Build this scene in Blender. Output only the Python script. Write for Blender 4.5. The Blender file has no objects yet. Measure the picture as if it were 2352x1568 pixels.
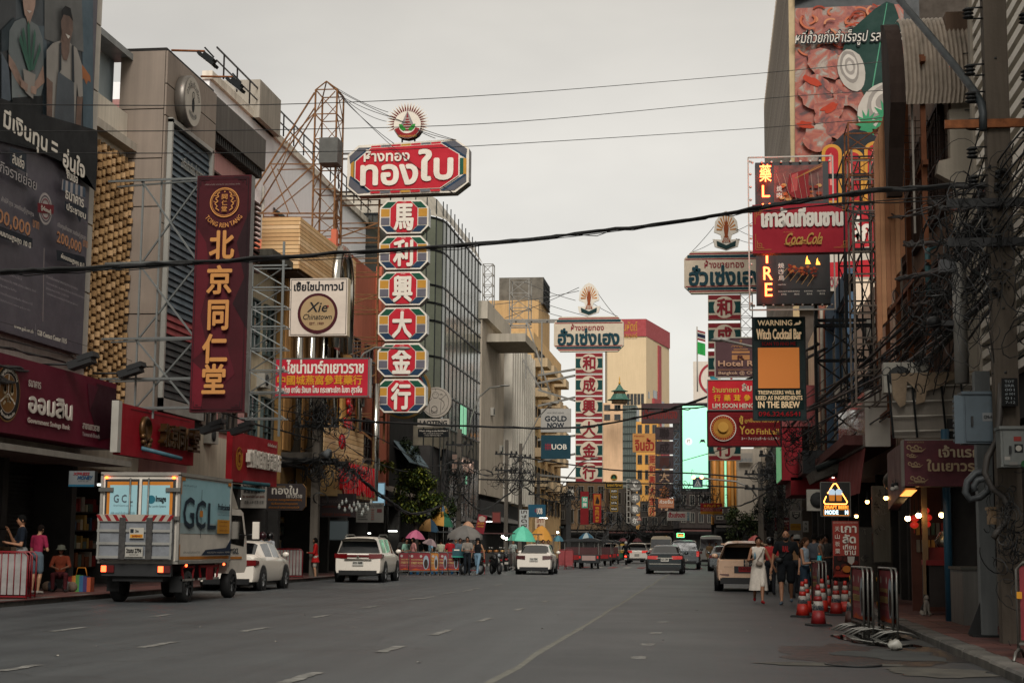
import bpy,bmesh,math,random
import numpy as np
from mathutils import Vector,Matrix,noise
SC=bpy.context.scene;COL=SC.collection
rnd=random.Random(7)
R=math.radians;PI=math.pi
ORD=('topmost','second from the top','third from the top','fourth from the top','third from the bottom','second from the bottom','lowest')
F=3593.0;CAMH=1.4
cd=bpy.data.cameras.new('camera');cam=bpy.data.objects.new('camera',cd);COL.objects.link(cam)
cd.sensor_width=36;cd.lens=F/2352*36;cd.clip_start=0.1;cd.clip_end=3000
MC=Matrix.Rotation(R(7.36),3,'Z')@Matrix.Rotation(R(97.405),3,'X')@Matrix.Rotation(R(0.5),3,'Z')
cam.matrix_world=Matrix.Translation((0,0,CAMH))@MC.to_4x4()
SC.camera=cam
W=bpy.data.worlds.new('World');SC.world=W;W.use_nodes=True
nt=W.node_tree;nt.nodes.clear()
wo=nt.nodes.new('ShaderNodeOutputWorld');bg=nt.nodes.new('ShaderNodeBackground')
sky=nt.nodes.new('ShaderNodeTexSky');sky.sky_type='NISHITA';sky.sun_disc=False
SUN_EL,SUN_AZ=R(41),R(168)
sky.sun_elevation=SUN_EL;sky.sun_rotation=SUN_AZ
tc=nt.nodes.new('ShaderNodeTexCoord');sep=nt.nodes.new('ShaderNodeSeparateXYZ')
nz=nt.nodes.new('ShaderNodeTexNoise');nz.inputs['Scale'].default_value=2.2;nz.inputs['Detail'].default_value=5;nz.inputs['Roughness'].default_value=.55
mp=nt.nodes.new('ShaderNodeMapping');mp.inputs['Scale'].default_value=(1,1,2.6)
cr=nt.nodes.new('ShaderNodeValToRGB')
cr.color_ramp.elements[0].position=0.0;cr.color_ramp.elements[0].color=(.79,.76,.70,1)
cr.color_ramp.elements[1].position=0.42;cr.color_ramp.elements[1].color=(.475,.44,.38,1)
mul=nt.nodes.new('ShaderNodeMixRGB');mul.blend_type='MULTIPLY';mul.inputs[0].default_value=1
cl=nt.nodes.new('ShaderNodeValToRGB');cl.color_ramp.elements[0].color=(.80,.795,.79,1);cl.color_ramp.elements[1].color=(1.14,1.135,1.125,1)
cl.color_ramp.elements[0].position=.3;cl.color_ramp.elements[1].position=.75
sc10=nt.nodes.new('ShaderNodeVectorMath');sc10.operation='SCALE';sc10.inputs['Scale'].default_value=5.75
mx=nt.nodes.new('ShaderNodeMixRGB');mx.inputs[0].default_value=.93
L=nt.links.new
L(tc.outputs['Generated'],sep.inputs[0]);L(sep.outputs['Z'],cr.inputs[0])
L(tc.outputs['Generated'],mp.inputs[0]);L(mp.outputs[0],nz.inputs[0]);L(nz.outputs[0],cl.inputs[0])
L(cr.outputs[0],mul.inputs[1]);L(cl.outputs[0],mul.inputs[2]);L(mul.outputs[0],sc10.inputs[0])
L(sky.outputs[0],mx.inputs[1]);L(sc10.outputs[0],mx.inputs[2])
L(mx.outputs[0],bg.inputs[0]);bg.inputs[1].default_value=.1;L(bg.outputs[0],wo.inputs[0])
sd=bpy.data.lights.new('sun','SUN');sd.energy=1.5;sd.angle=R(28);sd.color=(1,.96,.90)
so=bpy.data.objects.new('sun',sd);COL.objects.link(so)
sdir=Vector((math.sin(SUN_AZ)*math.cos(SUN_EL),math.cos(SUN_AZ)*math.cos(SUN_EL),math.sin(SUN_EL)))
so.rotation_euler=(-sdir).to_track_quat('-Z','Y').to_euler();so.location=(0,0,60)
SC.view_settings.view_transform='Standard';SC.view_settings.look='None';SC.view_settings.gamma=1
SC.view_settings.use_curve_mapping=False;SC.view_settings.exposure=1.16
SC.cycles.max_bounces=5;SC.cycles.diffuse_bounces=3;SC.cycles.glossy_bounces=3;SC.cycles.transmission_bounces=4
SC.cycles.transparent_max_bounces=6;SC.cycles.caustics_reflective=False;SC.cycles.caustics_refractive=False
SC.cycles.sample_clamp_indirect=4
def ray(px,py):
 return MC@Vector(((px-1176)/F,(784-py)/F,-1))
CP=Vector((0,0,CAMH))
def X(px,py,d):
 v=ray(px,py);return CP+v*(d/v.y)
def XF(px,py,x):
 v=ray(px,py);return CP+v*(x/v.x)
def G(px,py,z=0):
 v=ray(px,py);return CP+v*((z-CAMH)/v.z)
def HZ(px):return 1255-(1640-px)*.0087
def lin(h):
 h=h.lstrip('#');h=''.join(c*2 for c in h)if len(h)==3 else h;o=[]
 for i in(0,2,4):
  c=int(h[i:i+2],16)/255
  o.append(c/12.92 if c<=.04045 else((c+.055)/1.055)**2.4)
 return(*o,1)
_M={}
def mat(c,rough=.55,metal=0,n=.22,s=1.6,bump=0,emit=0,streak=False,spec=.5,trans=0,bs=None,ec=None):
 k=(c,rough,metal,n,s,bump,emit,streak,spec,trans,bs,ec)
 if k in _M:return _M[k]
 m=bpy.data.materials.new('m_'+c.strip('#'));m.use_nodes=True;_M[k]=m
 t=m.node_tree;N=t.nodes;b=N['Principled BSDF'];Lk=t.links.new
 col=tuple(v**1.16 for v in lin(c)[:3])+(1,);b.inputs['Base Color'].default_value=col
 b.inputs['Roughness'].default_value=rough;b.inputs['Metallic'].default_value=metal
 b.inputs['Specular IOR Level'].default_value=spec
 m.diffuse_color=col
 if trans:b.inputs['Transmission Weight'].default_value=trans;b.inputs['IOR'].default_value=1.1
 if emit:
  b.inputs['Emission Color'].default_value=lin(ec or c);b.inputs['Emission Strength'].default_value=emit
 if n or bump:
  tcn=N.new('ShaderNodeTexCoord');a=N.new('ShaderNodeTexNoise')
  a.inputs['Scale'].default_value=s;a.inputs['Detail'].default_value=7;a.inputs['Roughness'].default_value=.65
  Lk(tcn.outputs['Object'],a.inputs['Vector'])
  fac=a.outputs['Fac']
  if streak:
   mpn=N.new('ShaderNodeMapping');mpn.inputs['Scale'].default_value=(3.2,3.2,.16)
   a2=N.new('ShaderNodeTexNoise');a2.inputs['Scale'].default_value=1.3;a2.inputs['Detail'].default_value=6
   a2.inputs['Roughness'].default_value=.7
   Lk(tcn.outputs['Object'],mpn.inputs[0]);Lk(mpn.outputs[0],a2.inputs['Vector'])
   mm=N.new('ShaderNodeMath');mm.operation='MULTIPLY_ADD';mm.inputs[1].default_value=.62
   m3=N.new('ShaderNodeMath');m3.operation='MULTIPLY';m3.inputs[1].default_value=.38
   Lk(fac,m3.inputs[0]);Lk(a2.outputs['Fac'],mm.inputs[0]);Lk(m3.outputs[0],mm.inputs[2]);fac=mm.outputs[0]
  if n:
   r=N.new('ShaderNodeMapRange');r.inputs['From Min'].default_value=.3;r.inputs['From Max'].default_value=.62
   r.inputs['To Min'].default_value=1-n;r.inputs['To Max'].default_value=1+n*.18
   Lk(fac,r.inputs[0])
   mu=N.new('ShaderNodeVectorMath');mu.operation='SCALE'
   mu.inputs[0].default_value=col[:3];Lk(r.outputs[0],mu.inputs['Scale']);Lk(mu.outputs[0],b.inputs['Base Color'])
   r2=N.new('ShaderNodeMapRange');r2.inputs['From Min'].default_value=.3;r2.inputs['From Max'].default_value=.7
   r2.inputs['To Min'].default_value=min(1,rough+.14);r2.inputs['To Max'].default_value=max(.04,rough-.06)
   Lk(fac,r2.inputs[0]);Lk(r2.outputs[0],b.inputs['Roughness'])
  if bump:
   ab=N.new('ShaderNodeTexNoise');ab.inputs['Scale'].default_value=bs or 40;ab.inputs['Detail'].default_value=4
   Lk(tcn.outputs['Object'],ab.inputs['Vector'])
   bu=N.new('ShaderNodeBump');bu.inputs['Strength'].default_value=bump;bu.inputs['Distance'].default_value=.02
   Lk(ab.outputs['Fac'],bu.inputs['Height']);Lk(bu.outputs[0],b.inputs['Normal'])
 return m
def wall(c,n=.38,g=1.16):c='#'+''.join('%02x'%min(238,int(int(c.lstrip('#')[i:i+2],16)*g))for i in(0,2,4));return mat(c,.85,n=n,s=.5,streak=True,bump=.25,bs=14,spec=.2)
def paint(c):return mat(c,.6,n=.14,spec=.22)
def glow(c,e,ec=None):return mat(c,.5,n=0,emit=e,ec=ec)
def glass(c='#141a1c'):return mat(c,.08,n=.15,s=.6,spec=.8)
def metal(c='#6d6f6e',rough=.45):return mat(c,rough,metal=.7,n=.3,s=6)
RUST=lambda:mat('#8a5428',.75,metal=.15,n=.6,s=5)
CHROME=lambda:mat('#b9b6ae',.14,metal=1,n=.12,s=3)
class MB:
 def __init__(s):s.v=[];s.f=[];s.mi=[];s.ms=[];s.sm=[]
 def slot(s,m):
  if isinstance(m,str):m=mat(m)
  if m not in s.ms:s.ms.append(m)
  return s.ms.index(m)
 def add(s,vs,fs,m,smooth=False,M=None):
  o=len(s.v)
  if M is not None:vs=[M@Vector(v)for v in vs]
  s.v.extend([tuple(v)for v in vs]);k=s.slot(m)
  for f in fs:s.f.append([i+o for i in f]);s.mi.append(k);s.sm.append(smooth)
  return s
 def box(s,x0,x1,y0,y1,z0,z1,m,M=None):
  if x0>x1:x0,x1=x1,x0
  if y0>y1:y0,y1=y1,y0
  if z0>z1:z0,z1=z1,z0
  vs=[(x0,y0,z0),(x1,y0,z0),(x1,y1,z0),(x0,y1,z0),(x0,y0,z1),(x1,y0,z1),(x1,y1,z1),(x0,y1,z1)]
  return s.add(vs,[(0,3,2,1),(4,5,6,7),(0,1,5,4),(1,2,6,5),(2,3,7,6),(3,0,4,7)],m,M=M)
 def bar(s,p,q,w,m,h=None):
  p=Vector(p);q=Vector(q);d=q-p;Ln=d.length
  if Ln<1e-6:return s
  q4=d.to_track_quat('Z','Y').to_matrix().to_4x4();M=Matrix.Translation(p)@q4;h=h or w
  return s.box(-w/2,w/2,-h/2,h/2,0,Ln,m,M=M)
 def tube(s,pts,r,m,n=6,cap=True):
  pts=[Vector(p)for p in pts];rs=r if isinstance(r,(list,tuple))else[r]*len(pts)
  vs=[];fs=[];prev=None
  for i,p in enumerate(pts):
   t=(pts[min(i+1,len(pts)-1)]-pts[max(i-1,0)])
   if t.length<1e-9:t=Vector((0,0,1))
   t.normalize()
   if prev is None:
    a=t.orthogonal().normalized()
   else:
    a=prev-t*prev.dot(t)
    a=a.normalized()if a.length>1e-6 else t.orthogonal().normalized()
   prev=a;b=t.cross(a)
   for k in range(n):
    an=2*PI*k/n;vs.append(p+(a*math.cos(an)+b*math.sin(an))*rs[i])
  for i in range(len(pts)-1):
   for k in range(n):
    fs.append((i*n+k,i*n+(k+1)%n,(i+1)*n+(k+1)%n,(i+1)*n+k))
  if cap:fs.append(tuple(range(n-1,-1,-1)));fs.append(tuple((len(pts)-1)*n+k for k in range(n)))
  return s.add(vs,fs,m,smooth=n>4)
 def cyl(s,p,q,r,m,n=16,r2=None):return s.tube([p,q],[r,r if r2 is None else r2],m,n)
 def prism(s,pts,y0,y1,m,m2=None):
  n=len(pts)
  vs=[(x,y0,z)for x,z in pts]+[(x,y1,z)for x,z in pts]
  s.add(vs,[tuple(range(n)),tuple(range(2*n-1,n-1,-1))],m)
  return s.add(vs,[(i,i+n,(i+1)%n+n,(i+1)%n)for i in range(n)],m2 or m)
 def poly(s,pts,m):return s.add(pts,[tuple(range(len(pts)))],m)
 def lathe(s,prof,m,c=(0,0,0),n=16,M=None,smooth=True,cap=True):
  vs=[];fs=[];k=len(prof)
  for r,z in prof:
   for i in range(n):
    a=2*PI*i/n;vs.append((c[0]+r*math.cos(a),c[1]+r*math.sin(a),c[2]+z))
  for j in range(k-1):
   for i in range(n):fs.append((j*n+i,j*n+(i+1)%n,(j+1)*n+(i+1)%n,(j+1)*n+i))
  if cap:fs.append(tuple(range(n-1,-1,-1)));fs.append(tuple((k-1)*n+i for i in range(n)))
  return s.add(vs,fs,m,smooth=smooth,M=M)
 def ball(s,c,r,m,n=12,k=7):
  if not isinstance(r,(tuple,list)):r=(r,r,r)
  vs=[];fs=[]
  for j in range(k+1):
   t=PI*j/k
   for i in range(n):
    a=2*PI*i/n;vs.append((c[0]+r[0]*math.sin(t)*math.cos(a),c[1]+r[1]*math.sin(t)*math.sin(a),c[2]-r[2]*math.cos(t)))
  for j in range(k):
   for i in range(n):fs.append((j*n+i,j*n+(i+1)%n,(j+1)*n+(i+1)%n,(j+1)*n+i))
  return s.add(vs,fs,m,smooth=True)
 def mesh(s,name):
  me=bpy.data.meshes.new(name);me.from_pydata(s.v,[],s.f)
  for m in s.ms:me.materials.append(m)
  me.polygons.foreach_set('material_index',s.mi);me.polygons.foreach_set('use_smooth',s.sm)
  me.update();return me
 def obj(s,name,parent=None,label=None,cat=None,kind=None,group=None,loc=None,rz=0):
  if not s.v:return None
  return link(name,s.mesh(name),parent,label,cat,kind,group,loc,rz)
def link(name,me,parent=None,label=None,cat=None,kind=None,group=None,loc=None,rz=0):
 o=bpy.data.objects.new(name,me);COL.objects.link(o)
 if parent is not None:o.parent=parent
 if loc is not None:o.location=loc
 if rz:o.rotation_euler.z=rz
 if label:o['label']=label
 if cat:o['category']=cat
 if kind:o['kind']=kind
 if group:o['group']=group
 return o
def thing(name,label,cat,loc=(0,0,0),rz=0,group=None):
 return link(name,None,None,label,cat,None,group,loc,rz)
KIDS={}
def dup(root,loc,rz=None,label=None,group=None,scale=None):
 def rec(o,par):
  c=o.copy();COL.objects.link(c)
  if par is not None:c.parent=par
  for ch in[k for k in o.children]:rec(ch,c)
  return c
 c=rec(root,None);c.location=loc
 if rz is not None:c.rotation_euler.z=rz
 if scale:c.scale=(scale,)*3
 if label:c['label']=label
 if group:c['group']=group
 return c
_T={}
def tmesh(s,bold=.0):
 k=(s,bold)
 if k in _T:return _T[k]
 cu=bpy.data.curves.new('t','FONT');cu.body=s;cu.size=1;cu.resolution_u=2;cu.offset=bold;cu.fill_mode='FRONT'
 o=bpy.data.objects.new('t',cu);me=o.to_mesh()
 vs=[(v.co.x,v.co.y)for v in me.vertices];fs=[tuple(p.vertices)for p in me.polygons]
 o.to_mesh_clear();bpy.data.objects.remove(o);bpy.data.curves.remove(cu)
 if not vs:vs=[(0,0),(1,0),(1,1)];fs=[]
 xs=[v[0]for v in vs];ys=[v[1]for v in vs]
 _T[k]=(vs,fs,min(xs),max(xs),min(ys),max(ys));return _T[k]
def text(mb,s,x0,x1,z0,z1,m,y=-.01,bold=.0,ext=0,shear=0,arc=None,fit=True):
 vs,fs,a,b,c,d=tmesh(s,0)
 bold*=.55
 if bold:
  bx=bold*abs(z1-z0)*1.1
  offs=[(bx*math.cos(q),bx*math.sin(q))for q in(0,PI/4,PI/2,3*PI/4,PI,5*PI/4,3*PI/2,7*PI/4)]
  for i,(ox,oz)in enumerate(offs):
   text(mb,s,x0+bx+ox,x1-bx+ox,z0+bx+oz,z1-bx+oz,m,y-.0012*i,0,0,shear,arc,fit)
  y=y-.0012*8;x0+=bx;x1-=bx;z0+=bx;z1-=bx
 sx=(x1-x0)/max(b-a,1e-6);sz=(z1-z0)/max(d-c,1e-6)
 if not fit:sx=sz=min(sx,sz);x0=(x0+x1)/2-(b-a)*sx/2;z0=(z0+z1)/2-(d-c)*sz/2
 P=[]
 for u,v in vs:
  xx=x0+(u-a)*sx;zz=z0+(v-c)*sz;xx+=shear*(zz-z0)
  if arc:
   cx,cz,rr,sg=arc;ang=(xx-cx)/rr;q=(zz-z0)
   if sg>0:xx=cx+(rr+q)*math.sin(ang);zz=cz+(rr+q)*math.cos(ang)
   else:xx=cx+(rr-q)*math.sin(ang);zz=cz-(rr-q)*math.cos(ang)
  P.append((xx,y,zz))
 mb.add(P,fs,m)
 if ext:
  n=len(P);mb.add([(p[0],p[1]+ext,p[2])for p in P],[tuple(reversed(f))for f in fs],m)
  cnt={}
  for f in fs:
   for i in range(len(f)):
    e=(f[i],f[(i+1)%len(f)]);cnt[(min(e),max(e))]=cnt.get((min(e),max(e)),0)+1
  E=[]
  for f in fs:
   for i in range(len(f)):
    e=(f[i],f[(i+1)%len(f)])
    if cnt[(min(e),max(e))]==1:E.append(e)
  vs2=P+[(p[0],p[1]+ext,p[2])for p in P]
  mb.add(vs2,[(b2,a2,a2+n,b2+n)for a2,b2 in E],m)
def circ(cx,cz,r,n=24,a0=0,rz=None,a1=2*PI):
 rz=rz or r
 full=abs(a1-a0-2*PI)<1e-6
 k=n if full else n+1
 return[(cx+r*math.cos(a0+(a1-a0)*i/n),cz+rz*math.sin(a0+(a1-a0)*i/n))for i in range(k)]
def ring(mb,cx,cz,r0,r1,y,m,n=32,a0=0,a1=2*PI,sz=1):
 for i in range(n):
  p=a0+(a1-a0)*i/n;q=a0+(a1-a0)*(i+1)/n
  mb.poly([(cx+r0*math.cos(p),y,cz+sz*r0*math.sin(p)),(cx+r1*math.cos(p),y,cz+sz*r1*math.sin(p)),(cx+r1*math.cos(q),y,cz+sz*r1*math.sin(q)),(cx+r0*math.cos(q),y,cz+sz*r0*math.sin(q))],m)
def flat(mb,pts,y,m):mb.poly([(x,y,z)for x,z in pts],m)
def frect(mb,x0,x1,z0,z1,y,m):
 if x0>x1:x0,x1=x1,x0
 if z0>z1:z0,z1=z1,z0
 flat(mb,[(x0,z0),(x1,z0),(x1,z1),(x0,z1)],y,m)
class Sign:
 """box sign on the plane Y = d between picture corners; .u()/.w() turn picture units into local metres"""
 def __init__(s,name,label,cat,x0,y0,x1,y1,d,depth=.25,face='#888888',rim='#777777',rz=0,group=None,outline=None,rimw=.0,bevel=0,boxname='panel'):
  cx=(x0+x1)/2;cy=(y0+y1)/2
  a=X(x0,cy,d);b=X(x1,cy,d);t=X(cx,y0,d);e=X(cx,y1,d)
  s.px0,s.py1=x0,y1;s.W=(b-a).x;s.H=(t-e).z;s.sx=s.W/(x1-x0);s.sz=s.H/(y1-y0)
  s.cx=cx;s.depth=depth;s.d=d
  s.root=thing(name,label,cat,(X(cx,cy,d).x,d,e.z),rz,group)
  s.y=0;m=MB()
  fm=face if not isinstance(face,str)else paint(face);rm=rim if not isinstance(rim,str)else paint(rim)
  if outline:pts=[(s.u(p[0]),s.w(p[1]))for p in outline]
  else:pts=[(-s.W/2,0),(s.W/2,0),(s.W/2,s.H),(-s.W/2,s.H)]
  if area2(pts)<0:pts=pts[::-1]
  s.pts=pts
  m.prism(pts,0,depth,fm,rm)
  m.obj(boxname,s.root)
  if rimw:
   r=MB();n=len(pts);c=(sum(p[0]for p in pts)/n,sum(p[1]for p in pts)/n)
   for i in range(n):
    p,q=pts[i],pts[(i+1)%n]
    r.bar((p[0],-.01,p[1]),(q[0],-.01,q[1]),rimw,rm)
   r.obj('frame',s.root)
  s.L=.006;s.mb=MB()
 def u(s,px):return(px-s.cx)*s.sx
 def w(s,py):return(s.py1-py)*s.sz
 def rect(s,x0,y0,x1,y1,c):
  frect(s.mb,s.u(x0),s.u(x1),s.w(y1),s.w(y0),-s.L,pm(c));s.L+=.003;return s
 def poly(s,pts,c):
  P=[(s.u(p[0]),s.w(p[1]))for p in pts]
  if area2(P)<0:P=P[::-1]
  flat(s.mb,P,-s.L,pm(c));s.L+=.003;return s
 def disc(s,cx,cy,r,c,n=24,ry=None):
  flat(s.mb,circ(s.u(cx),s.w(cy),r*s.sx,n,rz=(ry or r)*s.sz),-s.L,pm(c));s.L+=.003;return s
 def ring(s,cx,cy,r0,r1,c,n=28,a0=0,a1=2*PI):
  ring(s.mb,s.u(cx),s.w(cy),r0*s.sx,r1*s.sx,-s.L,pm(c),n,a0,a1);s.L+=.003;return s
 def text(s,t,x0,y0,x1,y1,c,bold=0,ext=0,shear=0,arc=None,fit=True):
  if arc:arc=(s.u(arc[0]),s.w(arc[1]),arc[2]*s.sx,arc[3])
  text(s.mb,t,s.u(x0),s.u(x1),s.w(y1),s.w(y0),pm(c),-s.L-ext,bold,ext,shear,arc,fit);s.L+=.003;return s
 def line(s,pts,wpx,c):
  for a,b in zip(pts,pts[1:]):
   ax,az,bx,bz=s.u(a[0]),s.w(a[1]),s.u(b[0]),s.w(b[1]);dx,dz=bx-ax,bz-az;l=math.hypot(dx,dz)or 1
   nx,nz=-dz/l*wpx*s.sx/2,dx/l*wpx*s.sx/2
   flat(s.mb,[(ax-nx,az-nz),(bx-nx,bz-nz),(bx+nx,bz+nz),(ax+nx,az+nz)],-s.L,pm(c))
  s.L+=.002;return s
 def done(s,name='lettering'):
  s.mb.obj(name,s.root);s.mb=MB();return s
def area2(p):return sum(p[i][0]*p[(i+1)%len(p)][1]-p[(i+1)%len(p)][0]*p[i][1]for i in range(len(p)))
def pm(c):return paint(c)if isinstance(c,str)else c
def rope(name,pts,r,m='#17191a',label=None,cat='cable',group=None,parent=None,strands=1,jit=.05,n=4,kind=None):
 mb=MB();mm=pm(m)if not isinstance(m,str)else mat(m,.6,n=.2)
 for k in range(strands):
  off=[Vector((0,0,0))for _ in pts]if k==0 else[Vector((rnd.uniform(-jit,jit),rnd.uniform(-jit,jit),rnd.uniform(-jit,jit)))for _ in pts]
  mb.tube([Vector(p)+o for p,o in zip(pts,off)],r,mm,n)
 return mb.obj(name,parent,label,cat,kind,group)
def cat3(p,q,sag,n=12):
 p=Vector(p);q=Vector(q);return[p.lerp(q,i/n)-Vector((0,0,sag*4*(i/n)*(1-i/n)))for i in range(n+1)]
def asphalt(name,base,patch,sc):
 m=bpy.data.materials.new(name);m.use_nodes=True;t=m.node_tree;N=t.nodes;b=N['Principled BSDF'];Lk=t.links.new
 tcn=N.new('ShaderNodeTexCoord')
 def ns(scale,det,rough,vec=None):
  a=N.new('ShaderNodeTexNoise');a.inputs['Scale'].default_value=scale;a.inputs['Detail'].default_value=det;a.inputs['Roughness'].default_value=rough
  Lk(vec or tcn.outputs['Object'],a.inputs['Vector']);return a
 mpn=N.new('ShaderNodeMapping');mpn.inputs['Scale'].default_value=(1.9,.06,1);Lk(tcn.outputs['Object'],mpn.inputs[0])
 big=ns(.35,6,.6);wear=ns(.8,6,.65,mpn.outputs[0]);grit=ns(70,3,.8);grit2=ns(16,5,.75)
 r=N.new('ShaderNodeValToRGB');r.color_ramp.elements[0].position=.3;r.color_ramp.elements[1].position=.72
 r.color_ramp.elements[0].color=lin(base);r.color_ramp.elements[1].color=lin(patch)
 ad=N.new('ShaderNodeMath');ad.operation='MULTIPLY_ADD';ad.inputs[1].default_value=.55
 a2=N.new('ShaderNodeMath');a2.operation='MULTIPLY';a2.inputs[1].default_value=.45
 Lk(big.outputs['Fac'],a2.inputs[0]);Lk(wear.outputs['Fac'],ad.inputs[0]);Lk(a2.outputs[0],ad.inputs[2]);Lk(ad.outputs[0],r.inputs[0])
 mr=N.new('ShaderNodeMapRange');mr.inputs['From Min'].default_value=.25;mr.inputs['From Max'].default_value=.75;mr.inputs['To Min'].default_value=.3;mr.inputs['To Max'].default_value=1.8
 m4=N.new('ShaderNodeMath');m4.operation='ADD';m5=N.new('ShaderNodeMath');m5.operation='MULTIPLY';m5.inputs[1].default_value=.5
 Lk(grit.outputs['Fac'],m4.inputs[0]);Lk(grit2.outputs['Fac'],m4.inputs[1]);Lk(m4.outputs[0],m5.inputs[0]);Lk(m5.outputs[0],mr.inputs[0])
 mu=N.new('ShaderNodeVectorMath');mu.operation='SCALE';Lk(r.outputs[0],mu.inputs[0]);Lk(mr.outputs[0],mu.inputs['Scale'])
 vo=N.new('ShaderNodeTexVoronoi');vo.feature='DISTANCE_TO_EDGE';vo.inputs['Scale'].default_value=.22
 wv=N.new('ShaderNodeVectorMath');wv.operation='ADD';ws=N.new('ShaderNodeVectorMath');ws.operation='SCALE';ws.inputs['Scale'].default_value=1.8
 wn=ns(.9,5,.6);Lk(wn.outputs['Color'],ws.inputs[0]);Lk(ws.outputs[0],wv.inputs[0]);Lk(tcn.outputs['Object'],wv.inputs[1]);Lk(wv.outputs[0],vo.inputs['Vector'])
 ck=N.new('ShaderNodeMapRange');ck.inputs['From Min'].default_value=.0;ck.inputs['From Max'].default_value=.012;ck.inputs['To Min'].default_value=.55;Lk(vo.outputs['Distance'],ck.inputs[0])
 mu2=N.new('ShaderNodeVectorMath');mu2.operation='SCALE';Lk(mu.outputs[0],mu2.inputs[0]);Lk(ck.outputs[0],mu2.inputs['Scale'])
 Lk(mu2.outputs[0],b.inputs['Base Color'])
 rr=N.new('ShaderNodeMapRange');rr.inputs['To Min'].default_value=.40;rr.inputs['To Max'].default_value=.66;Lk(big.outputs['Fac'],rr.inputs[0]);Lk(rr.outputs[0],b.inputs['Roughness'])
 bu=N.new('ShaderNodeBump');bu.inputs['Strength'].default_value=.5;bu.inputs['Distance'].default_value=.012
 Lk(m5.outputs[0],bu.inputs['Height']);Lk(bu.outputs[0],b.inputs['Normal']);b.inputs['Specular IOR Level'].default_value=.75
 return m
AS1=asphalt('asphalt_old','#1c2023','#404445',1);AS2=asphalt('asphalt_new','#14181b','#25292b',1)
KL,KR=-14.95,3.15
m=MB();m.box(-900,900,-60,1600,-.6,-.02,mat('#3a3a38',.9,n=.3,s=.1));m.obj('ground',kind='structure')
m=MB();m.box(KL-.3,KR+.3,-10,420,-.3,0,AS1);m.obj('road',kind='structure')
m=MB();pts=[];
for i in range(90):y=4+i*2.0;pts.append((-2.25+.10*noise.noise((y*.21,1,0))+.05*noise.noise((y*.9,5,0)),y))
for(xa,ya),(xb,yb)in zip(pts,pts[1:]):m.add([(xa,ya,.004),(KR+.25,ya,.004),(KR+.25,yb,.004),(xb,yb,.004)],[(0,1,2,3)],AS2)
m.obj('road_resurfacing',kind='structure')
m=MB();sm_=mat('#75746c',.8,n=.5,s=4)
for(xa,ya),(xb,yb)in zip(pts,pts[1:]):m.add([(xa-.05-.04*rnd.random(),ya,.006),(xa+.03,ya,.006),(xb+.03,yb,.006),(xb-.05-.04*rnd.random(),yb,.006)],[(0,1,2,3)],sm_)
m.obj('road_seam',kind='structure')
WL=mat('#807f7a',.75,n=.8,s=5)
def dash(x,y0,y1,w=.13,mt=WL,z=.0075):
 m=MB();k=8;L_=[];R_=[]
 for i in range(k+1):
  y=y0+(y1-y0)*i/k;L_.append((x-w/2+rnd.uniform(-.025,.02),y,z));R_.append((x+w/2+rnd.uniform(-.02,.025),y,z))
 for i in range(k):m.add([L_[i],R_[i],R_[i+1],L_[i+1]],[(0,1,2,3)],mt)
 m.obj('lane_marking',kind='structure')
for x,ph in((-10.9,1.5),(-7.55,0),(-4.2,2.2)):
 pass
def pxdash(px0,py0,px1,py1,w=.14):
 a=G(px0,py0);b=G(px1,py1);dash((a.x+b.x)/2,min(a.y,b.y),max(a.y,b.y),w)
for q in((2,1541,88,1527),(112,1450,200,1440),(312,1487,410,1474),(548,1450,618,1441),(712,1418,762,1412),(832,1396,868,1391),(938,1377,966,1373),(346,1416,392,1411),(640,1568,742,1544),(862,1498,932,1483),(988,1458,1042,1446),(1096,1427,1130,1419),(1180,1402,1206,1396),(1243,1383,1262,1379),(1020,1363,1044,1360),(1084,1352,1104,1350)):
 pxdash(*q)
for d,x in((40,-7.5),(47,-7.5),(54,-7.5),(62,-7.5),(70,-7.5),(80,-7.5),(46,-4.25),(54,-4.25),(63,-4.25),(73,-4.25),(84,-4.25)):dash(x,d,d+2.2)
for d in(19.9,22.6,25.6,29.4,33.2,37.5,42,47,52,58,64):dash(-.95,d,d+.5,.2)
for i in range(14):
 m=MB();y0=104+i*.0;x0=-9.5+i*.92
 m.add([(x0,100,.012),(x0+.46,100,.012),(x0+.46,105,.012),(x0,105,.012)],[(0,1,2,3)],mat('#8e3a36',.8,n=.4)if i%2 else mat('#a09c94',.8,n=.4));m.obj('crossing_stripe',kind='structure')
def blob(name,cx,cy,rx,ry,mt,z,n=40,seed=0,label=None,amp=.35):
 P=[]
 for i in range(n):
  a=2*PI*i/n;k=1+amp*noise.noise((math.cos(a)*1.6+seed,math.sin(a)*1.6,seed*3.1))+amp*.5*noise.noise((math.cos(a)*5+seed,math.sin(a)*5,9))
  P.append((cx+rx*k*math.cos(a),cy+ry*k*math.sin(a),z))
 m=MB();m.poly(P,mt);return m.obj(name,kind='structure')
SILT=mat('#4e4b43',.9,n=.6,s=3);SILT2=mat('#383a38',.9,n=.5,s=2);WET=mat('#1d2022',.4,n=.4,s=2)
WATER=mat('#0c0f10',.03,n=0,spec=1.0)
def pb(name,px,py,rx,ry,mt,z,seed,amp=.35):
 g=G(px,py);blob(name,g.x,g.y,rx,ry,mt,z,seed=seed,amp=amp)
pb('wet_patch',2030,1502,1.15,2.3,WET,.008,3,.5)
pb('silt_patch',1905,1526,.95,.28,SILT,.012,1)
pb('silt_patch',2040,1505,.6,1.1,SILT2,.013,6,.6);pb('silt_patch',2160,1545,.55,.7,SILT,.012,7,.6)
pb('silt_patch',2100,1478,.35,1.0,SILT2,.012,14,.6)
pb('puddle',1990,1462,.62,1.55,WATER,.016,4,.5);pb('puddle',2055,1483,.35,.5,WATER,.017,5,.5)
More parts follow.
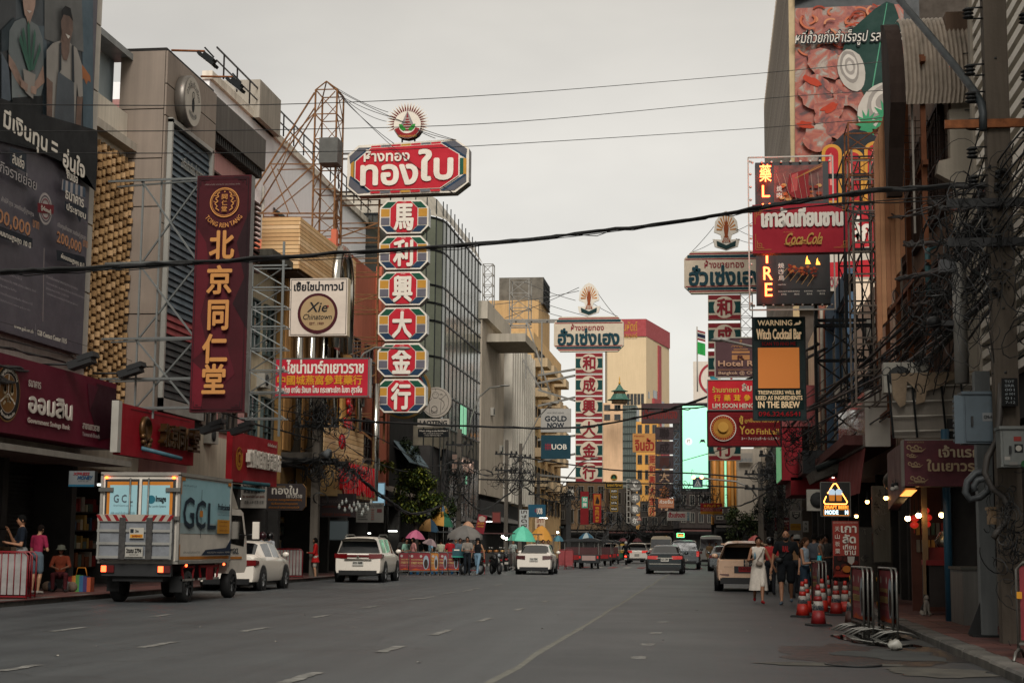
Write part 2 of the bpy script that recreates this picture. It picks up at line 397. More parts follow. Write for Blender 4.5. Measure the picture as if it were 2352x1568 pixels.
g=G(1960,1528);m=MB();m.lathe([(.34,0),(.34,.012),(.32,.016),(.3,.012),(.0,.012)],mat('#3a3b3b',.5,metal=.5,n=.5,s=9),(g.x,g.y,.013),n=28);m.obj('manhole_cover',kind='structure')
for k in range(16):
 px=rnd.uniform(60,1900);py=1400+rnd.random()**1.4*165;g=G(px,py);m=MB();s_=rnd.uniform(.015,.045);a=rnd.random()*3
 m.add([(s_*math.cos(a),s_*math.sin(a),.012),(-s_*math.sin(a),s_*.6*math.cos(a),.022),(-s_*math.cos(a),-s_*math.sin(a),.012),(s_*.5*math.sin(a),-s_*math.cos(a),.02)],[(0,1,2,3)],mat(rnd.choice(['#9a958c','#7c7a74','#b3ada0','#5a5650']),.8,n=0))
 m.obj('litter_scrap',None,'pale scrap of litter lying on the asphalt of the road','litter',group='scraps of litter on the road',loc=(g.x,g.y,0))
TILES=[mat(c,.75,n=.35,s=3,bump=.3)for c in('#5e362f','#56312a','#673e35','#4f2e29')]
KS=[mat(c,.85,n=.45,s=3,bump=.3)for c in('#5c5a55','#53514d','#64615b')];KRED=mat('#6b3a38',.8,n=.55,s=3)
def pavement(name,x0,x1,ya,yb,side):
 m=MB();m.box(x0,x1,ya,yb,-.1,.118,mat('#4f3a35',.9,n=.3));p=m.obj(name,kind='structure');return p
pr=pavement('pavement_right',KR+.16,9,-10,420,1);pl=pavement('pavement_left',-26,KL-.16,-10,420,-1)
def kerbs(p,x0,x1,ya,yb,red):
 y=ya;nme='kerb_stone';meshes=[]
 for mt in KS+[KRED]:
  m=MB();m.prism([(x0,-.05),(x1,-.05),(x1,.128),(x0+.03 if x0>0 else x0,.128),(x0,.10)]if x0>0 else[(x0,-.05),(x1,-.05),(x1,.10),(x1-.03,.128),(x0,.128)],0,.985,mt);meshes.append(m.mesh(nme))
 i=0
 while y<yb:
  me=meshes[3]if(red and(i%3==1))else meshes[rnd.randrange(3)]
  o=link(nme,me,p);o.location=(rnd.uniform(-.008,.008),y,rnd.uniform(-.006,.006));y+=1.0;i+=1
kerbs(pr,KR,KR+.3,12,60,False);kerbs(pl,KL-.3,KL,24,80,False)
m=MB();m.box(KR,KR+.3,60,420,-.05,.128,KS[0]);m.box(KR,KR+.3,-10,12,-.05,.128,KS[0]);m.obj('kerb',pr,kind='stuff')
m=MB();m.box(KL-.3,KL,80,420,-.05,.128,KS[0]);m.box(KL-.3,KL,-10,24,-.05,.128,KS[0]);m.obj('kerb',pl,kind='stuff')
o=None
def tiles(p,x0,y0,nx,ny,s):
 ms=[]
 for mt in TILES:
  m=MB();m.box(.004,s-.006,.004,s-.006,0,.022,mt);ms.append(m.mesh('paving_tile'))
 for i in range(nx):
  for j in range(ny):
   o=link('paving_tile',rnd.choice(ms),p);o.location=(x0+i*s,y0+j*s,.108+rnd.uniform(-.002,.002))
tiles(pr,3.42,16.5,4,48,.36)
m=MB();y=33.8
while y<75:
 for i in range(4):m.box(3.42+i*.36+.004,3.42+(i+1)*.36-.004,y+.004,y+.356,.108,.13,TILES[rnd.randrange(4)])
 y+=.36
m.obj('paving',pr,kind='stuff')
m=MB();y=28
while y<66:
 for i in range(7):m.box(-17.42+i*.36,-17.42+i*.36+.352,y+.004,y+.356,.108,.13,TILES[rnd.randrange(4)])
 y+=.36
m.obj('paving',pl,kind='stuff')
# ================================================================ buildings, helpers
def win(root,lx,z,w,h,fm,pmn,cols=2,rows=2,y=0,rz=0,share={},sill=None,fr=.07,dp=.12):
 k=(round(w,2),round(h,2),fm.name,pmn.name,cols,rows,fr)
 if k not in share:
  f=MB()
  f.box(-w/2,w/2,-dp,0,0,fr,fm);f.box(-w/2,w/2,-dp,0,h-fr,h,fm);f.box(-w/2,-w/2+fr,-dp,0,fr,h-fr,fm);f.box(w/2-fr,w/2,-dp,0,fr,h-fr,fm)
  for i in range(1,cols):f.box(-w/2+w*i/cols-.022,-w/2+w*i/cols+.022,-dp*.8,0,fr,h-fr,fm)
  for j in range(1,rows):f.box(-w/2+fr,w/2-fr,-dp*.75,0,h*j/rows-.022,h*j/rows+.022,fm)
  p=MB();p.box(-w/2+fr*.6,w/2-fr*.6,-.03,0,fr*.6,h-fr*.6,pmn)
  share[k]=(f.mesh('window'),p.mesh('pane'))
 a,b=share[k]
 o=link('window',a,root,loc=(lx,y,z),rz=rz);link('pane',b,o);return o
def acunit(loc,rz=0,label=None):
 m=MB();m.box(-.42,.42,-.32,0,0,.58,mat('#a9a59b',.6,n=.35))
 t=thing('air_conditioner',label or 'off-white outdoor air conditioner unit fixed to a shophouse wall','air conditioner',loc,rz,'air conditioners on the shophouse walls')
 m.obj('case',t);m=MB();m.lathe([(.22,0),(.22,.02),(.05,.03),(0,.03)],mat('#2b2d2d',.7,n=.2),M=Matrix.Translation((-.12,-.325,.29))@Matrix.Rotation(PI/2,4,'X'),n=14)
 m.obj('fan_grille',t);return t
DK=lambda:mat('#1c1f20',.8,n=.3);GL=glass();SHUT=mat('#4b4c49',.6,metal=.3,n=.35,s=2,streak=True)
def shutter(root,x0,x1,z0,z1,y,m,pitch=.11,name='shutter'):
 b=MB();n=int((z1-z0)/pitch)
 for i in range(n):
  za=z0+i*pitch;b.add([(x0,y,za),(x1,y,za),(x1,y-.03,za+pitch*.5),(x0,y-.03,za+pitch*.5),(x1,y,za+pitch),(x0,y,za+pitch)],[(0,1,2,3),(3,2,4,5)],m)
 return b.obj(name,root)
def building(name,label,side,x,y0,y1,H,m,depth=9,zb=3.5,openings=1,back=2.2,cat='building',ground=True,par=.0):
 """side L: front looks to +X ; side R: front looks to -X ; local X runs along the street"""
 Wd=y1-y0
 t=thing(name,label,cat,(x,y0,0)if side=='L' else(x,y1,0),PI/2 if side=='L' else-PI/2)
 b=MB();b.box(0,Wd,0,depth,zb,H,m)
 if par:b.box(-.04,Wd+.04,-.12,.25,H,H+par,m)
 b.obj('wall',t)
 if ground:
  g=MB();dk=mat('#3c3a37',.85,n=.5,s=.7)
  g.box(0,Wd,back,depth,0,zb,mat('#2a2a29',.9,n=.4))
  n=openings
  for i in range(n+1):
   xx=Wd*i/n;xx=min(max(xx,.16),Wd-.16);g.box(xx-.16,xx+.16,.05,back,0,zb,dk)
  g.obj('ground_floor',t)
 return t,Wd
OCH=[mat(c,.7,n=.25,s=2)for c in('#b59469','#a7875e','#c2a27a','#9a7b54')]
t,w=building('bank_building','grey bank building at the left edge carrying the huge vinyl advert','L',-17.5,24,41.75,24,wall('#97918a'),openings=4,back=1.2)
b=MB()
for k in range(9):b.box(w-.9,w+.03,-.06,-.0,6.4+k*1.95,6.4+k*1.95+1.9,mat('#b5afa5',.7,n=.3,streak=True))
b.obj('corner_panel',t)
shutter(t,.4,17.4,.12,3.3,1.15,mat('#3f413f',.6,metal=.3,n=.4,s=1.5));
b=MB();b.box(0,w,-1.5,.0,3.45,3.6,wall('#7a766f'));b.obj('canopy_slab',t)
t,w=building('screened_shophouse','shophouse behind a tall screen of ochre breeze blocks','L',-17.75,41.8,46.9,13.45,wall('#aaa294'),openings=1)
b=MB();b.box(0,w,-.34,.1,13.2,13.45,wall('#a39c90'));b.box(0,w,0,3,13.45,14.4,wall('#b9b1a4'));b.obj('parapet',t)
b=MB();b.box(.1,w-.1,.0,-.04,5.5,13.0,mat('#4a3420',.9,n=.3));b.obj('screen_backing',t)
bm_=[]
for mt in OCH:
 q=MB();q.prism([(-.12,0),(.12,0),(.12,.175),(.06,.20),(-.12,.175)],-.17,0,mt);q.box(-.14,-.09,-.26,0,.01,.165,mt);bm_.append(q)
bmesh_=[q.mesh('breeze_block')for q in bm_]
nb=0;rest=MB()
for i in range(14):
 for j in range(31):
  lx=.22+i*.355;z=5.45+j*.25+(.125 if i%2 else 0)
  if z>12.8:continue
  dpt=rnd.uniform(-.03,.03);k=rnd.randrange(4)
  if nb<290:
   o=link('breeze_block',bmesh_[k],t,loc=(lx,-.04+dpt,z));nb+=1
  else:rest.add([(v[0]+lx,v[1]-.04+dpt,v[2]+z)for v in bm_[k].v],bm_[k].f,OCH[k])
rest.obj('breeze_blocks',t,kind='stuff');b=MB()
for k in range(15):b.box(.02+k*.355,.06+k*.355,-.12,-.04,5.45,13.0,OCH[k%3])
b.obj('screen_rib',t)
t=thing('rooftop_shed','pale blue metal-clad shed above the ochre block screen','shed',(-18.4,42.0,0),PI/2)
b=MB();b.box(0,3.2,0,4,14.3,16.2,mat('#b4c0c4',.6,n=.3,streak=True));b.obj('cladding',t)
b=MB();b.box(.1,3.3,-.7,4,16.2,16.28,mat('#8c8f92',.5,n=.3));b.box(.1,3.3,-.75,-.7,16.1,16.3,mat('#8a8c8a',.5,n=.3));b.obj('roof_sheet',t)
TP=mat('#8f8276',.6,n=.25,s=.8,streak=True);xs=-16.6
t,w=building('panelled_shophouse','taupe panel-clad shophouse block standing proud of its neighbours','L',xs,44.9,49.5,16.5,mat('#2b2826',.9,n=.2),depth=1.45,zb=5.0,ground=False)
def panels(root,lx0,lx1,z0,z1,nx,nz_,m,face,y=0,gap=.035,th=.06,name='panel',zs=None):
 zz=zs or[z0+(z1-z0)*i/nz_ for i in range(nz_+1)]
 for i in range(nx):
  for j in range(len(zz)-1):
   a=lx0+(lx1-lx0)*i/nx+gap/2;c=lx0+(lx1-lx0)*(i+1)/nx-gap/2;q=MB()
   if face=='F':q.box(a,c,y-th,y,zz[j]+gap/2,zz[j+1]-gap/2,m)
   else:q.box(y-th,y,a,c,zz[j]+gap/2,zz[j+1]-gap/2,m)
   q.obj(name,root)
ZS=[5.2,6.6,8.2,9.8,11.5,12.35,13.0,14.55,16.4]
panels(t,-.0,1.45,0,0,1,1,TP,'S',y=0,zs=ZS)
panels(t,-.06,4.76,0,0,4,1,TP,'F',zs=[14.35,15.35,16.4])
panels(t,-.06,.18,0,0,1,1,TP,'F',zs=[5.2,8,11,14.35]);panels(t,4.3,4.76,0,0,1,1,TP,'F',zs=[5.2,8,11,14.35])
b=MB();FR=mat('#a9a7a0',.4,metal=.4,n=.2);b.box(.2,.32,-.2,0,5.3,14.3,FR);b.box(4.1,4.22,-.2,0,5.3,14.3,FR);b.box(.2,4.22,-.2,0,14.2,14.34,FR);b.box(.2,4.22,-.2,0,5.3,5.7,FR);b.obj('shutter_frame',t)
SL=[mat(c,.55,n=.3,s=1.2)for c in('#46525a','#3f4a52','#4c5a63')]
z=5.75;i=0
q3=[]
for mt in SL+[mat('#8e3336',.6,n=.3),mat('#2e3336',.6,n=.3)]:
 q=MB();q.add([(.32,-.04,0),(4.1,-.04,0),(4.1,-.11,.02),(.32,-.11,.02),(4.1,-.05,.205),(.32,-.05,.205)],[(0,1,2,3),(3,2,4,5)],mt);q3.append(q.mesh('slat'))
while z<14.1:
 k=3 if 7.6<z<8.3 else(4 if z<7.6 else rnd.randrange(3));link('slat',q3[k],t,loc=(0,0,z));z+=.215;i+=1
b=MB();text(b,'อะกิลิ้มจิวเฮียง ไชน่าทาวน์',1.3,3.6,13.05,13.45,paint('#b9b5ab'),-.13);b.obj('lettering',t)
p=XF(764*.5742,0,xs);c=X(438,233,49.3)
t=thing('round_shop_sign','round white drum sign with a bottle emblem on the taupe tower','sign',(xs,0,0),PI/2)
c0=XF(440,234,xs+.35);b=MB();RR=.82
t.location=(xs+.02,c0.y,c0.z-RR)
b.lathe([(RR-.05,0),(RR,.02),(RR,.3),(RR-.04,.33)],mat('#77716a',.35,metal=.5,n=.2),M=Matrix.Translation((0,-.05,RR))@Matrix.Rotation(PI/2,4,'X'),n=32);b.obj('drum',t)
b=MB();flat(b,circ(0,RR,RR-.05,32),-.385,paint('#b5aea3'));b.obj('face',t)
b=MB();dkp=paint('#26282a');flat(b,circ(0,RR-.12,.13,14,rz=.24),-.391,dkp);flat(b,circ(0,RR+.2,.11,14),-.391,paint('#a39d93'));ring(b,0,RR+.2,.09,.12,-.393,dkp,16)
text(b,'อากิลิ้มจิวเฮียง',-.62,.62,RR+.38,RR+.62,dkp,-.39,arc=(0,RR-.1,.52,1));text(b,'9.7.6.1.0',-.3,.3,RR-.5,RR-.36,dkp,-.39);ring(b,0,RR-.02,.42,.56,-.388,paint('#8e8a82'),16,PI*1.25,PI*1.75);b.obj('emblem',t)
def flood(px,py,px1,py1,d0,d1,label):
 a=X(px,py,d0);e=X(px1,py1,d1);t=thing('roof_floodlight',label,'floodlight',tuple(a),0,'floodlights above the taupe tower');e=e-a
 b=MB();b.tube([(0,0,0),e],.035,RUST());b.obj('arm',t)
 b=MB();dm=metal('#2c2f30');M=Matrix.Translation(e+Vector((.12,0,-.28)))@Matrix.Rotation(R(38),4,'Y');b.box(-.32,.32,-.25,.25,-.06,.04,dm,M=M);b.box(-.2,.2,-.16,.16,.04,.14,dm,M=M);b.obj('lamp_head',t)
 b=MB();b.box(-.27,.27,-.2,.2,-.075,-.06,glass('#3a3f40'),M=M);b.obj('lens',t)
 b=MB();b.bar(e,e+Vector((.1,0,-.3)),.04,dm);b.bar(e+Vector((0,0,.12)),e+Vector((.3,0,-.2)),.05,dm);b.obj('bracket',t)
flood(394,116,470,118,45.2,45.2,'black floodlight on the long rusty arm nearer the camera');flood(461,176,534,177,48.4,48.4,'black floodlight on the rusty arm farther along the roof')
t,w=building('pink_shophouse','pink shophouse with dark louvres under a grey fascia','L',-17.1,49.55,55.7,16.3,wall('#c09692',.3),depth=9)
b=MB();b.box(-.05,w+.05,-.5,0,15.2,16.4,wall('#5e5a56'));b.obj('fascia',t);b=MB();b.box(0,w,-.12,0,3.5,5.0,wall('#b5ab9b'));b.obj('lower_band',t)
b=MB()
for k in range(27):b.box(.1+k*.225,.2+k*.225,-.42,-.02,14.9,15.18,mat('#3a3835',.8,n=.2))
b.obj('corrugated_valance',t)
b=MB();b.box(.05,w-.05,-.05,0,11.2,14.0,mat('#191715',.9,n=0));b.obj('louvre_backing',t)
q=MB();q.box(.02,w-.02,-.42,-.34,0,.07,mat('#4f2d24',.6,n=.3));q.box(.02,w-.02,-.34,-.06,.04,.06,mat('#3a211b',.6,n=.3));qm=q.mesh('louvre')
for k in range(14):link('louvre',qm,t,loc=(0,0,11.3+k*.195))
for i,z in enumerate((5.2,8.2)):win(t,1.6,z,1.9,1.6,mat('#5b5148',.6),GL,3,2);win(t,4.0,z,1.9,1.6,mat('#5b5148',.6),GL,3,2)
t=thing('white_party_wall','tall blank weathered white building wall rising behind the shophouses','building',(-21,62,0),PI/2)
b=MB();b.box(0,44,0,9,0,20.8,wall('#e0dacf',.12));b.box(-.1,44.1,-.15,.3,20.8,21.15,wall('#c0b9ad'));b.box(6,9.5,-.4,5,20.8,22.6,wall('#8e887e'));b.obj('wall',t)
b=MB();dm=metal('#2d2624')
for k in range(18):
 b.box(1+k*1.9,1.06+k*1.9,-.3,-.24,21.1,22.2,dm)
b.box(0,34,-.3,-.25,22.15,22.22,dm);b.box(0,34,-.3,-.25,21.6,21.65,dm);b.obj('railing',t)
b=MB();b.tube([(16,-.1,10),(16,-.1,13.5),(14,-.1,14.6),(6,-.1,14.6)],.07,wall('#9e978c'),6);b.tube([(11,-.1,8),(11,-.1,12.2),(9,-.1,13)],.06,wall('#9e978c'),6);b.obj('render_crack_pipe',t)
t,w=building('cream_shophouse','weathered cream shophouse with mossy eaves behind the tall dark red sign','L',-17.3,55.75,60.0,12.2,wall('#a89c86'))
b=MB();b.box(-.1,w,-1.1,0,12.0,12.25,wall('#4a4740',.6));b.obj('eaves_slab',t)  # eaves slab darker and more strongly streaked than the wall
for z in(5.0,8.6):win(t,1.2,z,1.5,2.0,mat('#4c5a58',.6),glass('#2a3a3a'),2,3);win(t,3.4,z,1.5,2.0,mat('#4c5a58',.6),glass('#2a3a3a'),2,3)
BD=[mat(c,.65,n=.2,s=1.5)for c in('#d8b88c','#d0ae80','#dcbe96','#c9a578')]
t,w=building('timber_clad_hotel','hotel clad in pale timber boards with a chrome arch over its front','L',-16.9,60.05,68.5,12.0,mat('#8a6c3e',.9,n=.2),depth=6)
def boards(root,x0,x1,z0,z1,pitch,face,y,name='board'):
 mm=[]
 for mt in BD:
  q=MB()
  if face=='F':q.box(x0,x1,y-.05,y,.01,pitch-.012,mt)
  else:q.box(y-.05,y,x0,x1,.01,pitch-.012,mt)
  mm.append(q.mesh(name))
 z=z0
 while z<z1-.02:link(name,rnd.choice(mm),root,loc=(0,0,z));z+=pitch
cl=thing('timber_canopy_box','projecting canopy box of horizontal timber boards above the chrome arch','canopy',(-16.0,58.6,0),PI/2)
b=MB();b.box(0,9.6,0,1.5,12.0,14.0,mat('#7d5e36',.9,n=.2));b.obj('core',cl)
boards(cl,-.05,9.6,12.0,14.05,.158,'F',0);boards(cl,0,1.5,12.0,14.05,.158,'S',0)
b=MB();b.box(.2,9.5,.1,1.4,11.9,12.0,mat('#574231',.8,n=.3));b.obj('soffit',cl)
mm=[]
for mt in[mat(c,.6,n=.25,s=1.5)for c in('#b08650','#b9905a','#a27a46')]:
 q=MB();q.box(.01,.215,-.06,0,0,6.9,mt);mm.append(q.mesh('upright_board'))
for k in range(34):link('upright_board',rnd.choice(mm),t,loc=(.1+k*.23,0,5.05))
for k in range(4):q=MB();q.cyl((1.0+k*2.05,-.32,4.9),(1.0+k*2.05,-.32,11.9),.2,CHROME(),14);q.obj('chrome_column',t)
b=MB();b.box(0,w,-1.4,0,4.6,4.95,mat('#4a443c',.8,n=.5));b.obj('canopy_slab',t)
b=MB();arch=[]
for i in range(17):
 a=PI*i/16;arch.append((5.2+1.25*math.cos(a),-1.05,12.4+1.55*math.sin(a)))
b.tube([(6.45,-1.05,9.6)]+arch+[(3.95,-1.05,9.6)],.26,CHROME(),10);b.obj('chrome_arch',t)
b=MB();flat(b,[(4.2,9.6),(6.2,9.6),(6.2,12.4),(5.8,13.2),(5.2,13.6),(4.6,13.2),(4.2,12.4)],-.98,glass('#2f2a22'));b.obj('arch_glazing',t)
t=thing('hotel_marquee','cream board marquee with big glossy red letters over the hotel door','sign',(-15.2,62.0,0),PI/2)
L0=64.3;b=MB();b.box(0,7.2,0,1.6,3.55,4.9,mat('#a98a5a',.7,n=.25,s=2));b.box(-.1,7.3,-.15,1.6,3.3,3.55,mat('#9a8158',.7,n=.3));b.obj('box',t)
boards(t,0,7.2,4.9,6.3,.2,'F',.5)
RD=mat('#b3202c',.25,n=.1);b=MB();text(b,'CHINATOWN',.5,6.6,3.4,4.75,RD,-.22,bold=.02,ext=.16);b.obj('letter',t)
b=MB();b.cyl((7.35,-.05,3.3),(7.35,-.05,8.6),.17,CHROME(),12);b.cyl((5.4,.3,6.3),(5.4,.3,9.5),.14,CHROME(),12);b.obj('chrome_post',t)
b=MB();b.ball((1.6,.1,5.6),(.22,.16,.34),RD);b.obj('red_bulb_ornament',t)
t=thing('upright_hotel_emblem','upright cream panel with red dragon emblem between chrome posts','sign',(-16.2,67.2,6.0),PI/2)
b=MB();b.box(0,1.7,0,.12,0,3.8,mat('#c49a58',.6,n=.2));b.obj('panel',t)
b=MB()
for k in range(11):b.ball((.85+.28*math.sin(k*1.9),-.12,1.2+k*.2),(.22,.12,.2),RD,8,5)
text(b,'CHINATOWN',.2,1.5,.5,.9,RD,-.12,ext=.1);b.obj('dragon',t)
t,w=building('salmon_shophouse','salmon red shophouse with an iron balcony behind the yellow gantry','L',-17.2,68.55,82,15.2,wall('#b5715c',.3),openings=3)
b=MB();b.box(0,3.5,-.02,0,4,15.2,wall('#833c2e'));b.box(-.1,.25,-.25,0,4,15.6,wall('#b06a54'));b.obj('end_bay',t);b=MB();b.box(9.6,10.0,-.3,0,4,15.6,wall('#b06a54'));b.obj('pilaster',t)
for z in(5.5,9.2):
 for lx in(2.0,5.2,8.0):win(t,lx,z,1.6,2.1,mat('#4b2b24',.6),glass('#23292b'),2,3)
b=MB();b.box(2.6,7.6,-1.2,0,8.6,8.85,wall('#a6a097'));b.obj('balcony_slab',t)
b=MB();im=metal('#4a4542')
for k in range(21):b.box(2.65+k*.245,2.68+k*.245,-1.18,-1.15,8.85,9.95,im)
b.box(2.6,7.6,-1.2,-1.13,9.93,9.98,im);b.obj('balcony_railing',t)
t=thing('dark_gable_roof','old dark corrugated roof rising behind the yellow sign gantry','roof',(-19.5,72,0),PI/2)
b=MB();dkr=mat('#1f2423',.8,n=.5,s=2)
for k in range(26):b.add([(k*.42,-1.6,13.6),(k*.42+.21,-1.6,13.7),(k*.42+.21,3.2,19.6),(k*.42,3.2,19.5)],[(0,1,2,3)],dkr);b.add([(k*.42+.21,-1.6,13.7),(k*.42+.42,-1.6,13.6),(k*.42+.42,3.2,19.5),(k*.42+.21,3.2,19.6)],[(0,1,2,3)],dkr)
b.box(0,10.9,-1.4,3.1,12,13.6,wall('#5e4f47'));b.obj('corrugated_sheet',t)
b=MB();b.box(1.4,3.0,-2.0,-.8,13.4,15.4,mat('#84523a',.9,n=.5,s=4));b.obj('brick_stack',t)
t,w=building('dark_shophouse','dark soot-stained shophouse between the salmon house and the glass corner','L',-17.8,82.05,92,11,wall('#2f2c2a',.4),openings=3)  # dark wall colour with upright streaks
t=thing('lean_to_roof','sloping blue-grey corrugated lean-to roof above the street tree','roof',(-16.8,86,0),PI/2)
b=MB();cb=mat('#57676d',.6,n=.5,s=2)
for k in range(20):b.add([(k*.3,0,5.9),(k*.3+.15,0,5.96),(k*.3+.15+.8,2.6,9.2),(k*.3+.8,2.6,9.1)],[(0,1,2,3)],cb);b.add([(k*.3+.15,0,5.96),(k*.3+.3,0,5.9),(k*.3+.3+.8,2.6,9.1),(k*.3+.15+.8,2.6,9.2)],[(0,1,2,3)],cb)
b.obj('corrugated_sheet',t)
t=thing('glass_corner_building','dark curtain-wall building with a rounded glass corner','building',(-16.5,92.2,0),PI/2)
GH=22.6;prof=[(0,6.0),(0,3.0)]
for i in range(7):
 a=PI/2*i/6;prof.append((3.0-3.0*math.cos(a),3.0-3.0*math.sin(a)))
prof+=[(6,0),(9,0),(12,0),(15,0),(17.8,0)]
GDK=glass('#2b2f2b');GPL=mat('#7c8072',.12,n=.35,s=.4,spec=.8);MUL=metal('#24292b')
core=MB();core.box(3.2,17.8,3.2,9,0,GH-.2,mat('#24211f',.9,n=.2));core.box(3,17.8,.3,4,4.5,5.3,wall('#3c3a37'));core.obj('core',t)
zs=[8.6,10.6,12.8,15,17.2,19.4,21.4]
for i in range(len(prof)-1):
 (xa,ya),(xb,yb)=prof[i],prof[i+1]
 for j in range(len(zs)-1):
  q=MB();g_=GDK if(i<4 or(j in(0,)))else GPL
  if 2<=j and i<3:g_=glass('#3a3a33')
  q.add([(xa,ya,zs[j]),(xb,yb,zs[j]),(xb,yb,zs[j+1]),(xa,ya,zs[j+1])],[(0,1,2,3)],g_);q.obj('pane',t)
b=MB()
for(xa,ya),(xb,yb)in zip(prof,prof[1:]):
 n=2 if xb-xa>2 else 1
 for k in range(n):q_=k/n;b.box(xa+(xb-xa)*q_-.03,xa+(xb-xa)*q_+.03,ya+(yb-ya)*q_-.04,ya+(yb-ya)*q_+.02,5.2,GH,MUL)
for z in zs+[16.1]:
 for(xa,ya),(xb,yb)in zip(prof,prof[1:]):b.bar((xa,ya-.0,z),(xb,yb-.0,z),.10,MUL)
b.obj('mullion',t)
b=MB()
for(xa,ya),(xb,yb)in zip(prof,prof[1:]):
 b.add([(xa,ya-.1,21.5),(xb,yb-.1,21.5),(xb,yb+.6,22.9),(xa,ya+.6,22.9)],[(0,1,2,3)],mat('#b4ada0',.5,n=.3));b.add([(xa,ya,7.3),(xb,yb,7.3),(xb,yb,8.5),(xa,ya,8.5)],[(0,1,2,3)],mat('#6e6758',.7,n=.3))
b.add([(0,6,7.3),(17.8,0,7.3),(17.8,3,7.3),(3,6,7.3)],[(0,1,2,3)],mat('#3b352f',.8));b.obj('apron',t)
b=MB();b.box(4,17.8,0,.3,0,7.3,mat('#26221f',.7,n=.4));b.box(.4,4,.4,5,0,7.3,mat('#2e2825',.7,n=.4))
for k in range(6):b.box(5+k*2.1,6.6+k*2.1,-.03,0,.4,6.6,GDK)
b.obj('lower_storeys',t)
b=MB();mint=glow('#8fd6ac',.2)
for lx in(9.2,10.6):b.box(lx,lx+1.0,-.06,-.02,8.7,10.5,mint)
b.box(11.6,12.1,-.06,-.02,5.4,7.0,mint);b.obj('lit_window_film',t)
t=thing('gold_trade_sign','long sign with raised chrome letters on the glass building corner','sign',(-15.9,97,5.9),PI/2)
b=MB();b.box(0,6,0,.35,0,1.1,mat('#7c6558',.5,n=.4));b.obj('panel',t);b=MB();text(b,'GOLD TRADE',.3,5.7,.15,.95,mat('#b99e91',.3,metal=.5,n=.2),-.16,bold=.02,ext=.14);b.obj('letter',t)
t=thing('fin_building','pale concrete office block with tall vertical fins and stained plaster','building',(-16.6,111,0),PI/2)
b=MB();b.box(0,22,.5,10,4.5,18.3,wall('#4a4a48'));b.box(-.2,12,-.1,10,5,18.0,wall('#a39a8c',.45));b.box(-.3,12.4,-.5,10,17.6,18.9,wall('#a8a195',.4));b.box(0,30,-.1,10,0,4.6,mat('#292725',.9,n=.3));b.obj('wall',t)
q=MB();q.box(0,.75,-.7,.5,4.8,18.0,wall('#b1aca2',.35));fm_=q.mesh('fin')
for k in range(11):link('fin',fm_,t,loc=(12.6+k*1.55,0,rnd.uniform(-.1,.1)))
for k in range(11):
 for j in range(5):win(t,13.8+k*1.55,5.4+j*2.5,.6,2.1,mat('#5a5a57',.6),GL,1,2,y=.45)
b=MB();b.box(2,9,-3.0,-.1,16.2,16.8,wall('#9a9387'));b.obj('roof_slab',t)
t2=thing('old_cream_block','old cream apartment block with small balconies beyond the fins','building',(-16.0,139,0),PI/2)
b=MB();b.box(0,26,0,10,0,20.5,wall('#b79c74',.4));b.box(4,14,0,8,20.5,24,wall('#a88e6a'));b.obj('wall',t2)
for j in range(6):
 for k in range(8):win(t2,1.6+k*3.1,4.3+j*2.7,1.5,1.5,mat('#4e473d',.6),GL,2,1)
q=MB();q.box(.8,4.0,-1.2,0,6.6,7.4,wall('#a39278'));qm=q.mesh('balcony')
for j in range(5):
 for k in range(4):link('balcony',qm,t2,loc=(k*6,0,j*2.7))
b=MB();b.box(6,12,-.2,4,24,26.5,mat('#716c63',.8,n=.4));
for k in range(12):b.box(6+k*.5,6.05+k*.5,-.25,-.2,24,26.5,DK())
for k in range(5):b.box(6,12,-.26,-.2,24+k*.5,24.06+k*.5,DK())
b.obj('rooftop_cage',t2)
# ================================================================ right-hand row
t,w=building('louvred_building','near right building with pale horizontal louvres and a dark shopfront','R',4.95,16,28.6,19,mat('#2a2c2c',.9,n=.3),depth=8,openings=3,back=1.2)
q=MB();q.box(-.0,w,-.2,-.04,0,.135,mat('#e8e1d5',.6,n=.15,s=.7));qm=q.mesh('louvre_slat')
z=4.2
while z<18.9:link('louvre_slat',qm,t,loc=(0,0,z));z+=.27
b=MB();b.box(-.02,.2,-.25,0,3.5,19,wall('#8f887d'));b.box(w-.12,w+.05,-.3,.2,3.4,19,wall('#b0a89b'));b.obj('end_post',t)
b=MB();b.box(.1,w-.1,.02,.1,.12,3.4,mat('#1b1d1d',.5,n=.3));
for k in range(8):b.box(.3+k*1.5,.38+k*1.5,-.02,.05,.12,3.4,mat('#2f3334',.5,n=.2))
b.obj('shopfront',t)
b=MB();
for i,(c,r_)in enumerate([(0,.42),(1,.42),(2,.36)]):
 M=Matrix.Translation((10.6+i*.62,-.32,5.1+i*.55))@Matrix.Rotation(PI/2,4,'X')
text(b,'SC',10.3,12.2,5.0,6.6,paint('#7c8152'),-.5,bold=.03,ext=.25);text(b,'SC',9.0,11.6,6.8,8.2,paint('#7c8152'),-.5,bold=.03,ext=.25);b.obj('green_letters',t)
t=thing('concrete_plinth','low grey concrete plinth beside the pole on the right pavement','plinth',(4.15,27.4,.13))
b=MB();b.box(0,.8,0,1.4,0,.92,wall('#6b6a66',.4));b.box(-.03,.8,-.03,1.42,.92,.97,wall('#55544f'));b.obj('block',t)
t=thing('dark_shop_bay','dark boarded shop bay with a blue drainpipe above the plinth','shopfront',(4.2,29.0,.13))
b=MB();b.box(.0,2.2,0,.15,0,3.6,mat('#3a3735',.8,n=.35));b.obj('board',t);b=MB();b.box(1.0,1.03,-.03,0,0,3.5,DK());b.obj('board_joint',t)
b=MB();b.tube([(-.06,-.12,.0),(-.06,-.12,3.4)],.075,mat('#2c5a70',.4,n=.2),8);b.obj('drainpipe',t)
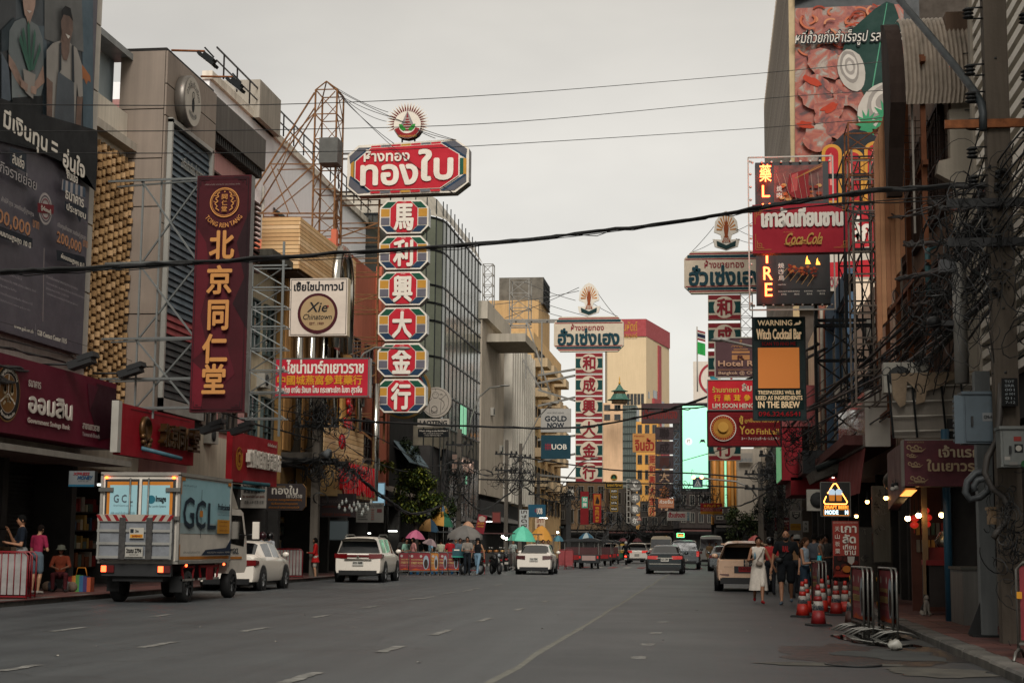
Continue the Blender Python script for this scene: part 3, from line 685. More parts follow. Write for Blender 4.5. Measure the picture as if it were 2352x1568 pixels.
t=thing('snack_shop','narrow snack shop with red lanterns and warm bulbs glowing inside','shop',(4.05,31.6,.13))
b=MB();wd=mat('#59422f',.7,n=.3);b.box(0,.1,0,.1,0,3.2,mat('#8b7355',.6,n=.3));b.box(.95,1.05,0,.1,0,3.2,wd);b.box(0,1.05,1.8,1.9,0,3.2,mat('#5a3020',.7,n=.3));b.box(1.0,1.1,0,1.9,0,3.2,wd);b.box(0,1.1,0,1.9,3.1,3.2,wd);b.obj('frame',t)
b=MB();b.box(.05,.95,-.05,.7,.95,1.05,mat('#8d2226',.5,n=.2));b.box(.05,.95,0,.6,.15,.95,mat('#3c3431',.7,n=.4));b.box(.5,.9,-.03,0,.2,.9,mat('#8c2b2b',.6,n=.5,s=9));b.obj('counter',t)
b=MB();b.box(.1,.9,.1,.5,1.05,1.3,mat('#862a24',.5,n=.4));b.lathe([(.2,0),(.24,.12),(.14,.3),(0,.34)],mat('#77736a',.25,metal=.6,n=.4),(.5,.3,1.3));b.obj('steamer',t)
b=MB();
for k in range(16):b.box(.1+.1*(k%8),.17+.1*(k%8),1.74,1.8,1.2+.35*(k//8),1.45+.35*(k//8),mat(rnd.choice(['#9c3028','#b8863c','#7c7468','#4c6250']),.5,n=.3))
b.obj('packet',t,kind='stuff')
def bulb(p,e=14,r=.05,label='glowing warm bulb hanging in the snack shop',cat='bulb',col='#ffcf8a',group=None,cord=.5):
 t=thing('hanging_bulb',label,cat,p,0,group);b=MB();b.ball((0,0,0),r,glow(col,e),8,6);b.obj('globe',t)
 b=MB();b.cyl((0,0,r*.8),(0,0,cord),.008,DK(),4);b.lathe([(.02,0),(.035,-.0),(.03,.06),(.0,.06)],DK(),(0,0,r*.7),n=8);b.obj('cord',t)
for i,(px,py)in enumerate(((2085,1190),(2110,1183),(2163,1182))):
 bulb(X(px,py,31.4+i*.1),10,.055,('left','middle','right')[i]+'most of the three warm bulbs glowing over the snack shop counter',group='warm bulbs of the snack shop')
def lantern(p,r,label,group,c='#8e1c14',e=.25,name='paper_lantern',cord=.3):
 t=thing(name,label,'lantern',p,0,group);b=MB();b.ball((0,0,0),(r,r,r*.8),mat(c,.45,n=.15,emit=e),12,8);b.obj('shade',t)
 b=MB();g_=mat('#b08a3c',.4,metal=.5,n=.2);b.cyl((0,0,r*.72),(0,0,r*.9),r*.4,g_,10);b.cyl((0,0,-r*.9),(0,0,-r*.72),r*.4,g_,10);b.obj('cap',t)
 b=MB();b.cyl((0,0,-r*1.9),(0,0,-r*.85),r*.12,mat(c,.6),6);b.cyl((0,0,r*.85),(0,0,r+cord),.008,DK(),4);b.obj('tassel',t)
for i,(px,py)in enumerate(((2125,1172),(2131,1188),(2101,1190),(2100,1205),(2128,1203))):
 lantern(X(px,py,32.2),.085,'small red lantern, '+('topmost','second from the top right','upper left','lower left','lower right')[i]+' in the cluster inside the snack shop','red lanterns in the snack shop',e=.5)
for i,(px,py,r)in enumerate(((2091,1062,.30),(2063,1105,.34))):
 lantern(X(px,py,36),r,('round dark gold lantern hanging nearer the red shop sign','larger dark round lantern under the red awning')[i],'old dark lanterns under the awnings','#2e2a18',0.0,cord=.8)
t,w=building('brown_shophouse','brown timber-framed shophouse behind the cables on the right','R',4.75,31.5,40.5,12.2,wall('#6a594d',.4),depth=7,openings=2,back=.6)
b=MB();b.box(w-.05,w+.02,.05,7,3.5,10.6,wall('#a79e91',.35));b.obj('gable_wall',t)
for lx in(1.5,4.5,7.3):
 for z in(5.0,8.2):win(t,lx,z,2.2,2.3,mat('#4a3222',.7,n=.3),GL,4,2,y=-.02)
b=MB();rs=mat('#7d4a22',.7,n=.4)
for z in(4.6,6.9,8.9,11):b.box(0,w+.6,-.6,-.5,z,z+.1,rs)
for lx in(0,2.2,4.4,6.6,9.3):b.box(lx,lx+.1,-.6,-.5,4.5,11.2,rs)
b.obj('rusty_frame',t)
t=thing('corrugated_hood','curved weathered corrugated iron hood over a caged balcony','canopy',(3.86,31,0))
b=MB();ci=mat('#b0a496',.55,metal=.25,n=.55,s=7,streak=True);W_=1.42;n=34
P=[]
for i in range(n+1):
 x=W_*i/n;dz=.022*(1 if i%2 else-1);row=[]
 for j in range(11):
  a=(PI*.53)*j/10;row.append((x,1.5-(1.5+dz)*math.sin(a)-.0,10.2+.1+(2.05+dz)*math.cos(a)))
 row[-1]=(x,-.02+dz,10.15);P.append(row)
for i in range(n):
 for j in range(10):b.add([P[i][j],P[i+1][j],P[i+1][j+1],P[i][j+1]],[(0,3,2,1)],ci)
b.obj('corrugated_sheet',t)
b=MB();bw=wall('#3a302b',.4);prof=[(1.5,12.3)]+[(1.5-1.5*math.sin(PI/2*k/8),10.2+2.05*math.cos(PI/2*k/8))for k in range(9)]+[(.5,9.4),(.9,8.5),(1.1,8.5),(1.5,12.3)]
b.add([(-.3,y,z)for y,z in prof]+[(.0,y,z)for y,z in prof],[tuple(range(len(prof))),tuple(range(2*len(prof)-1,len(prof)-1,-1))]+[(i,i+len(prof),(i+1)%len(prof)+len(prof),(i+1)%len(prof))for i in range(len(prof))],bw);b.obj('end_board',t)
b=MB();mb_=metal('#3b2f28')
for k in range(13):b.bar((.02+k*.12,.7,8.2),(.02+k*.12,.7,10.1),.012,mb_)
for k in range(13):b.bar((.02,.7,8.2+k*.15),(1.5,.7,8.2+k*.15),.012,mb_)
b.bar((.15,.3,7.6),(.15,.3,10.3),.04,mat('#9b948a',.5));b.bar((0,.6,8.3),(.6,.4,10),.05,mb_);b.obj('cage',t)
t=thing('pale_stepped_wall','pale plaster wall stub stepping down under the corrugated hood','wall',(4.45,31.25,0))
b=MB();b.prism([(.0,8.8),(.35,8.6),(.3,6.5),(1.6,6.5),(1.6,10.1),(.28,10.1),(.28,9.1),(.05,9.05)],0,.3,wall('#a69d90',.3));b.obj('plaster',t)
t=thing('timber_fin','tall fin of narrow light-brown timber strips beside the noodle poster','screen',(3.3,33,0))
q=MB();q.box(0,.07,-.03,0,0,1,mat('#93694a',.6,n=.3));
for k in range(6):
 q=MB();q.prism([(0,4.9+.35*k),(.095,5.0+.35*k),(.095,9.4+.28*k-.05),(0,9.2+.28*k-.05)]if k<6 else[],-.04,.12,mat(('#c08c66','#c8966e','#b5815c')[k%3],.6,n=.3));q.obj('timber_strip',t,loc=(.1*k+.12,0,.75))
def frame3(name,label,x0,x1,y0,y1,z0,z1,nx,nz_,m,w_=.06,diag=True,cat='frame'):
 t=thing(name,label,cat,(x0,y0,z0));b=MB();Wd,D_,Hh=x1-x0,y1-y0,z1-z0
 for k in range(nx+1):
  for yy in(0,D_):b.bar((Wd*k/nx,yy,0),(Wd*k/nx,yy,Hh),w_,m)
 b.obj('upright',t);b=MB()
 for j in range(nz_+1):
  for yy in(0,D_):b.bar((0,yy,Hh*j/nz_),(Wd,yy,Hh*j/nz_),w_*.85,m)
  for k in range(nx+1):b.bar((Wd*k/nx,0,Hh*j/nz_),(Wd*k/nx,D_,Hh*j/nz_),w_*.7,m)
 b.obj('rail',t)
 if diag:
  b=MB()
  for j in range(nz_):
   for k in range(nx):
    b.bar((Wd*k/nx,0,Hh*j/nz_),(Wd*(k+1)/nx,0,Hh*(j+1)/nz_),w_*.6,m)
    b.bar((Wd*(k+1)/nx,D_,Hh*j/nz_),(Wd*k/nx,D_,Hh*(j+1)/nz_),w_*.6,m)
  b.obj('brace',t)
 return t
BLK=metal('#1d2122');GRY=mat('#8c8176',.6,metal=.3,n=.5,s=5)
frame3('steel_sign_frame','tall black steel frame behind the red soft-drink sign',3.45,4.3,41,43,5.2,11.6,2,5,BLK,.045)
frame3('pipe_scaffold','tall scaffold of pale rusting square pipes on the right facade',3.35,4.45,37.4,38.6,4.8,10.9,2,8,GRY,.045,False)
frame3('rusty_sign_frame','upper rusty sign frame leaning in front of the noodle poster',3.2,4.1,36.5,37.5,9.4,11.3,1,3,RUST(),.035)
frame3('warning_sign_frame','black steel bracket frame carrying the dark green bar sign',2.95,4.5,45.4,45.6,4.4,7.9,1,3,BLK,.08)
frame3('round_corner_frame','black square frame carrying the glowing grill sign',2.9,4.6,44.3,44.6,7.6,11.9,2,2,BLK,.08,False)
t,w=building('pink_cream_shophouse','cream shophouse with pink canopy beyond the steel sign frames','R',4.6,40.6,52,8.8,wall('#c0aa9a',.35),openings=2,back=.8)
for lx in(2,5.5,9):
 win(t,lx,4.6,2.2,1.9,mat('#3f4c58',.6),glass('#28323a'),3,2)
b=MB();b.box(0,w,-1.3,0,4.0,4.25,wall('#6a4a47'));b.obj('canopy_slab',t)
t,w=building('blue_trim_shophouse','pale shophouse with slate blue trim and grilled windows','R',4.7,52.1,62,10.2,wall('#c4b6a5',.35),openings=2,back=.8)
b=MB();bt=wall('#46586a')
for lx in(0,4.8,9.4):b.box(lx,lx+.5,-.3,0,3.5,10.4,bt)
b.box(0,w,-.3,0,9.8,10.6,bt);b.obj('trim',t)
for lx in(2.7,7.4):
 for z in(4.3,7.2):win(t,lx,z,2.8,2.0,mat('#8d8578',.6),GL,5,4)
t,w=building('cream_column_shophouse','cream shophouse with brown drainpipe and pink sloped canopy','R',4.5,62.1,74.8,11.0,wall('#cab8a0',.35),openings=3,back=.8)
b=MB();b.prism([(0,6.6),(6,6.6),(6,8.4),(0,8.4)],-1.6,-.0,wall('#7f4c4c'));b.obj('pink_canopy',t)
b=MB();b.cyl((12.0,-.15,3.5),(12.0,-.15,11),.14,mat('#7b4a38',.6),8);b.obj('drainpipe',t)
for lx in(8,10.6):
 for z in(4.2,7.4):win(t,lx,z,1.6,2.1,mat('#3f4444',.6),GL,2,3)
t=thing('ribbed_tower','tall tower with a ribbed bronze flank and a huge noodle poster','building',(4.13,75,0))
b=MB();b.box(0,9,.2,36,0,33,mat('#4b4239',.8,n=.3));b.obj('core',t)
q=MB();q.box(-.32,0,0,.22,12,33,mat('#8a7c6b',.4,metal=.35,n=.4,s=2));qm=q.mesh('rib')
for k in range(44):link('rib',qm,t,loc=(0,.3+k*.82,0))
b=MB();b.box(-.3,0,-.05,.25,12,33,mat('#a8946f',.5,n=.2));b.obj('corner_rib',t)
p=thing('noodle_poster','huge poster of prawns, noodles and green leaves on the ribbed tower','billboard',(4.13,74.9,12.6))
_S=type('o',(),{})()
PW=X(2062,400,74.9).x-4.13+1.2
b=MB();b.box(0,PW,0,.1,0,20,mat('#23282a',.5,n=.2));b.obj('sheet',p)
ca,cz=X(1825,300,74.9),None
def pu(px,py):v=X(px,py,74.9);return(v.x-4.13,v.z-12.6)
b=MB();lay=[.02]
def pp(pts,c,mt=None):
 P_=[pu(*q)for q in pts];
 if area2(P_)<0:P_=P_[::-1]
 flat(b,P_,-lay[0],mt or paint(c));lay[0]+=.004
def pell(cx,cy,rx,ry,c,rot=0,n=20,mt=None,wob=0,sd=1):
 pts=[]
 for i in range(n):
  a=2*PI*i/n;k=1+wob*noise.noise((math.cos(a)*1.5+sd,math.sin(a)*1.5,sd));x=rx*k*math.cos(a);y=ry*k*math.sin(a)
  pts.append((cx+x*math.cos(rot)-y*math.sin(rot),cy+x*math.sin(rot)+y*math.cos(rot)))
 pp(pts,c,mt)
def food(c,k):
 m=bpy.data.materials.new('printed_prawn');m.use_nodes=True;N=m.node_tree.nodes;l=m.node_tree.links.new;t_=N.new('ShaderNodeTexCoord');a=N.new('ShaderNodeTexNoise');a.inputs['Scale'].default_value=.75;a.inputs['Detail'].default_value=9;a.inputs['Roughness'].default_value=.62;a.inputs['Distortion'].default_value=1.4
 v_=N.new('ShaderNodeVectorMath');v_.inputs[1].default_value=(k*.37,0,k*.11);l(t_.outputs['Object'],v_.inputs[0]);l(v_.outputs[0],a.inputs['Vector']);r=N.new('ShaderNodeValToRGB');e=r.color_ramp.elements;e[0].position=.36;e[0].color=lin('#3a0d05');e[1].position=.64;e[1].color=lin('#8c7f73')
 for p_,q_ in((.43,'#6e2110'),(.52,'#8a4028'),(.58,'#74655b')):x_=e.new(p_);x_.color=lin(q_)
 l(a.outputs['Fac'],r.inputs[0]);l(r.outputs[0],N['Principled BSDF'].inputs['Base Color']);N['Principled BSDF'].inputs['Roughness'].default_value=.5;return m
PRAWN=None
pp([(1826,20),(2075,10),(2075,400),(1826,400)],'',food('#8a4a34',3))
for k in range(46):
 cx,cy=rnd.uniform(1855,2050),rnd.uniform(24,130);r0=rnd.uniform(12,30);a0=rnd.uniform(0,6);pts=[]
 for i in range(9):a=a0+i*.3;pts.append((cx+r0*math.cos(a),cy+r0*.7*math.sin(a)))
 for i in range(8,-1,-1):a=a0+i*.3;pts.append((cx+(r0-5)*math.cos(a),cy+(r0-5)*.7*math.sin(a)))
 pp(pts,rnd.choice(['#b0694a','#a3452a','#b98262','#8f3c22']))
for cx,cy,rx,ry,rot,c in((1880,150,60,38,.5,'#a39a90'),(1860,215,50,45,.2,'#9f8f84'),(1955,215,62,44,-.2,'#b0603f'),(1985,235,50,36,.2,'#b8a092'),(1890,265,48,36,.6,'#a0553c'),(1862,320,44,40,.1,'#a7978c'),(1925,300,50,30,.4,'#983c24'),(1895,205,20,12,.3,'#a33b1f'),(1930,235,14,26,.1,'#a8371c')):
 pell(cx+(14 if cx<1900 else 0),cy,rx*.72,ry*.85,c,rot,mt=food(c,cx),wob=.35,sd=cx)
for cx,cy,rx,ry,rot in((1865,190,30,9,.5),(1905,250,26,8,-.4),(1960,190,34,9,-.3),(1850,290,26,8,.2),(1990,260,24,8,.6)):pell(cx,cy,rx*.8,ry,'#a33c1e',rot,wob=.6,sd=cy)
pp([(1935,118),(1946,80),(1980,50),(2008,25),(2035,8),(2052,14),(2060,35),(2070,70),(2070,190),(2040,215),(1995,245),(1968,190)],'#0f3a32')
pp([(2035,12),(2037,12),(2003,212),(2000,212)],'#4c8a6f')
pell(1955,165,31,48,'#a9a39b',-.25,wob=.1);
for k,c in enumerate(('#86807a','#b5afa7','#8d8781','#b1aba3')):pell(1951,157,22-5*k,36-8*k,c,-.2,wob=.15,sd=k)
pell(2020,245,42,62,'#aca69e',.75,wob=.1)
for k,c in enumerate(('#8e8882','#b7b1a9','#8d8781')):pell(2026,235,30-8*k,44-12*k,c,.7,wob=.15,sd=k)
for px0,py0,s_ in((1990,290,1.0),(2035,275,1.25)):
 pts=[]
 for i in range(22):
  a=2*PI*i/22;r_=(34 if i%2 else 17)*s_;pts.append((px0+r_*math.cos(a)*.8,py0-r_*math.sin(a)*1.1))
 pp(pts,'#3a8560')
pp([(1826,5),(1880,-14),(2075,-20),(2075,-40),(1826,-40)],'#1b2022')
b.obj('printed_food',p);b=MB()
lay[0]+=.02
def ptext(s_,x0,y0,x1,y1,c,bold=0,ex=0,sh=0):
 (a,d_),(e,f_)=pu(x0,y1),pu(x1,y0);text(b,s_,a,e,d_,f_,paint(c),-lay[0],bold,sh and 0,sh);lay[0]+=.03
ptext('หมี่ถ้วยกึ่งสำเร็จรูป รสต้มยำ',1824,66,2068,118,'#20282b',.07,sh=.16);ptext('หมี่ถ้วยกึ่งสำเร็จรูป รสต้มยำ',1824,70,2068,114,'#c6c1b8',.0,sh=.16)
pell(1960,430,100,110,'#20242a',0,28,wob=.35,sd=4)
for(x0,x1,yt)in((1893,1925,338),(1940,1975,350),(1990,2050,330)):
 pell((x0+x1)/2,yt+18,(x1-x0)/2+7,20,'#b8893a');pp([(x0-7,yt+18),(x1+7,yt+18),(x1+7,470),(x0-7,470)],'#b8893a');pell((x0+x1)/2,yt+20,(x1-x0)/2-1,15,'#a3202c');pp([(x0+1,yt+20),(x1-1,yt+20),(x1-1,465),(x0+1,465)],'#a3202c');pp([(x0+10,yt+22),(x0+15,yt+18),(x0+17,430),(x0+12,430)],'#c98078')
pp([(1826,480),(2080,476),(2080,640),(1826,640)],'#a8232f');pp([(1826,590),(2000,570),(2000,600),(1826,612)],'#b7b1a8');pp([(1826,640),(2080,640),(2080,672),(1826,672)],'#a39c92')
ptext('081-7',1952,645,2000,665,'#d0cac0',.02);ptext('เล็ก',1940,500,2000,560,'#c9c3ba',.06);ptext('PRO COLOUR',1870,640,1945,664,'#8c2a40',.02)
b.obj('printed_words',p)
t=thing('blank_light_box','blank white light box with a sheeted side above a faded red awning','sign',(3.72,40,0));
v0=X(1985,895,40);v1=X(2035,1025,40);t.location=(v0.x,40,v1.z);H_=v0.z-v1.z;
b=MB();b.box(0,.62,0,.05,0,H_,mat('#ded8ce',.5,n=.15));b.obj('panel',t)
fp=X(1925,940,47);b=MB();b.add([(0,0,0),(0,0,H_),(fp.x-v0.x,7,H_-.0),(fp.x-v0.x,7,.0)],[(0,1,2,3)],glass('#b3afa8'));b.obj('sheeted_side',t)
b=MB();k=14
for i in range(k):
 f0,f1=i/k,(i+1)/k;xa,xb=(fp.x-v0.x)*f0,(fp.x-v0.x)*f1
 b.add([(xa,7*f0,-.03),(xb,7*f1,-.03),(xb-.1-.06*(i%2),7*f1,-1.15),(xa-.1-.06*((i+1)%2),7*f0,-1.15)],[(0,1,2,3)],mat('#853b38',.8,n=.3))
b.obj('awning',t)
t=thing('black_canopy','black boxy canopy with small downlights over the pavement','canopy',(2.9,52,3.8));b=MB();b.box(0,1.9,0,5,0,.75,mat('#1c2022',.4,n=.2));b.obj('box',t)
b=MB();
for k in range(5):b.box(.4+.25*k,.47+.25*k,.8+k*.7,.87+k*.7,-.01,.0,glow('#fff0d8',6))
b.obj('downlight',t)
t=thing('red_fascia_box','deep red fascia box with a lit screen on its edge','sign',(2.35,55,3.2));b=MB();b.box(.3,2.2,0,4,0,.6,paint('#7d1620'));b.box(0,.7,0,4,.5,2.3,paint('#861a26'));b.obj('box',t)
b=MB();b.box(-.04,0,.2,3.8,.55,2.2,glow('#7fc890',.14));b.obj('screen',t)
t=thing('rolled_awning','half-rolled grey awning sagging below the black canopy','awning',(3.0,47,3.35));b=MB();M=Matrix.Rotation(R(-22),4,'Y');b.box(0,1.5,0,3.2,0,.3,mat('#6e6a62',.8,n=.5,s=5),M=M);b.obj('cloth',t);b=MB();b.tube([(0,-.05,.35),(1.4,-.05,.95)],.09,mat('#26302f',.6),8);b.obj('roller',t)
t,w=building('far_right_shophouse','low grey shophouse far along the right side behind the cables','R',4.4,111.5,132,9.6,wall('#8f8578',.4),openings=5,back=1)
for k in range(5):
 for z in(4.4,7.0):win(t,2+k*4,z,2.2,1.8,mat('#4a4844',.6),GL,3,1)
t,w=building('pale_end_building','pale plastered building with a small phone number board','R',4.0,132.5,160,11.2,wall('#b1a698',.35),openings=5,back=1)
def camwall(name,label,px0,px1,pyt,d,m,depth=8,cat='building',cols=0,rows=0,wz0=4.5,fm=None,gm=None,ww=.6,wh=.6,base=True,bz=3.6):
 a=X(px0,pyt,d);c=X(px1,pyt,d);t=thing(name,label,cat,(a.x,d,0));Wd=c.x-a.x;H_=a.z
 b=MB();b.box(0,Wd,0,depth,bz if base else 0,H_,m);b.obj('wall',t)
 if base:b=MB();b.box(0,Wd,.5,depth,0,bz,mat('#22211f',.9,n=.4,s=2));b.obj('ground_floor',t)
 for i in range(cols):
  for j in range(rows):
   cw=Wd/cols;rh=(H_-wz0)/rows
   win(t,cw*(i+.5),wz0+rh*j+rh*(1-wh)/2,cw*ww,rh*wh,fm or mat('#6a655c',.6),gm or GL,2 if cols<9 else 1,1,fr=.06)
 return t,Wd,H_
camwall('phone_number_wall','pale end wall facing down the street with the small phone number board',1693,1748,1030,131,wall('#b4aa9d',.3),6)
S=Sign('phone_number_board','small white board reading 089-170-1133 on the pale end wall','sign',1697,1040,1729,1062,130.5,.1,'#b9b2a8','#9a948a',boxname='board');S.text('089-170-1133',1699,1052,1726,1060,'#5a7f96',.0);S.done()
t,Wd,H_=camwall('orange_column_building','building with orange fluted columns and green-lit glass beside the screen',1632,1692,1005,158,wall('#8a6a3e',.3),8)
b=MB();
for k in range(4):b.cyl((.35+k*.72,-.2,3.6),(.35+k*.72,-.2,H_),.22,mat('#b57c32',.6,n=.3),10)
b.obj('orange_column',t);b=MB();b.box(1.35,1.7,-.08,0,5,10,glow('#9fe8bf',.18));b.obj('lit_glass',t)
t,Wd,H_=camwall('logo_tower','white rooftop tower printed with a round red and teal logo',1592,1655,830,205,wall('#b5aca2',.2),8,cols=0)
b=MB();v=X(1640,870,205);x_=v.x-t.location.x;ring(b,x_+.2,v.z,1.9,2.2,-.05,paint('#9c3842'),30);flat(b,[(x_-.6,v.z+1.2),(x_+.7,v.z-.2),(x_+.7,v.z-.9),(x_-.5,v.z+.1)],-.06,paint('#2f7f8c'));flat(b,[(x_-1.2,v.z-1.3),(x_+1.4,v.z-.9),(x_+1.4,v.z-1.4),(x_-.9,v.z-1.7)],-.06,paint('#8f9494'));b.obj('logo',t)
t,Wd,H_=camwall('screen_building','dark building carrying the tall mint green advertising screen',1545,1640,925,196,mat('#3a3634',.8,n=.3),10)
t,Wd,H_=camwall('orange_shophouse','orange plastered building far down the street behind the gold shop signs',1461,1512,968,215,wall('#b98f52',.3),9,cols=3,rows=5,wz0=8)
t,Wd,H_=camwall('glass_tower_far','narrow dark glass tower with a pale grid far down the street',1430,1462,930,235,mat('#34423f',.3,n=.3),9,cols=6,rows=16,wz0=5,fm=mat('#59625d',.5),gm=mat('#8f9a94',.2,metal=.3,n=.6,s=.3),ww=.82,wh=.8)
t,Wd,H_=camwall('striped_office_tower','distant grey office tower with fine vertical stripes',1385,1431,985,300,wall('#7c7972',.3),12,cols=9,rows=14,wz0=6,fm=mat('#8c877d',.6),ww=.5,wh=.86)
t,Wd,H_=camwall('cream_flats_far','cream block with a roof terrace under the green pagoda roof',1383,1430,925,262,wall('#bda184',.3),9,cols=2,rows=2,wz0=22)
v=X(1423,921,255);t=thing('pagoda_roof','two-tiered green tiled pagoda roof on a far rooftop','roof',tuple(v))
gm=mat('#3f6a5c',.6,n=.4,s=3);dm=mat('#8c7458',.7)
def hip(b,r0,r1,z0,z1,m):
 n=8;o=[];i_=[]
 for k in range(n):
  a=2*PI*k/n+PI/8;o.append((r0*math.cos(a),r0*math.sin(a),z0+.15));i_.append((r1*math.cos(a),r1*math.sin(a),z1))
 mid=[((p[0]*.45+q[0]*.55),(p[1]*.45+q[1]*.55),z0+(z1-z0)*.33)for p,q in zip(o,i_)]
 vs=o+mid+i_
 b.add(vs,[(k,(k+1)%n,n+(k+1)%n,n+k)for k in range(n)]+[(n+k,n+(k+1)%n,2*n+(k+1)%n,2*n+k)for k in range(n)],m)
b=MB();hip(b,2.1,1.1,0,1.15,gm);b.obj('lower_eaves',t);b=MB();hip(b,1.5,.12,1.45,2.75,gm);b.obj('upper_eaves',t)
b=MB();b.cyl((0,0,-.4),(0,0,.6),1.3,dm,8);b.cyl((0,0,1.0),(0,0,1.6),.95,dm,8);b.lathe([(.12,2.7),(.2,3.0),(.06,3.3),(.1,3.6),(0,4.2)],mat('#c39a45',.4,metal=.5),n=8);b.obj('lantern_and_finial',t)
a=X(1395,740,330);c=X(1484,740,330);e=X(1535,800,345)
t=thing('cream_hotel_tower','tall cream tower with a red parapet and red balconies closing the view','building',(a.x,330,0))
Wd=c.x-a.x;H_=c.z;TW=mat('#d2bd9c',.8,n=.12,s=.3,streak=True);RDW=mat('#a3474a',.7,n=.15)
ang=math.atan2(24,e.x-c.x+.0)
b=MB();Ls=math.hypot(e.x-c.x,22)
b.add([(0,0,0),(Wd,0,0),(e.x-a.x,22,0),(-2,22,0),(0,0,H_),(Wd,0,H_),(e.x-a.x,22,H_),(-2,22,H_)],[(0,1,5,4),(1,2,6,5),(2,3,7,6),(3,0,4,7),(4,5,6,7)],TW);b.obj('wall',t)
b=MB();b.add([(-.2,-.2,H_-3),(Wd,-.25,H_-3),(e.x-a.x+.2,21.9,H_-3),(-.2,-.2,H_+.7),(Wd,-.25,H_+.7),(e.x-a.x+.2,21.9,H_+.7),(-2,22,H_+.7)],[(0,1,4,3),(1,2,5,4),(3,4,5,6)],RDW);b.obj('parapet',t)
dx,dy=(e.x-c.x)/Ls,22/Ls
def onside(s0,s1,z0,z1,out,m,nm):
 q=MB();nx,ny=dy,-dx
 P=[]
 for z in(z0,z1):
  for s_,o_ in((s0,out),(s1,out),(s1,-.02),(s0,-.02)):P.append((Wd+dx*s_+nx*o_,dy*s_+ny*o_,z))
 q.add(P,[(0,3,2,1),(4,5,6,7),(0,1,5,4),(1,2,6,5),(2,3,7,6),(3,0,4,7)],m);q.obj(nm,t)
Lx=Ls
onside(.48*Lx,.60*Lx,6,H_-3.6,.25,RDW,'stair_shaft')
for k in range(8):
 z=H_-17-4.0*k*1.13
 if z<8:break
 onside(.24*Lx,.48*Lx,z,z+1.3,.5,RDW,'balcony');onside(.60*Lx,.9*Lx,z-1.5,z-.2,.5,RDW,'balcony')
 onside(.28*Lx,.46*Lx,z+1.5,z+3.2,.05,GL,'window');onside(.62*Lx,.76*Lx,z,z+1.5,.05,GL,'window');onside(.08*Lx,.13*Lx,z+1,z+2.4,.05,GL,'window')
for k in range(7):q=MB();q.box(Wd*.32+k*.75,Wd*.32+k*.75+.6,-.08,0,31,33.3,GL);q.obj('window',t)
v=X(1431,752,329);b=MB();text(b,'ลิมหัตถ์',v.x-a.x-.8,v.x-a.x+3.0,H_-1.9,H_+.2,paint('#b98a3f'),-.3,.02);text(b,'ทาวเวอร์',v.x-a.x-.8,v.x-a.x+3.0,H_-3.3,H_-2.3,paint('#b98a3f'),-.3,.01);b.obj('lettering',t)
for i,(p0,p1,pt,d,c,lab)in enumerate(((1236,1300,1130,165,'#3b3732','dim shophouse front far left below the bank sign'),(1300,1392,1105,214,'#5b4b3a','shabby brown shophouse at the far left bend'),(1392,1470,1120,225,'#4a4540','dark shophouse in the middle of the street end'),(1470,1560,1150,208,'#3f3b38','cluttered dark shopfront right of the white round signs'),(1560,1640,1128,190,'#37322f','dark shopfront below the mint screen'),(1640,1745,1165,150,'#2f2b29','dark shopfront behind the street tree at right'))):
 t,Wd,H_=camwall('far_shophouse',lab,p0,p1,pt,d,wall(c,.5),6,cols=4,rows=2,wz0=3.8,ww=.6)
 b=MB();b.box(.2,Wd-.2,-1.2,0,3.2,3.4,mat(rnd.choice(['#4f4a44','#5a3a35','#3d4848']),.8,n=.4));b.obj('awning',t)
ORD6=('topmost','second from the top','third from the top','third from the bottom','second from the bottom','lowest')
# ================================================================ hanging signs
WH='#d8d1c5';RED='#b42636';STEEL=metal('#7a7974',.4)
def scale_pts(pts,k,c):return[(c[0]+(p[0]-c[0])*k,c[1]+(p[1]-c[1])*k)for p in pts]
S=Sign('gold_shop_header_sign','large red octagonal gold shop sign with white Thai letters on the yellow gantry','sign',797,322,1076,447,70,.75,WH,mat('#6b625c',.4,metal=.4,n=.4),outline=[(797,354),(822,331.5),(1044,322),(1076,344),(1076,421),(1046,444),(823,447),(797,427)])
for pts,c in(([(801,357),(823,337),(848,337),(803,372)],'#5f6067'),([(806,377),(853,337),(846,337),(803,372)],'#27425a'),([(805,373),(812,367),(812,407),(805,402)],'#b58a3c'),([(812,367),(816,364),(816,411),(812,407)],'#1c5b4b'),([(801,424),(803,404),(850,441),(823,443)],'#5f6067'),([(803,404),(806,402),(853,438),(846,441)],'#27425a'),([(1020,328),(1044,326),(1072,346),(1070,362)],'#5f6067'),([(1012,330),(1020,328),(1070,362),(1070,367)],'#27425a'),([(1056,366),(1064,366),(1064,402),(1056,404)],'#1c5b4b'),([(1064,366),(1071,368),(1071,404),(1064,404)],'#b58a3c'),([(1071,406),(1071,420),(1044,439),(1020,440)],'#5f6067'),([(1068,402),(1071,406),(1020,440),(1012,439)],'#27425a')):S.poly(pts,c)
for i,c in enumerate((RED,'#6a6b70',RED,'#b58a3c',RED,'#6a6b70',RED)):
 x0=852+i*23;S.poly([(x0,334-i*.8),(x0+22,333-i*.8),(x0+22,338-i*.8),(x0,339-i*.8)],c);S.poly([(x0,438.5-i*.3),(x0+22,438-i*.3),(x0+22,443-i*.3),(x0,443.5-i*.3)],c)
IN=[(852,340),(1014,334),(1053,358),(1053,406),(1011,434),(852,436),(817,408),(817,370)]
S.poly(scale_pts(IN,1.018,(935,385)),WH).poly(IN,RED);S.done('colour_panels')
S.text('ห้างทอง',836,343,942,372,WH,.05,.05).text('ทอง',829,378,962,427,WH,.09,.05).text('ใ',962,345,993,419,WH,.06,.05).text('บ',997,366,1042,417,WH,.09,.05).done()
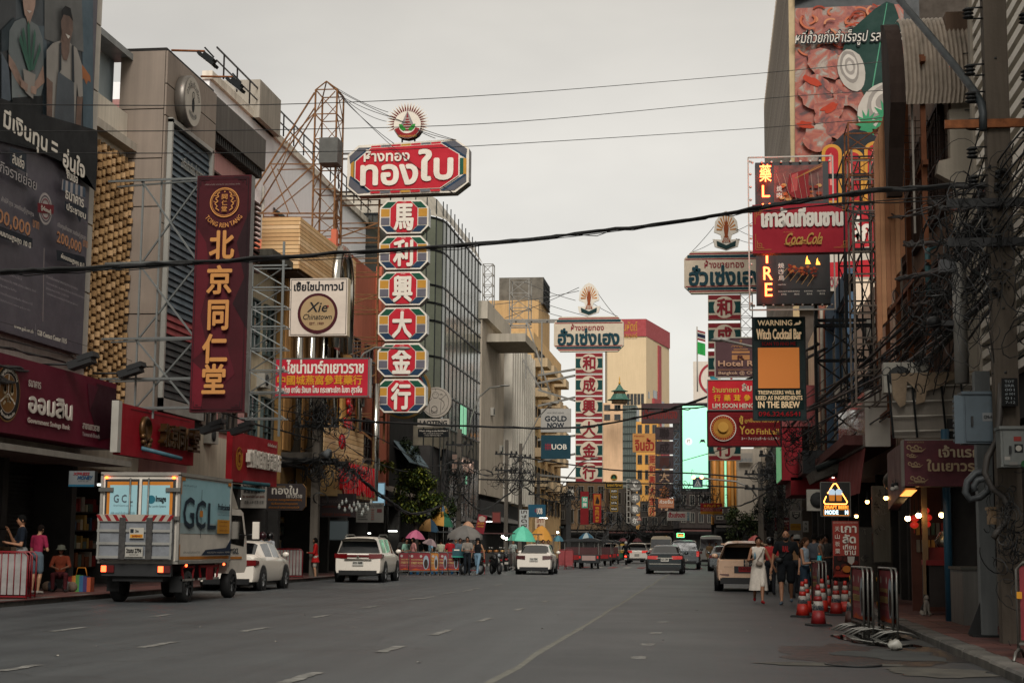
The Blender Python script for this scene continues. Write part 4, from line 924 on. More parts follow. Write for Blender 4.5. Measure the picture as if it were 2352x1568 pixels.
S=Sign('sunburst_emblem','round sunburst emblem with pagoda and green leaves above the red gold shop sign','emblem',903,250,972,322,70,.3,'#6a2226','#2a2c30',outline=[(903+34.5+34*math.cos(a*PI/8),288+33*math.sin(a*PI/8))for a in range(16)],boxname='disc')
for i in range(25):
 a=-PI*.13+(PI*1.26)*i/24;c,s_=math.cos(a),math.sin(a);cx,cy=937,284
 for r0,r1,w_,col in((16,50,.085,WH),(20,45,.055,'#6c1c22')):
  S.poly([(cx+r0*math.cos(a-w_*.6),cy-r0*math.sin(a-w_*.6)),(cx+r1*.72*math.cos(a-w_),cy-r1*.72*math.sin(a-w_)),(cx+r1*c,cy-r1*s_),(cx+r1*.72*math.cos(a+w_),cy-r1*.72*math.sin(a+w_)),(cx+r0*math.cos(a+w_*.6),cy-r0*math.sin(a+w_*.6))],col)
S.done('sun_ray')
S.disc(937,289,31,WH,30).poly([(937,257),(951,287),(947,300),(927,300),(923,287)],'#8f8b8a').poly([(937,259),(941,280),(947,290),(942,303),(932,303),(927,290),(933,280)],'#8a3036')
for k in range(5):S.rect(932-k*1.2,273+k*6,942+k*1.2,275+k*6,'#b9a9a0')
for sx_ in(-1,1):S.poly([(937+sx_*2,300),(937+sx_*12,288),(937+sx_*19,287),(937+sx_*17,296),(937+sx_*9,303)],'#2e8a35')
S.ring(937,289,20,30,'#8f2028',20,PI*1.1,PI*1.9).text('เครื่องหมายการค้า',916,311,958,317,'#b99a48',0);S.done('pagoda_and_leaves')
b=MB();
for dx in(-.3,.3):b.box(dx-.03,dx+.03,.1,.2,-.35,.3,metal('#2a2c30'))
b.obj('foot',S.root)
TG,TY,TGY,TB='#14543f','#b98d3e','#6a6870','#203c56'
for i,ch in enumerate('馬利興大金行'):
 x0=872-i*1.3;y0=459.5+i*82.1;x1=x0+112;y1=y0+77;c=17
 S=Sign('gold_shop_character_box','octagonal red box with white character %s, %s on the yellow gantry'%(ch,ORD6[i]),'sign',x0,y0,x1,y1,70.2,.6,WH,mat('#8d8a84',.25,metal=.7,n=.3),group='character boxes on the yellow gantry',outline=[(x0,y0+c),(x0+c,y0),(x1-c,y0),(x1,y0+c),(x1,y1-c),(x1-c,y1),(x0+c,y1),(x0,y1-c)])
 for m_ in(0,1):
  X_=lambda a:x0+a if not m_ else x1-a
  S.poly([(X_(4),y0+18),(X_(18),y0+4),(X_(38),y0+4),(X_(24),y0+18)],TG).poly([(X_(3),y0+20),(X_(23),y0+20),(X_(23),y0+38),(X_(3),y0+38)],TY)
  S.poly([(X_(3),y0+40),(X_(23),y0+40),(X_(23),y1-20),(X_(3),y1-20)],TGY).poly([(X_(4),y1-18),(X_(24),y1-18),(X_(38),y1-4),(X_(18),y1-4)],TB)
 S.poly([(x0+41,y0+3),(x1-41,y0+3),(x1-25,y0+19),(x1-25,y1-19),(x1-41,y1-3),(x0+41,y1-3),(x0+25,y1-19),(x0+25,y0+19)],RED);S.text('ทองใบ',x0+51,y0+3.5,x1-51,y0+6.5,WH);S.done('colour_panels')
 S.text(ch,x0+33,y0+9,x1-33,y1-6,WH,.05,.05).done('character')
def hsh(x0,y0,w,h,d,tx0,ty0,tw,th,sp,side,right_clip=None):
 x1=x0+w;y1=y0+h;c=.085*w
 grp='striped character boxes of the %s gold shop column'%side
 CR='#c8bba8'
 S=Sign('striped_header_sign','cream header sign with teal Thai letters and stripes on the %s gold shop column'%side,'sign',x0,y0,x1,y1,d,.5,CR,metal('#5e5f5e'),outline=[(x0,y0+c),(x0+c,y0),(x1-c,y0),(x1,y0+c),(x1,y1-c),(x1-c,y1),(x0+c,y1),(x0,y1-c)])
 for a,b_,col in((.035,.07,'#8e2f3a'),(.085,.155,'#12434d'),(.17,.195,'#8e2f3a')):
  for f in(0,1):
   ya,yb=(y0+h*a,y0+h*b_)if not f else(y1-h*b_*.9,y1-h*a*.9);ins=c*(1-(a+b_)/2/.2*.9)
   S.rect(x0+max(2,ins),ya,x1-max(2,ins),yb,col)
 S.text('ห้างขายทอง',x0+.245*w,y0+h*.21,x0+.72*w,y0+h*.40,'#8e2f3a',.03);S.done('stripes')
 S.text('ฮั่วเซ่งเฮง',x0+.055*w,y0+h*.33,x1-.055*w,y0+h*.82,'#12434d',.06,.04).done()
 ex=x0+w*.505;eh=h*.84;ew=w*.155;ey=y0-4
 fan=[(ex-ew*.45,ey-eh*.42),(ex-ew*.95,ey-eh*.5),(ex-ew*.85,ey-eh*.8),(ex-ew*.4,ey-eh*1.02),(ex,ey-eh*1.1),(ex+ew*.4,ey-eh*1.02),(ex+ew*.85,ey-eh*.8),(ex+ew*.95,ey-eh*.5),(ex+ew*.45,ey-eh*.42),(ex+ew*.35,ey-eh*.28),(ex+ew*1.05,ey-eh*.3),(ex+ew*.9,ey-eh*.08),(ex,ey+2),(ex-ew*.9,ey-eh*.08),(ex-ew*1.05,ey-eh*.3),(ex-ew*.35,ey-eh*.28)]
 E=Sign('crown_emblem','white crown emblem with orange rays above the %s gold shop column'%side,'emblem',ex-ew*1.05,ey-eh*1.1,ex+ew*1.05,ey+2,d,.15,WH,'#6d6a66',outline=fan,boxname='plate')
 for k in range(11):
  a=PI*(.02+.96*k/10);E.poly([(ex+ew*.3*math.cos(a-.1),ey-eh*.55-eh*.14*math.sin(a-.1)),(ex+ew*.75*math.cos(a-.06),ey-eh*.55-eh*.42*math.sin(a-.06)),(ex+ew*.75*math.cos(a+.06),ey-eh*.55-eh*.42*math.sin(a+.06)),(ex+ew*.3*math.cos(a+.1),ey-eh*.55-eh*.14*math.sin(a+.1))],'#b87a2c')
 E.poly([(ex,ey-eh*.9),(ex+ew*.2,ey-eh*.6),(ex+ew*.12,ey-eh*.4),(ex+ew*.35,ey-eh*.2),(ex-ew*.35,ey-eh*.2),(ex-ew*.12,ey-eh*.4),(ex-ew*.2,ey-eh*.6)],'#8f4a22').poly([(ex-ew*.75,ey-eh*.25),(ex,ey-eh*.12),(ex+ew*.75,ey-eh*.25),(ex+ew*.7,ey-eh*.1),(ex,ey),(ex-ew*.7,ey-eh*.1)],'#163c3c');E.text('ฮซฮ',ex-ew*.2,ey-eh*.33,ex+ew*.2,ey-eh*.2,WH);E.done('rays')
 tt=MB();tt.box(-.06,.06,.02,.12,-.3,.1,metal('#333'))if False else None
 for i,ch in enumerate('和成興大金行'):
  a0=ty0+i*sp;T=Sign('striped_character_box','striped box with character %s, %s in the %s column'%(ch,ORD6[i],side),'sign',tx0,a0,tx0+tw,a0+th,d+.05,.45,CR,metal('#77756f'),group=grp)
  T.rect(tx0+1,a0+1,tx0+tw-1,a0+th*.19,'#8a2d35').rect(tx0+1,a0+th*.81,tx0+tw-1,a0+th-1,'#8a2d35').rect(tx0+1,a0+th*.27,tx0+tw*.25,a0+th*.73,'#0f4a48').rect(tx0+tw*.75,a0+th*.27,tx0+tw-1,a0+th*.73,'#0f4a48')
  T.disc(tx0+tw/2,a0+th/2,th*.44,CR,30);T.done('stripes');T.text(ch,tx0+tw*.26,a0+th*.15,tx0+tw*.74,a0+th*.83,'#8a2530',.05,.03).done('character')
hsh(1272,727,160,80,128,1321.5,810,63,47.5,50,'left-hand')
hsh(1571,577,192,96,98,1626,677,76,57,64.6,'right-hand')
TR=mat('#4a0d1a',.6,n=.4,s=.8,spec=.22)
S=Sign('tall_pharmacy_sign','tall dark red pharmacy sign with a gold crest and five gold characters','sign',444,403,570,946,42.5,.35,TR,mat('#8c8b85',.3,metal=.6,n=.4))
for(pts,c)in(([(446,520),(470,560),(480,640),(462,730),(480,800),(446,830)],'#5c1422'),([(570,480),(540,560),(560,640),(535,700),(570,760)],'#2a0d14'),([(446,830),(480,860),(470,940),(446,940)],'#6a1626'),([(500,640),(530,700),(520,780),(545,860),(500,905),(486,800)],'#561322')):S.poly(pts,c)
for k in range(3):
 for(x0,y0,sx_,sy_)in((448,408,1,1),(564,408,-1,1),(448,940,1,-1),(564,940,-1,-1)):
  o=k*5;S.line([(x0+sx_*o,y0+sy_*(26-o*1.6)),(x0+sx_*o,y0+sy_*o),(x0+sx_*(34-o*1.8),y0+sy_*o)],1.4,'#1c0d12')
S.line([(449,410),(564,410),(564,940),(449,940),(449,410)],1.2,'#241016');S.done('printed_swirls')
GD='#c28c52';cx,cy=510,467
S.ring(cx,cy,31.5,34,GD).ring(cx,cy,29,30,GD);S.disc(cx,cy-25,1.6,GD)
for k,ch in enumerate('同仁堂'):S.text(ch,cx-6.5,cy-19+k*14,cx+6.5,cy-6.5+k*14,GD,.04)
for sg in(-1,1):
 P=[(cx+sg*11,cy-24),(cx+sg*17,cy-19),(cx+sg*13,cy-14),(cx+sg*21,cy-9),(cx+sg*15,cy-3),(cx+sg*22,cy+3),(cx+sg*16,cy+9),(cx+sg*20,cy+13),(cx+sg*12,cy+19)]
 S.line(P,2.2,GD).line([(cx+sg*14,cy-16),(cx+sg*24,cy-15)],1.2,GD).line([(cx+sg*19,cy),(cx+sg*26,cy-3)],1.2,GD)
S.text('บริษัท เป่ยจิง ถงเหรินถัง (ประเทศไทย) จำกัด',464,423,545,428,'#7f756f')
w_=['TONG','REN','TANG']
S.text('TONG REN TANG',cx-52,cy+47,cx+52,cy+58,GD,.03,arc=(cx,cy+6,52,-1));S.done('crest')
for ch,(x0,y0,x1,y1)in zip('北京同仁堂',((480,533,538,600),(477,613,535,680),(482,693,530,762),(472,770,530,838),(474,838,528,906))):S.text(ch,x0,y0,x1,y1,mat('#c8935a',.3,metal=.2,n=.15,s=2),.045,.05)
S.done('character')
t=thing('sign_truss','galvanised steel truss brackets holding the tall dark red sign off the facade','bracket',(-16.5,42.6,0));b=MB();gv=metal('#8e918f',.4)
xl,xr=X(350,600,42.6).x+16.5-.5,X(452,600,42.6).x+16.5
for yl in(410,600,775,868,935):
 z=X(400,yl,42.6).z;b.bar((xl-1,.2,z),(xr,.05,z),.06,gv);b.bar((xl-1,.9,z),(xr,.3,z),.05,gv)
zz=[X(400,y_,42.6).z for y_ in(410,600,775,935)]
for k in range(3):b.bar((xl,.2,zz[k]),(xr,.05,zz[k+1]),.045,gv);b.bar((xr,.2,zz[k]),(xl,.4,zz[k+1]),.045,gv)
for xx in(xl+.05,xl+.6):b.bar((xx,.25,zz[-1]-.3),(xx,.25,zz[0]),.05,gv)
b.obj('strut',t)
t=thing('truss_ladder','galvanised truss ladder behind the tall dark red sign toward the hotel','bracket',(X(575,600,50).x,50,0));b=MB();W2=X(660,600,50).x-X(575,600,50).x
ys=(610,660,705,750,800,850,900,960);zz=[X(600,y_,50).z for y_ in ys]
for z in zz:b.bar((-.2,0,z),(W2,0,z),.05,gv);b.bar((-.2,.6,z),(W2,.6,z),.04,gv)
for k in range(len(zz)-1):b.bar((0,0,zz[k]),(W2,.3,zz[k+1]),.035,gv);b.bar((W2,0,zz[k]),(0,.3,zz[k+1]),.035,gv)
b.bar((W2*.9,0,zz[-1]-.6),(W2*.9,0,zz[0]+.8),.07,gv);b.bar((.1,0,zz[-1]),(.1,0,zz[0]),.05,gv);b.obj('strut',t)
S=Sign('cream_square_sign','square cream sign with a dark red brush circle reading Xie Chinatown','sign',665,639,798,771,56,.45,'#cfc3b6',mat('#c8b89a',.5,n=.2))
S.line([(668,642),(795,642),(795,768),(668,768),(668,642)],1.2,'#23262b');S.text('เซี้ยไชน่าทาวน์',674,646,789,668,'#23262b',.06)
S.ring(730,720,38,46,'#4c1520',36).ring(731,718,39,43,'#4c1520',20,.3,2.6).disc(730,719,39.5,'#a8916f',36);S.text('Xie',706,694,751,717,'#1d2126',.03,shear=.25).text('Chinatown',696,721,762,734,'#1d2126',.01,shear=.2).text('EST. 1989',712,740,745,746,'#6e4236',.01);S.ring(753,704,0,3.6,'#8a4436',4,PI/4,PI/4+2*PI);S.done('print')
S=Sign('red_mart_sign','wide red sign with white Thai and yellow Chinese lines in a chrome frame','sign',630,822,848,912,55,.4,'#b4233a',mat('#8d8a84',.25,metal=.7,n=.3))
S.line([(631.5,823.5),(846,823.5),(846,910),(631.5,910),(631.5,823.5)],3,STEEL).text('หจก.',637,840,656,853,WH,.03).text('ไชน่ามาร์ทเยาวราช',657,825,835,858,WH,.05).text('中國城燕窩參茸藥行',637,861,832,884,'#c8912e',.04).text('จำหน่าย ยาจีน รังนก โสม กระเพาะปลา ใบชา สุราจีน',636,885,832,907,WH,.03);S.done()
S=Sign('multicolour_disc_sign','round multicolour sign with a gold rim tucked behind the lowest red box','sign',866,834,989,962,74,.3,'#8a7140','#8a7140',outline=[(927+61*math.cos(a*PI/16),898+63*math.sin(a*PI/16))for a in range(32)],boxname='disc')
S.disc(927,898,56,'#2f5a6a',32,58);[S.poly([(927,898),(927+52*math.cos(k*PI/4),898+54*math.sin(k*PI/4)),(927+52*math.cos((k+1)*PI/4-.1),898+54*math.sin((k+1)*PI/4-.1))],('#1f6a50','#8f2a30','#a9853c')[k%3])for k in range(8)];S.done('print')
S=Sign('round_tea_sign','round white light box with a line drawing of a figure holding a cup','sign',968,888,1036,959,84,.35,'#aca59a','#b5aea4',outline=[(1002+34*math.cos(a*PI/16),923.5+35*math.sin(a*PI/16))for a in range(32)],boxname='drum')
dk='#23282b';S.ring(1000,923,30,30.9,dk);S.line([(1000,893),(1000,897)],.8,dk).ring(1000,907,6.6,7.3,dk,20).line([(992,914),(985,922),(978,936),(973,940)],.8,dk).line([(1008,914),(1019,922),(1021,930),(1016,940)],.8,dk).line([(985,922),(988,950)],.8,dk).line([(1013,922),(1012,948)],.8,dk).ring(998,939,6,7,dk,16).line([(991,941),(992,948),(1004,948),(1005,941)],.8,dk).line([(975,908),(988,918)],.7,dk).line([(1025,905),(1012,917)],.7,dk).line([(996,905),(998,905)],.8,dk).line([(1002,905),(1004,905)],.8,dk).line([(1010,906),(1015,904),(1016,908)],.8,dk);S.done('line_drawing')
S=Sign('laoteng_sign','long white box sign reading LAOTENG under the round tea sign','sign',959,961,1032,980,84,.25,'#aaa398','#9d978d');S.text('LAOTENG',964,965,1027,976,dk,.09).done()
S=Sign('third_floor_sign','small black board with white text asking about the third floor','sign',960,984,1031,1003,84,.2,'#14191b','#9d978d');S.text("What's hiding on the third floor ?",963,987,1028,992,WH,.01).text('Hint : Looking for the antique clock',973,993.5,1018,996.5,WH).text('and you might find a way in..',976,998,1014,1001,WH);S.done()
S=Sign('gold_now_sign','light grey sign reading GOLD NOW beside the left striped column','sign',1242,938,1311,992,122,.3,'#a5a29c','#8b8984');S.text('HUA SENG HENG',1257,946,1295,950,'#45484a').text('GOLD',1251,954.5,1302,967.5,'#1f2c38',.08).text('NOW',1257,970,1296,982.5,'#1f2c38',.08);S.done()
def bars(S,x,y,h,c):
 for k in range(4):S.rect(x+k*h*.24,y-h/2,x+k*h*.24+h*.09,y+h/2,c)
 for k in range(2):S.rect(x-h*.12,y-h*.25+k*h*.35,x+h*.92,y-h*.15+k*h*.35,c)
S=Sign('blue_bank_sign','square teal blue bank sign reading UOB under the grey gold sign','sign',1242.5,999,1310,1053,121,.3,'#1c4450','#16333c');bars(S,1253,1025.5,15,'#93303a');S.text('UOB',1267,1019.5,1302,1032,WH,.05).done()
S=Sign('low_blue_bank_sign','teal blue bank fascia reading UOB at street level behind the stalls','sign',1213,1158,1253,1187,108,.3,'#24566a','#1c4450');bars(S,1229,1172,9,'#93303a');S.text('UOB',1233,1166,1246,1180,WH,.04).done()
S=Sign('red_soft_drink_sign','wide deep red sign with white Thai letters over a gold soft drink script','sign',1728,468,1956,580,41,.35,mat('#96182c',.6,n=.2,s=.8,spec=.22),mat('#6a1220',.4,n=.2),rz=R(-1))
for(x0,y0,sx_,sy_)in((1734,478,1,1),(1949,471,-1,1),(1735,572,1,-1),(1950,570,-1,-1)):
 for o,l in((0,36),(4,20),(8,12)):S.line([(x0+sx_*o,y0+sy_*l),(x0+sx_*o,y0+sy_*o),(x0+sx_*l,y0+sy_*o)],.9,'#a9833f')
 S.line([(x0+sx_*14,y0+sy_*4),(x0+sx_*14,y0+sy_*14),(x0+sx_*4,y0+sy_*14)],.9,'#a9833f')
S.done('gold_fret');S.text('เกาลัดเทียนซาน',1748,476,1937,522,'#cbc5bb',.08);S.text('เครื่องดื่มโคคา-โคลา',1799,532,1822,534,'#a9833f').text('Coca-Cola',1800,535,1886,563,'#ab8748',.035,shear=.3).line([(1800,560),(1815,564),(1838,558),(1862,562)],1.6,'#ab8748');S.done()
NE=glow('#ff5a2c',5);NB=mat('#101314',.4,n=.1)
S=Sign('neon_grill_sign','black light box with red neon letters and two grilled meat pictures','sign',1736,372,1905,698,44,.35,NB,mat('#1b1e1f',.5),rz=0)
S.rect(1779,380,1892,464,mat('#6b2a18',.5,n=.7,s=4)).rect(1781,583,1896,664,mat('#15100e',.5,n=.3))
for k in range(26):S.poly([(1785+rnd.uniform(0,100),425+rnd.uniform(-8,34))for _ in range(1)]*0 or circ_px(1790+rnd.uniform(0,95),440+rnd.uniform(-12,20),rnd.uniform(4,11))if False else[(q[0],q[1])for q in[(lambda cx_,cy_,r_:[(cx_+r_*math.cos(a),cy_+r_*.6*math.sin(a))for a in(0,1,2,3.1,4.2,5.2)])(1788+rnd.uniform(0,98),436+rnd.uniform(-14,24),rnd.uniform(4,10))][0]],rnd.choice(['#8c3a1e','#7c2c18','#a35a30','#5c2a1a','#b08a58']))
S.poly([(1815,402),(1860,390),(1858,420),(1862,452),(1845,460),(1822,455),(1808,440)],'#7e1f22').poly([(1820,404),(1835,398),(1832,440),(1818,444)],'#a3504c').line([(1828,412),(1890,384)],2.2,'#a8743c').line([(1836,408),(1892,378)],2.0,'#8f5f30')
for k in range(7):S.line([(1784+k*16,400),(1804+k*13,462)],.7,'#9b8f80')
for k in range(60):
 u_,v_=rnd.uniform(0,1),rnd.uniform(-1,1);cx_,cy_=1808+u_*66,612+u_*12+v_*10+6;r_=rnd.uniform(2,4.5)
 S.poly([(cx_+r_*math.cos(a),cy_+r_*.8*math.sin(a))for a in(0,1,2,3.1,4.2,5.2)],rnd.choice(['#7c2f18','#9a4a26','#5a2012','#b06a3a']))
for k in range(6):S.line([(1806+k*12,620+k*4),(1786+k*13,642+k*4)],.9,'#b08a58')
for fx,fy,s_ in((1853,612,1.2),(1876,614,1.0)):S.poly([(fx-5*s_,fy),(fx-3*s_,fy-12*s_),(fx-1*s_,fy-16*s_),(fx+0*s_,fy-9*s_),(fx+3*s_,fy-6*s_),(fx+5*s_,fy)],glow('#ff9a3a',1.5))
for k,ch in enumerate('焼き鳥'):S.text(ch,1785,609+k*14,1799,621+k*14,WH,.02)
for k,ch in enumerate('焼肉'):S.text(ch,1784,433+k*15,1796,446+k*15,WH,.02)
for k,(a_,b_)in enumerate((('DRAUGHT BEER','生啤酒'),('YAKINIKU','焼肉'),('SUKIYAKI','涮牛肉'),('YAKITORI','焼き鳥'))):
 x_=1785+k*29;S.text(a_,x_,672,x_+(30 if k==0 else 19),675,WH).text(b_,x_+6,678,x_+18,682,WH)
S.text('YAKITORI',1784,657,1802,660,WH);S.done('printed_picture')
for ch,(x0,y0,x1,y1)in(('藥',(1745,384,1772,424)),('L',(1750,432,1768,459)),('U',(1750,474,1769,500)),('F',(1750,540,1768,570)),('I',(1757,578,1762,610)),('R',(1751,618,1772,648)),('E',(1754,655,1771,685))):S.text(ch,x0,y0,x1,y1,NE,.015,.03)
S.done('neon_letter')
t=thing('clear_sign_cover','pale clear plastic cover frame with bulbs around the neon grill sign','frame',tuple(X(1722,712,43.9)));b=MB();v=X(1912,358,43.9)-X(1722,712,43.9);wf=mat('#aba69c',.5)
for p,q in(((0,0,0),(v.x,0,0)),((0,0,v.z),(v.x,0,v.z)),((0,0,0),(0,0,v.z)),((v.x,0,0),(v.x,0,v.z))):b.bar(p,q,.04,wf)
b.obj('frame',t);b=MB()
for k in range(9):b.ball((.12+k*(v.x-.2)/8,.05,v.z-.13),.04,mat('#b9b3a8',.3),6,4);b.ball((.12+k*(v.x-.2)/8,.05,.13),.04,mat('#8f8a82',.3),6,4)
for k in range(12):b.ball((.06,.05,.2+k*(v.z-.3)/11),.04,mat('#b9b3a8',.3),6,4)
b.obj('bulbs',t,kind='stuff')
DG=mat('#0d3434',.6,n=.35,s=3);OR=glow('#e3a060',.35)
S=Sign('cocktail_bar_sign','dark green upright bar sign with carved cream letters and an amber panel','sign',1729,729,1850,965,45,.2,DG,mat('#081c1c',.6),rimw=.03)
S.rect(1735,732,1845,751,'#123534').rect(1733,753,1845,782,'#123534').rect(1748,784,1831,796,'#123534').rect(1734,894,1845,940,'#123534').rect(1739,943,1838,959,'#123534');S.done('carved_plaque')
CM=mat('#ecd2a8',.5,n=.15,emit=.1)
S.text('WARNING',1741,735,1821,748,CM,.05).poly([(1824,748),(1830,741),(1836,742),(1838,736),(1842,741),(1838,746)],CM).text('Witch Cocktail Bar',1738,755,1842,780,CM,.05).text('SCAN TO FIND ME',1750,786,1828,794,'#9a2028',.05)
S.text('TRESPASSERS WILL BE',1740,897,1838,906,CM,.05).text('USED AS INGREDIENTS',1735,909,1842,919,CM,.05).text('IN THE BREW',1740,922,1836,937,CM,.06).text('096.324.6541',1741,945,1836,956,'#b0222c',.05);S.done()
S.rect(1741,799,1836,892,glow('#c87a34',.16));S.done('amber_panel')
S=Sign('hotel_sign','dark maroon hotel sign with a gold crown behind the green bar sign','sign',1642,775,1782,866,60,.3,mat('#47171f',.6,n=.25),'#9b958b',rimw=.04)
GO='#a3774e';S.rect(1681,806,1722,811,GO).rect(1681,815,1722,826,GO).rect(1685,801,1718,803,GO)
for k in range(7):S.ring(1684+k*6,797,3.0,4,GO,12,0,PI)
S.ring(1702,783,1.6,2.8,GO,10).line([(1702,786),(1702,801)],1.2,GO);S.text('R',1694,816,1710,825,'#47171f',.06);S.text('Hotel Royal',1649,828,1771,845,'#b08d74',.05).line([(1648,849),(1774,849)],.9,GO).text('Bangkok @ Chinatown',1650,852,1771,862,'#b89a82',.02);S.done()
S=Sign('medicine_shop_sign','bright red medicine shop sign with yellow characters above the fishball sign','sign',1625,872,1790,941,57,.3,'#b01c2a','#8d8a84',rimw=.03)
S.text('ร้านขายยา',1636,887,1697,901,'#b9a24e',.03).text('ลิ้มซุ่นเฮง',1704,880,1780,903,'#c0b0a0',.05);
for k,ch in enumerate('行藥茸參'):S.text(ch,1639+k*23,906,1655+k*23,921,'#d09a2c',.05)
S.text('LIM SOON HENG NATURE',1636,926,1784,937,'#c2b6a6',.06);S.done()
S=Sign('fishball_sign','dark red corrugated fishball shop sign with gold and white lettering','sign',1625,943,1794,1025,54,.3,mat('#8a1620',.6,n=.15,spec=.2),'#2a1214',rimw=.05)
for k in range(22):S.rect(1627,945+k*3.6,1792,946+k*3.6,'#5a0d14')
S.disc(1661,983,30,WH,32).disc(1661,983,28.5,'#8c1a20',32).disc(1661,983,23,'#a97b34',30);
for k in range(30):a=k*2*PI/30;S.disc(1661+25.6*math.cos(a),983+25.6*math.sin(a),1.4,'#b98a3e',6)
S.disc(1661,981,12,'#b98f45',20)
S.text('ลูกชิ้นปลาเยาวราช',1640,1001,1682,1006,'#c9a04e',0,arc=(1661,983,19,-1));S.done('roundel')
S.text('ยู้',1698,955,1707,975,'#b99848',.05).text('ลูกชิ้นปลาเยาวราช',1710,961,1788,973,'#b99848',.03).text('Yoo',1698,979,1733,998,'#b99848',.03).text('Fishball',1737,985,1788,998,'#b99848',.03).text('ユー・フィッシュボール・レストラン',1702,1004,1789,1011,WH,.01);S.done()
S=Sign('draft_beer_sign','black light box with a glowing orange triangle around two beer mugs','sign',1885,1107,1953,1185,39,.22,NB,'#77756f',rimw=.02)
S.line([(1901,1133),(1915,1111),(1921,1110),(1946,1152),(1943,1157),(1895,1157),(1892,1152),(1898,1139)],2.2,glow('#ff8a3c',4))
for cx_ in(1911,1927):S.poly([(cx_-7,1135),(cx_+7,1135),(cx_+6,1150),(cx_-6,1150)],glow('#b06a1e',.35)).poly([(cx_-8,1127),(cx_-3,1122),(cx_+4,1123),(cx_+8,1128),(cx_+7,1136),(cx_-7,1136)],glow('#a9bccb',.4))
S.text('DRAFT BEER!',1893,1160,1948,1168,glow('#e08a30',1.0),.08).line([(1892,1169.5),(1949,1169.5),(1949,1183),(1892,1183),(1892,1169.5)],.7,glow('#e08a30',.8)).text('MODE',1894,1171,1925,1181,glow('#b9d4e0',1.0),.09).text('N',1940,1171,1947.5,1181,glow('#b9d4e0',1.0),.09).ring(1933,1176,2.6,3.8,'#2a4a50',14);S.done()
S=Sign('orange_chestnut_banner','orange red upright banner with white Thai letters over a chestnut photo','banner',1913,1196,1973,1325,37,.04,mat('#9c3524',.6,n=.35,s=3),'#7c2a1c')
for k in range(9):S.line([(1915+k*6.4,1202),(1915+k*6.4,1198),(1919+k*6.4,1198),(1919+k*6.4,1201),(1917+k*6.4,1201)],.6,'#b9a89a')
S.text('เกา',1932,1207,1968,1223,WH,.07).text('ลัด',1935,1226,1966,1247,WH,.07).text('เทียน',1936,1249,1966,1261,WH,.05).text('ซาน',1939,1263,1965,1274,WH,.05)
for k,ch in enumerate('天山板栗'):S.text(ch,1918,1209+k*17,1929,1220+k*17,WH,.01)
S.rect(1914,1276,1972,1324,'#2c1511')
for k in range(22):S.disc(1918+rnd.uniform(0,50),1281+rnd.uniform(0,38),rnd.uniform(4.5,7.5),rnd.choice(['#5a1f16','#74261a','#4a1a14','#8a3a26']),12)
S.poly([(1945,1277),(1962,1277),(1960,1290),(1954,1296),(1946,1290)],'#a8a29a').disc(1943,1306,10,'#a8682a',16,8);S.rect(1914,1318,1972,1324,'#8c2a20');S.done('print')
S=Sign('red_restaurant_sign','wide dark red shop sign with gold clouds and cream Thai letters behind the grey cabinet','sign',2077,1008,2275,1116,27.6,.5,mat('#5f1c2a',.5,n=.4,s=4),'#8c8780')
S.rect(2078,1008,2275,1011,'#8c8780')
for(x_,y_)in((2085,1014),(2085,1108)):
 for k in range(6):S.line([(x_+k*6.5,y_+3),(x_+k*6.5,y_),(x_+5+k*6.5,y_),(x_+5+k*6.5,y_+2.2),(x_+2+k*6.5,y_+2.2)],.9,'#8f7a5e')
for cx_,cy_,s_ in((2100,1027,1.4),(2092,1045,.8),(2098,1065,1.1),(2105,1098,1.3)):
 for k in range(4):S.ring(cx_+(k-1.5)*6*s_,cy_+(k%2)*3*s_,2.0*s_,4.0*s_,'#9a856a',12,0,PI*1.6)
 S.poly([(cx_-8*s_,cy_+4*s_),(cx_+12*s_,cy_+5*s_),(cx_+20*s_,cy_+1*s_),(cx_+12*s_,cy_+8*s_),(cx_-4*s_,cy_+8*s_)],'#9a856a')
S.done('gold_cloud');S.text('เจ้าแรก',2154,1023,2249,1051,'#b3a48c',.06,.03).text('ในเยาวราช',2126,1055,2268,1083,'#a9967a',.06,.03).done()
a=X(2077,1060,27.6);t=thing('slanted_shop_sign','dark red slanted side sign with faded letters and a lit lower edge','sign',(a.x,27.6,0));e=X(2033,1060,33.5)
za,zb=X(2077,1012,27.6).z,X(2077,1120,27.6).z;b=MB();dx=e.x-a.x;b.add([(0,0,zb),(dx,5.5,zb-.25),(dx,5.5,za+.1),(0,0,za),(.2,.1,zb),(dx+.2,5.6,zb-.25),(dx+.2,5.6,za+.1),(.2,.1,za)],[(0,1,2,3),(7,6,5,4),(3,2,6,7),(1,0,4,5)],mat('#4a1820',.5,n=.4,s=2));b.obj('board',t)
b=MB();b.add([(0.03,0.1,zb-.03),(dx*.3,1.6,zb-.09),(dx*.3+.2,1.6,zb-.09),(.22,.1,zb-.03)],[(3,2,1,0)],glow('#ffa04a',.9));b.obj('strip_light',t)
t=thing('billboard_rack','pale sheet panel with white rails and torn cloth over the red shop sign','billboard',tuple(X(2052,1005,29)));v=X(2200,860,29)-X(2052,1005,29);b=MB();b.box(0,v.x+.3,.06,.12,0,v.z,wall('#827c74',.25));b.obj('sheet',t)
b=MB();[b.cyl((0,0,v.z*(.1+k*.235)),(v.x+.3,0,v.z*(.13+k*.235)),.018,mat('#b5afa5',.5),6)for k in range(4)];b.obj('rail',t)
b=MB();[b.bar((v.x*f,-.02,0),(v.x*f-.08,-.02,v.z),.035,BLK)for f in(0,.36,.8,1.1)];b.obj('upright',t)
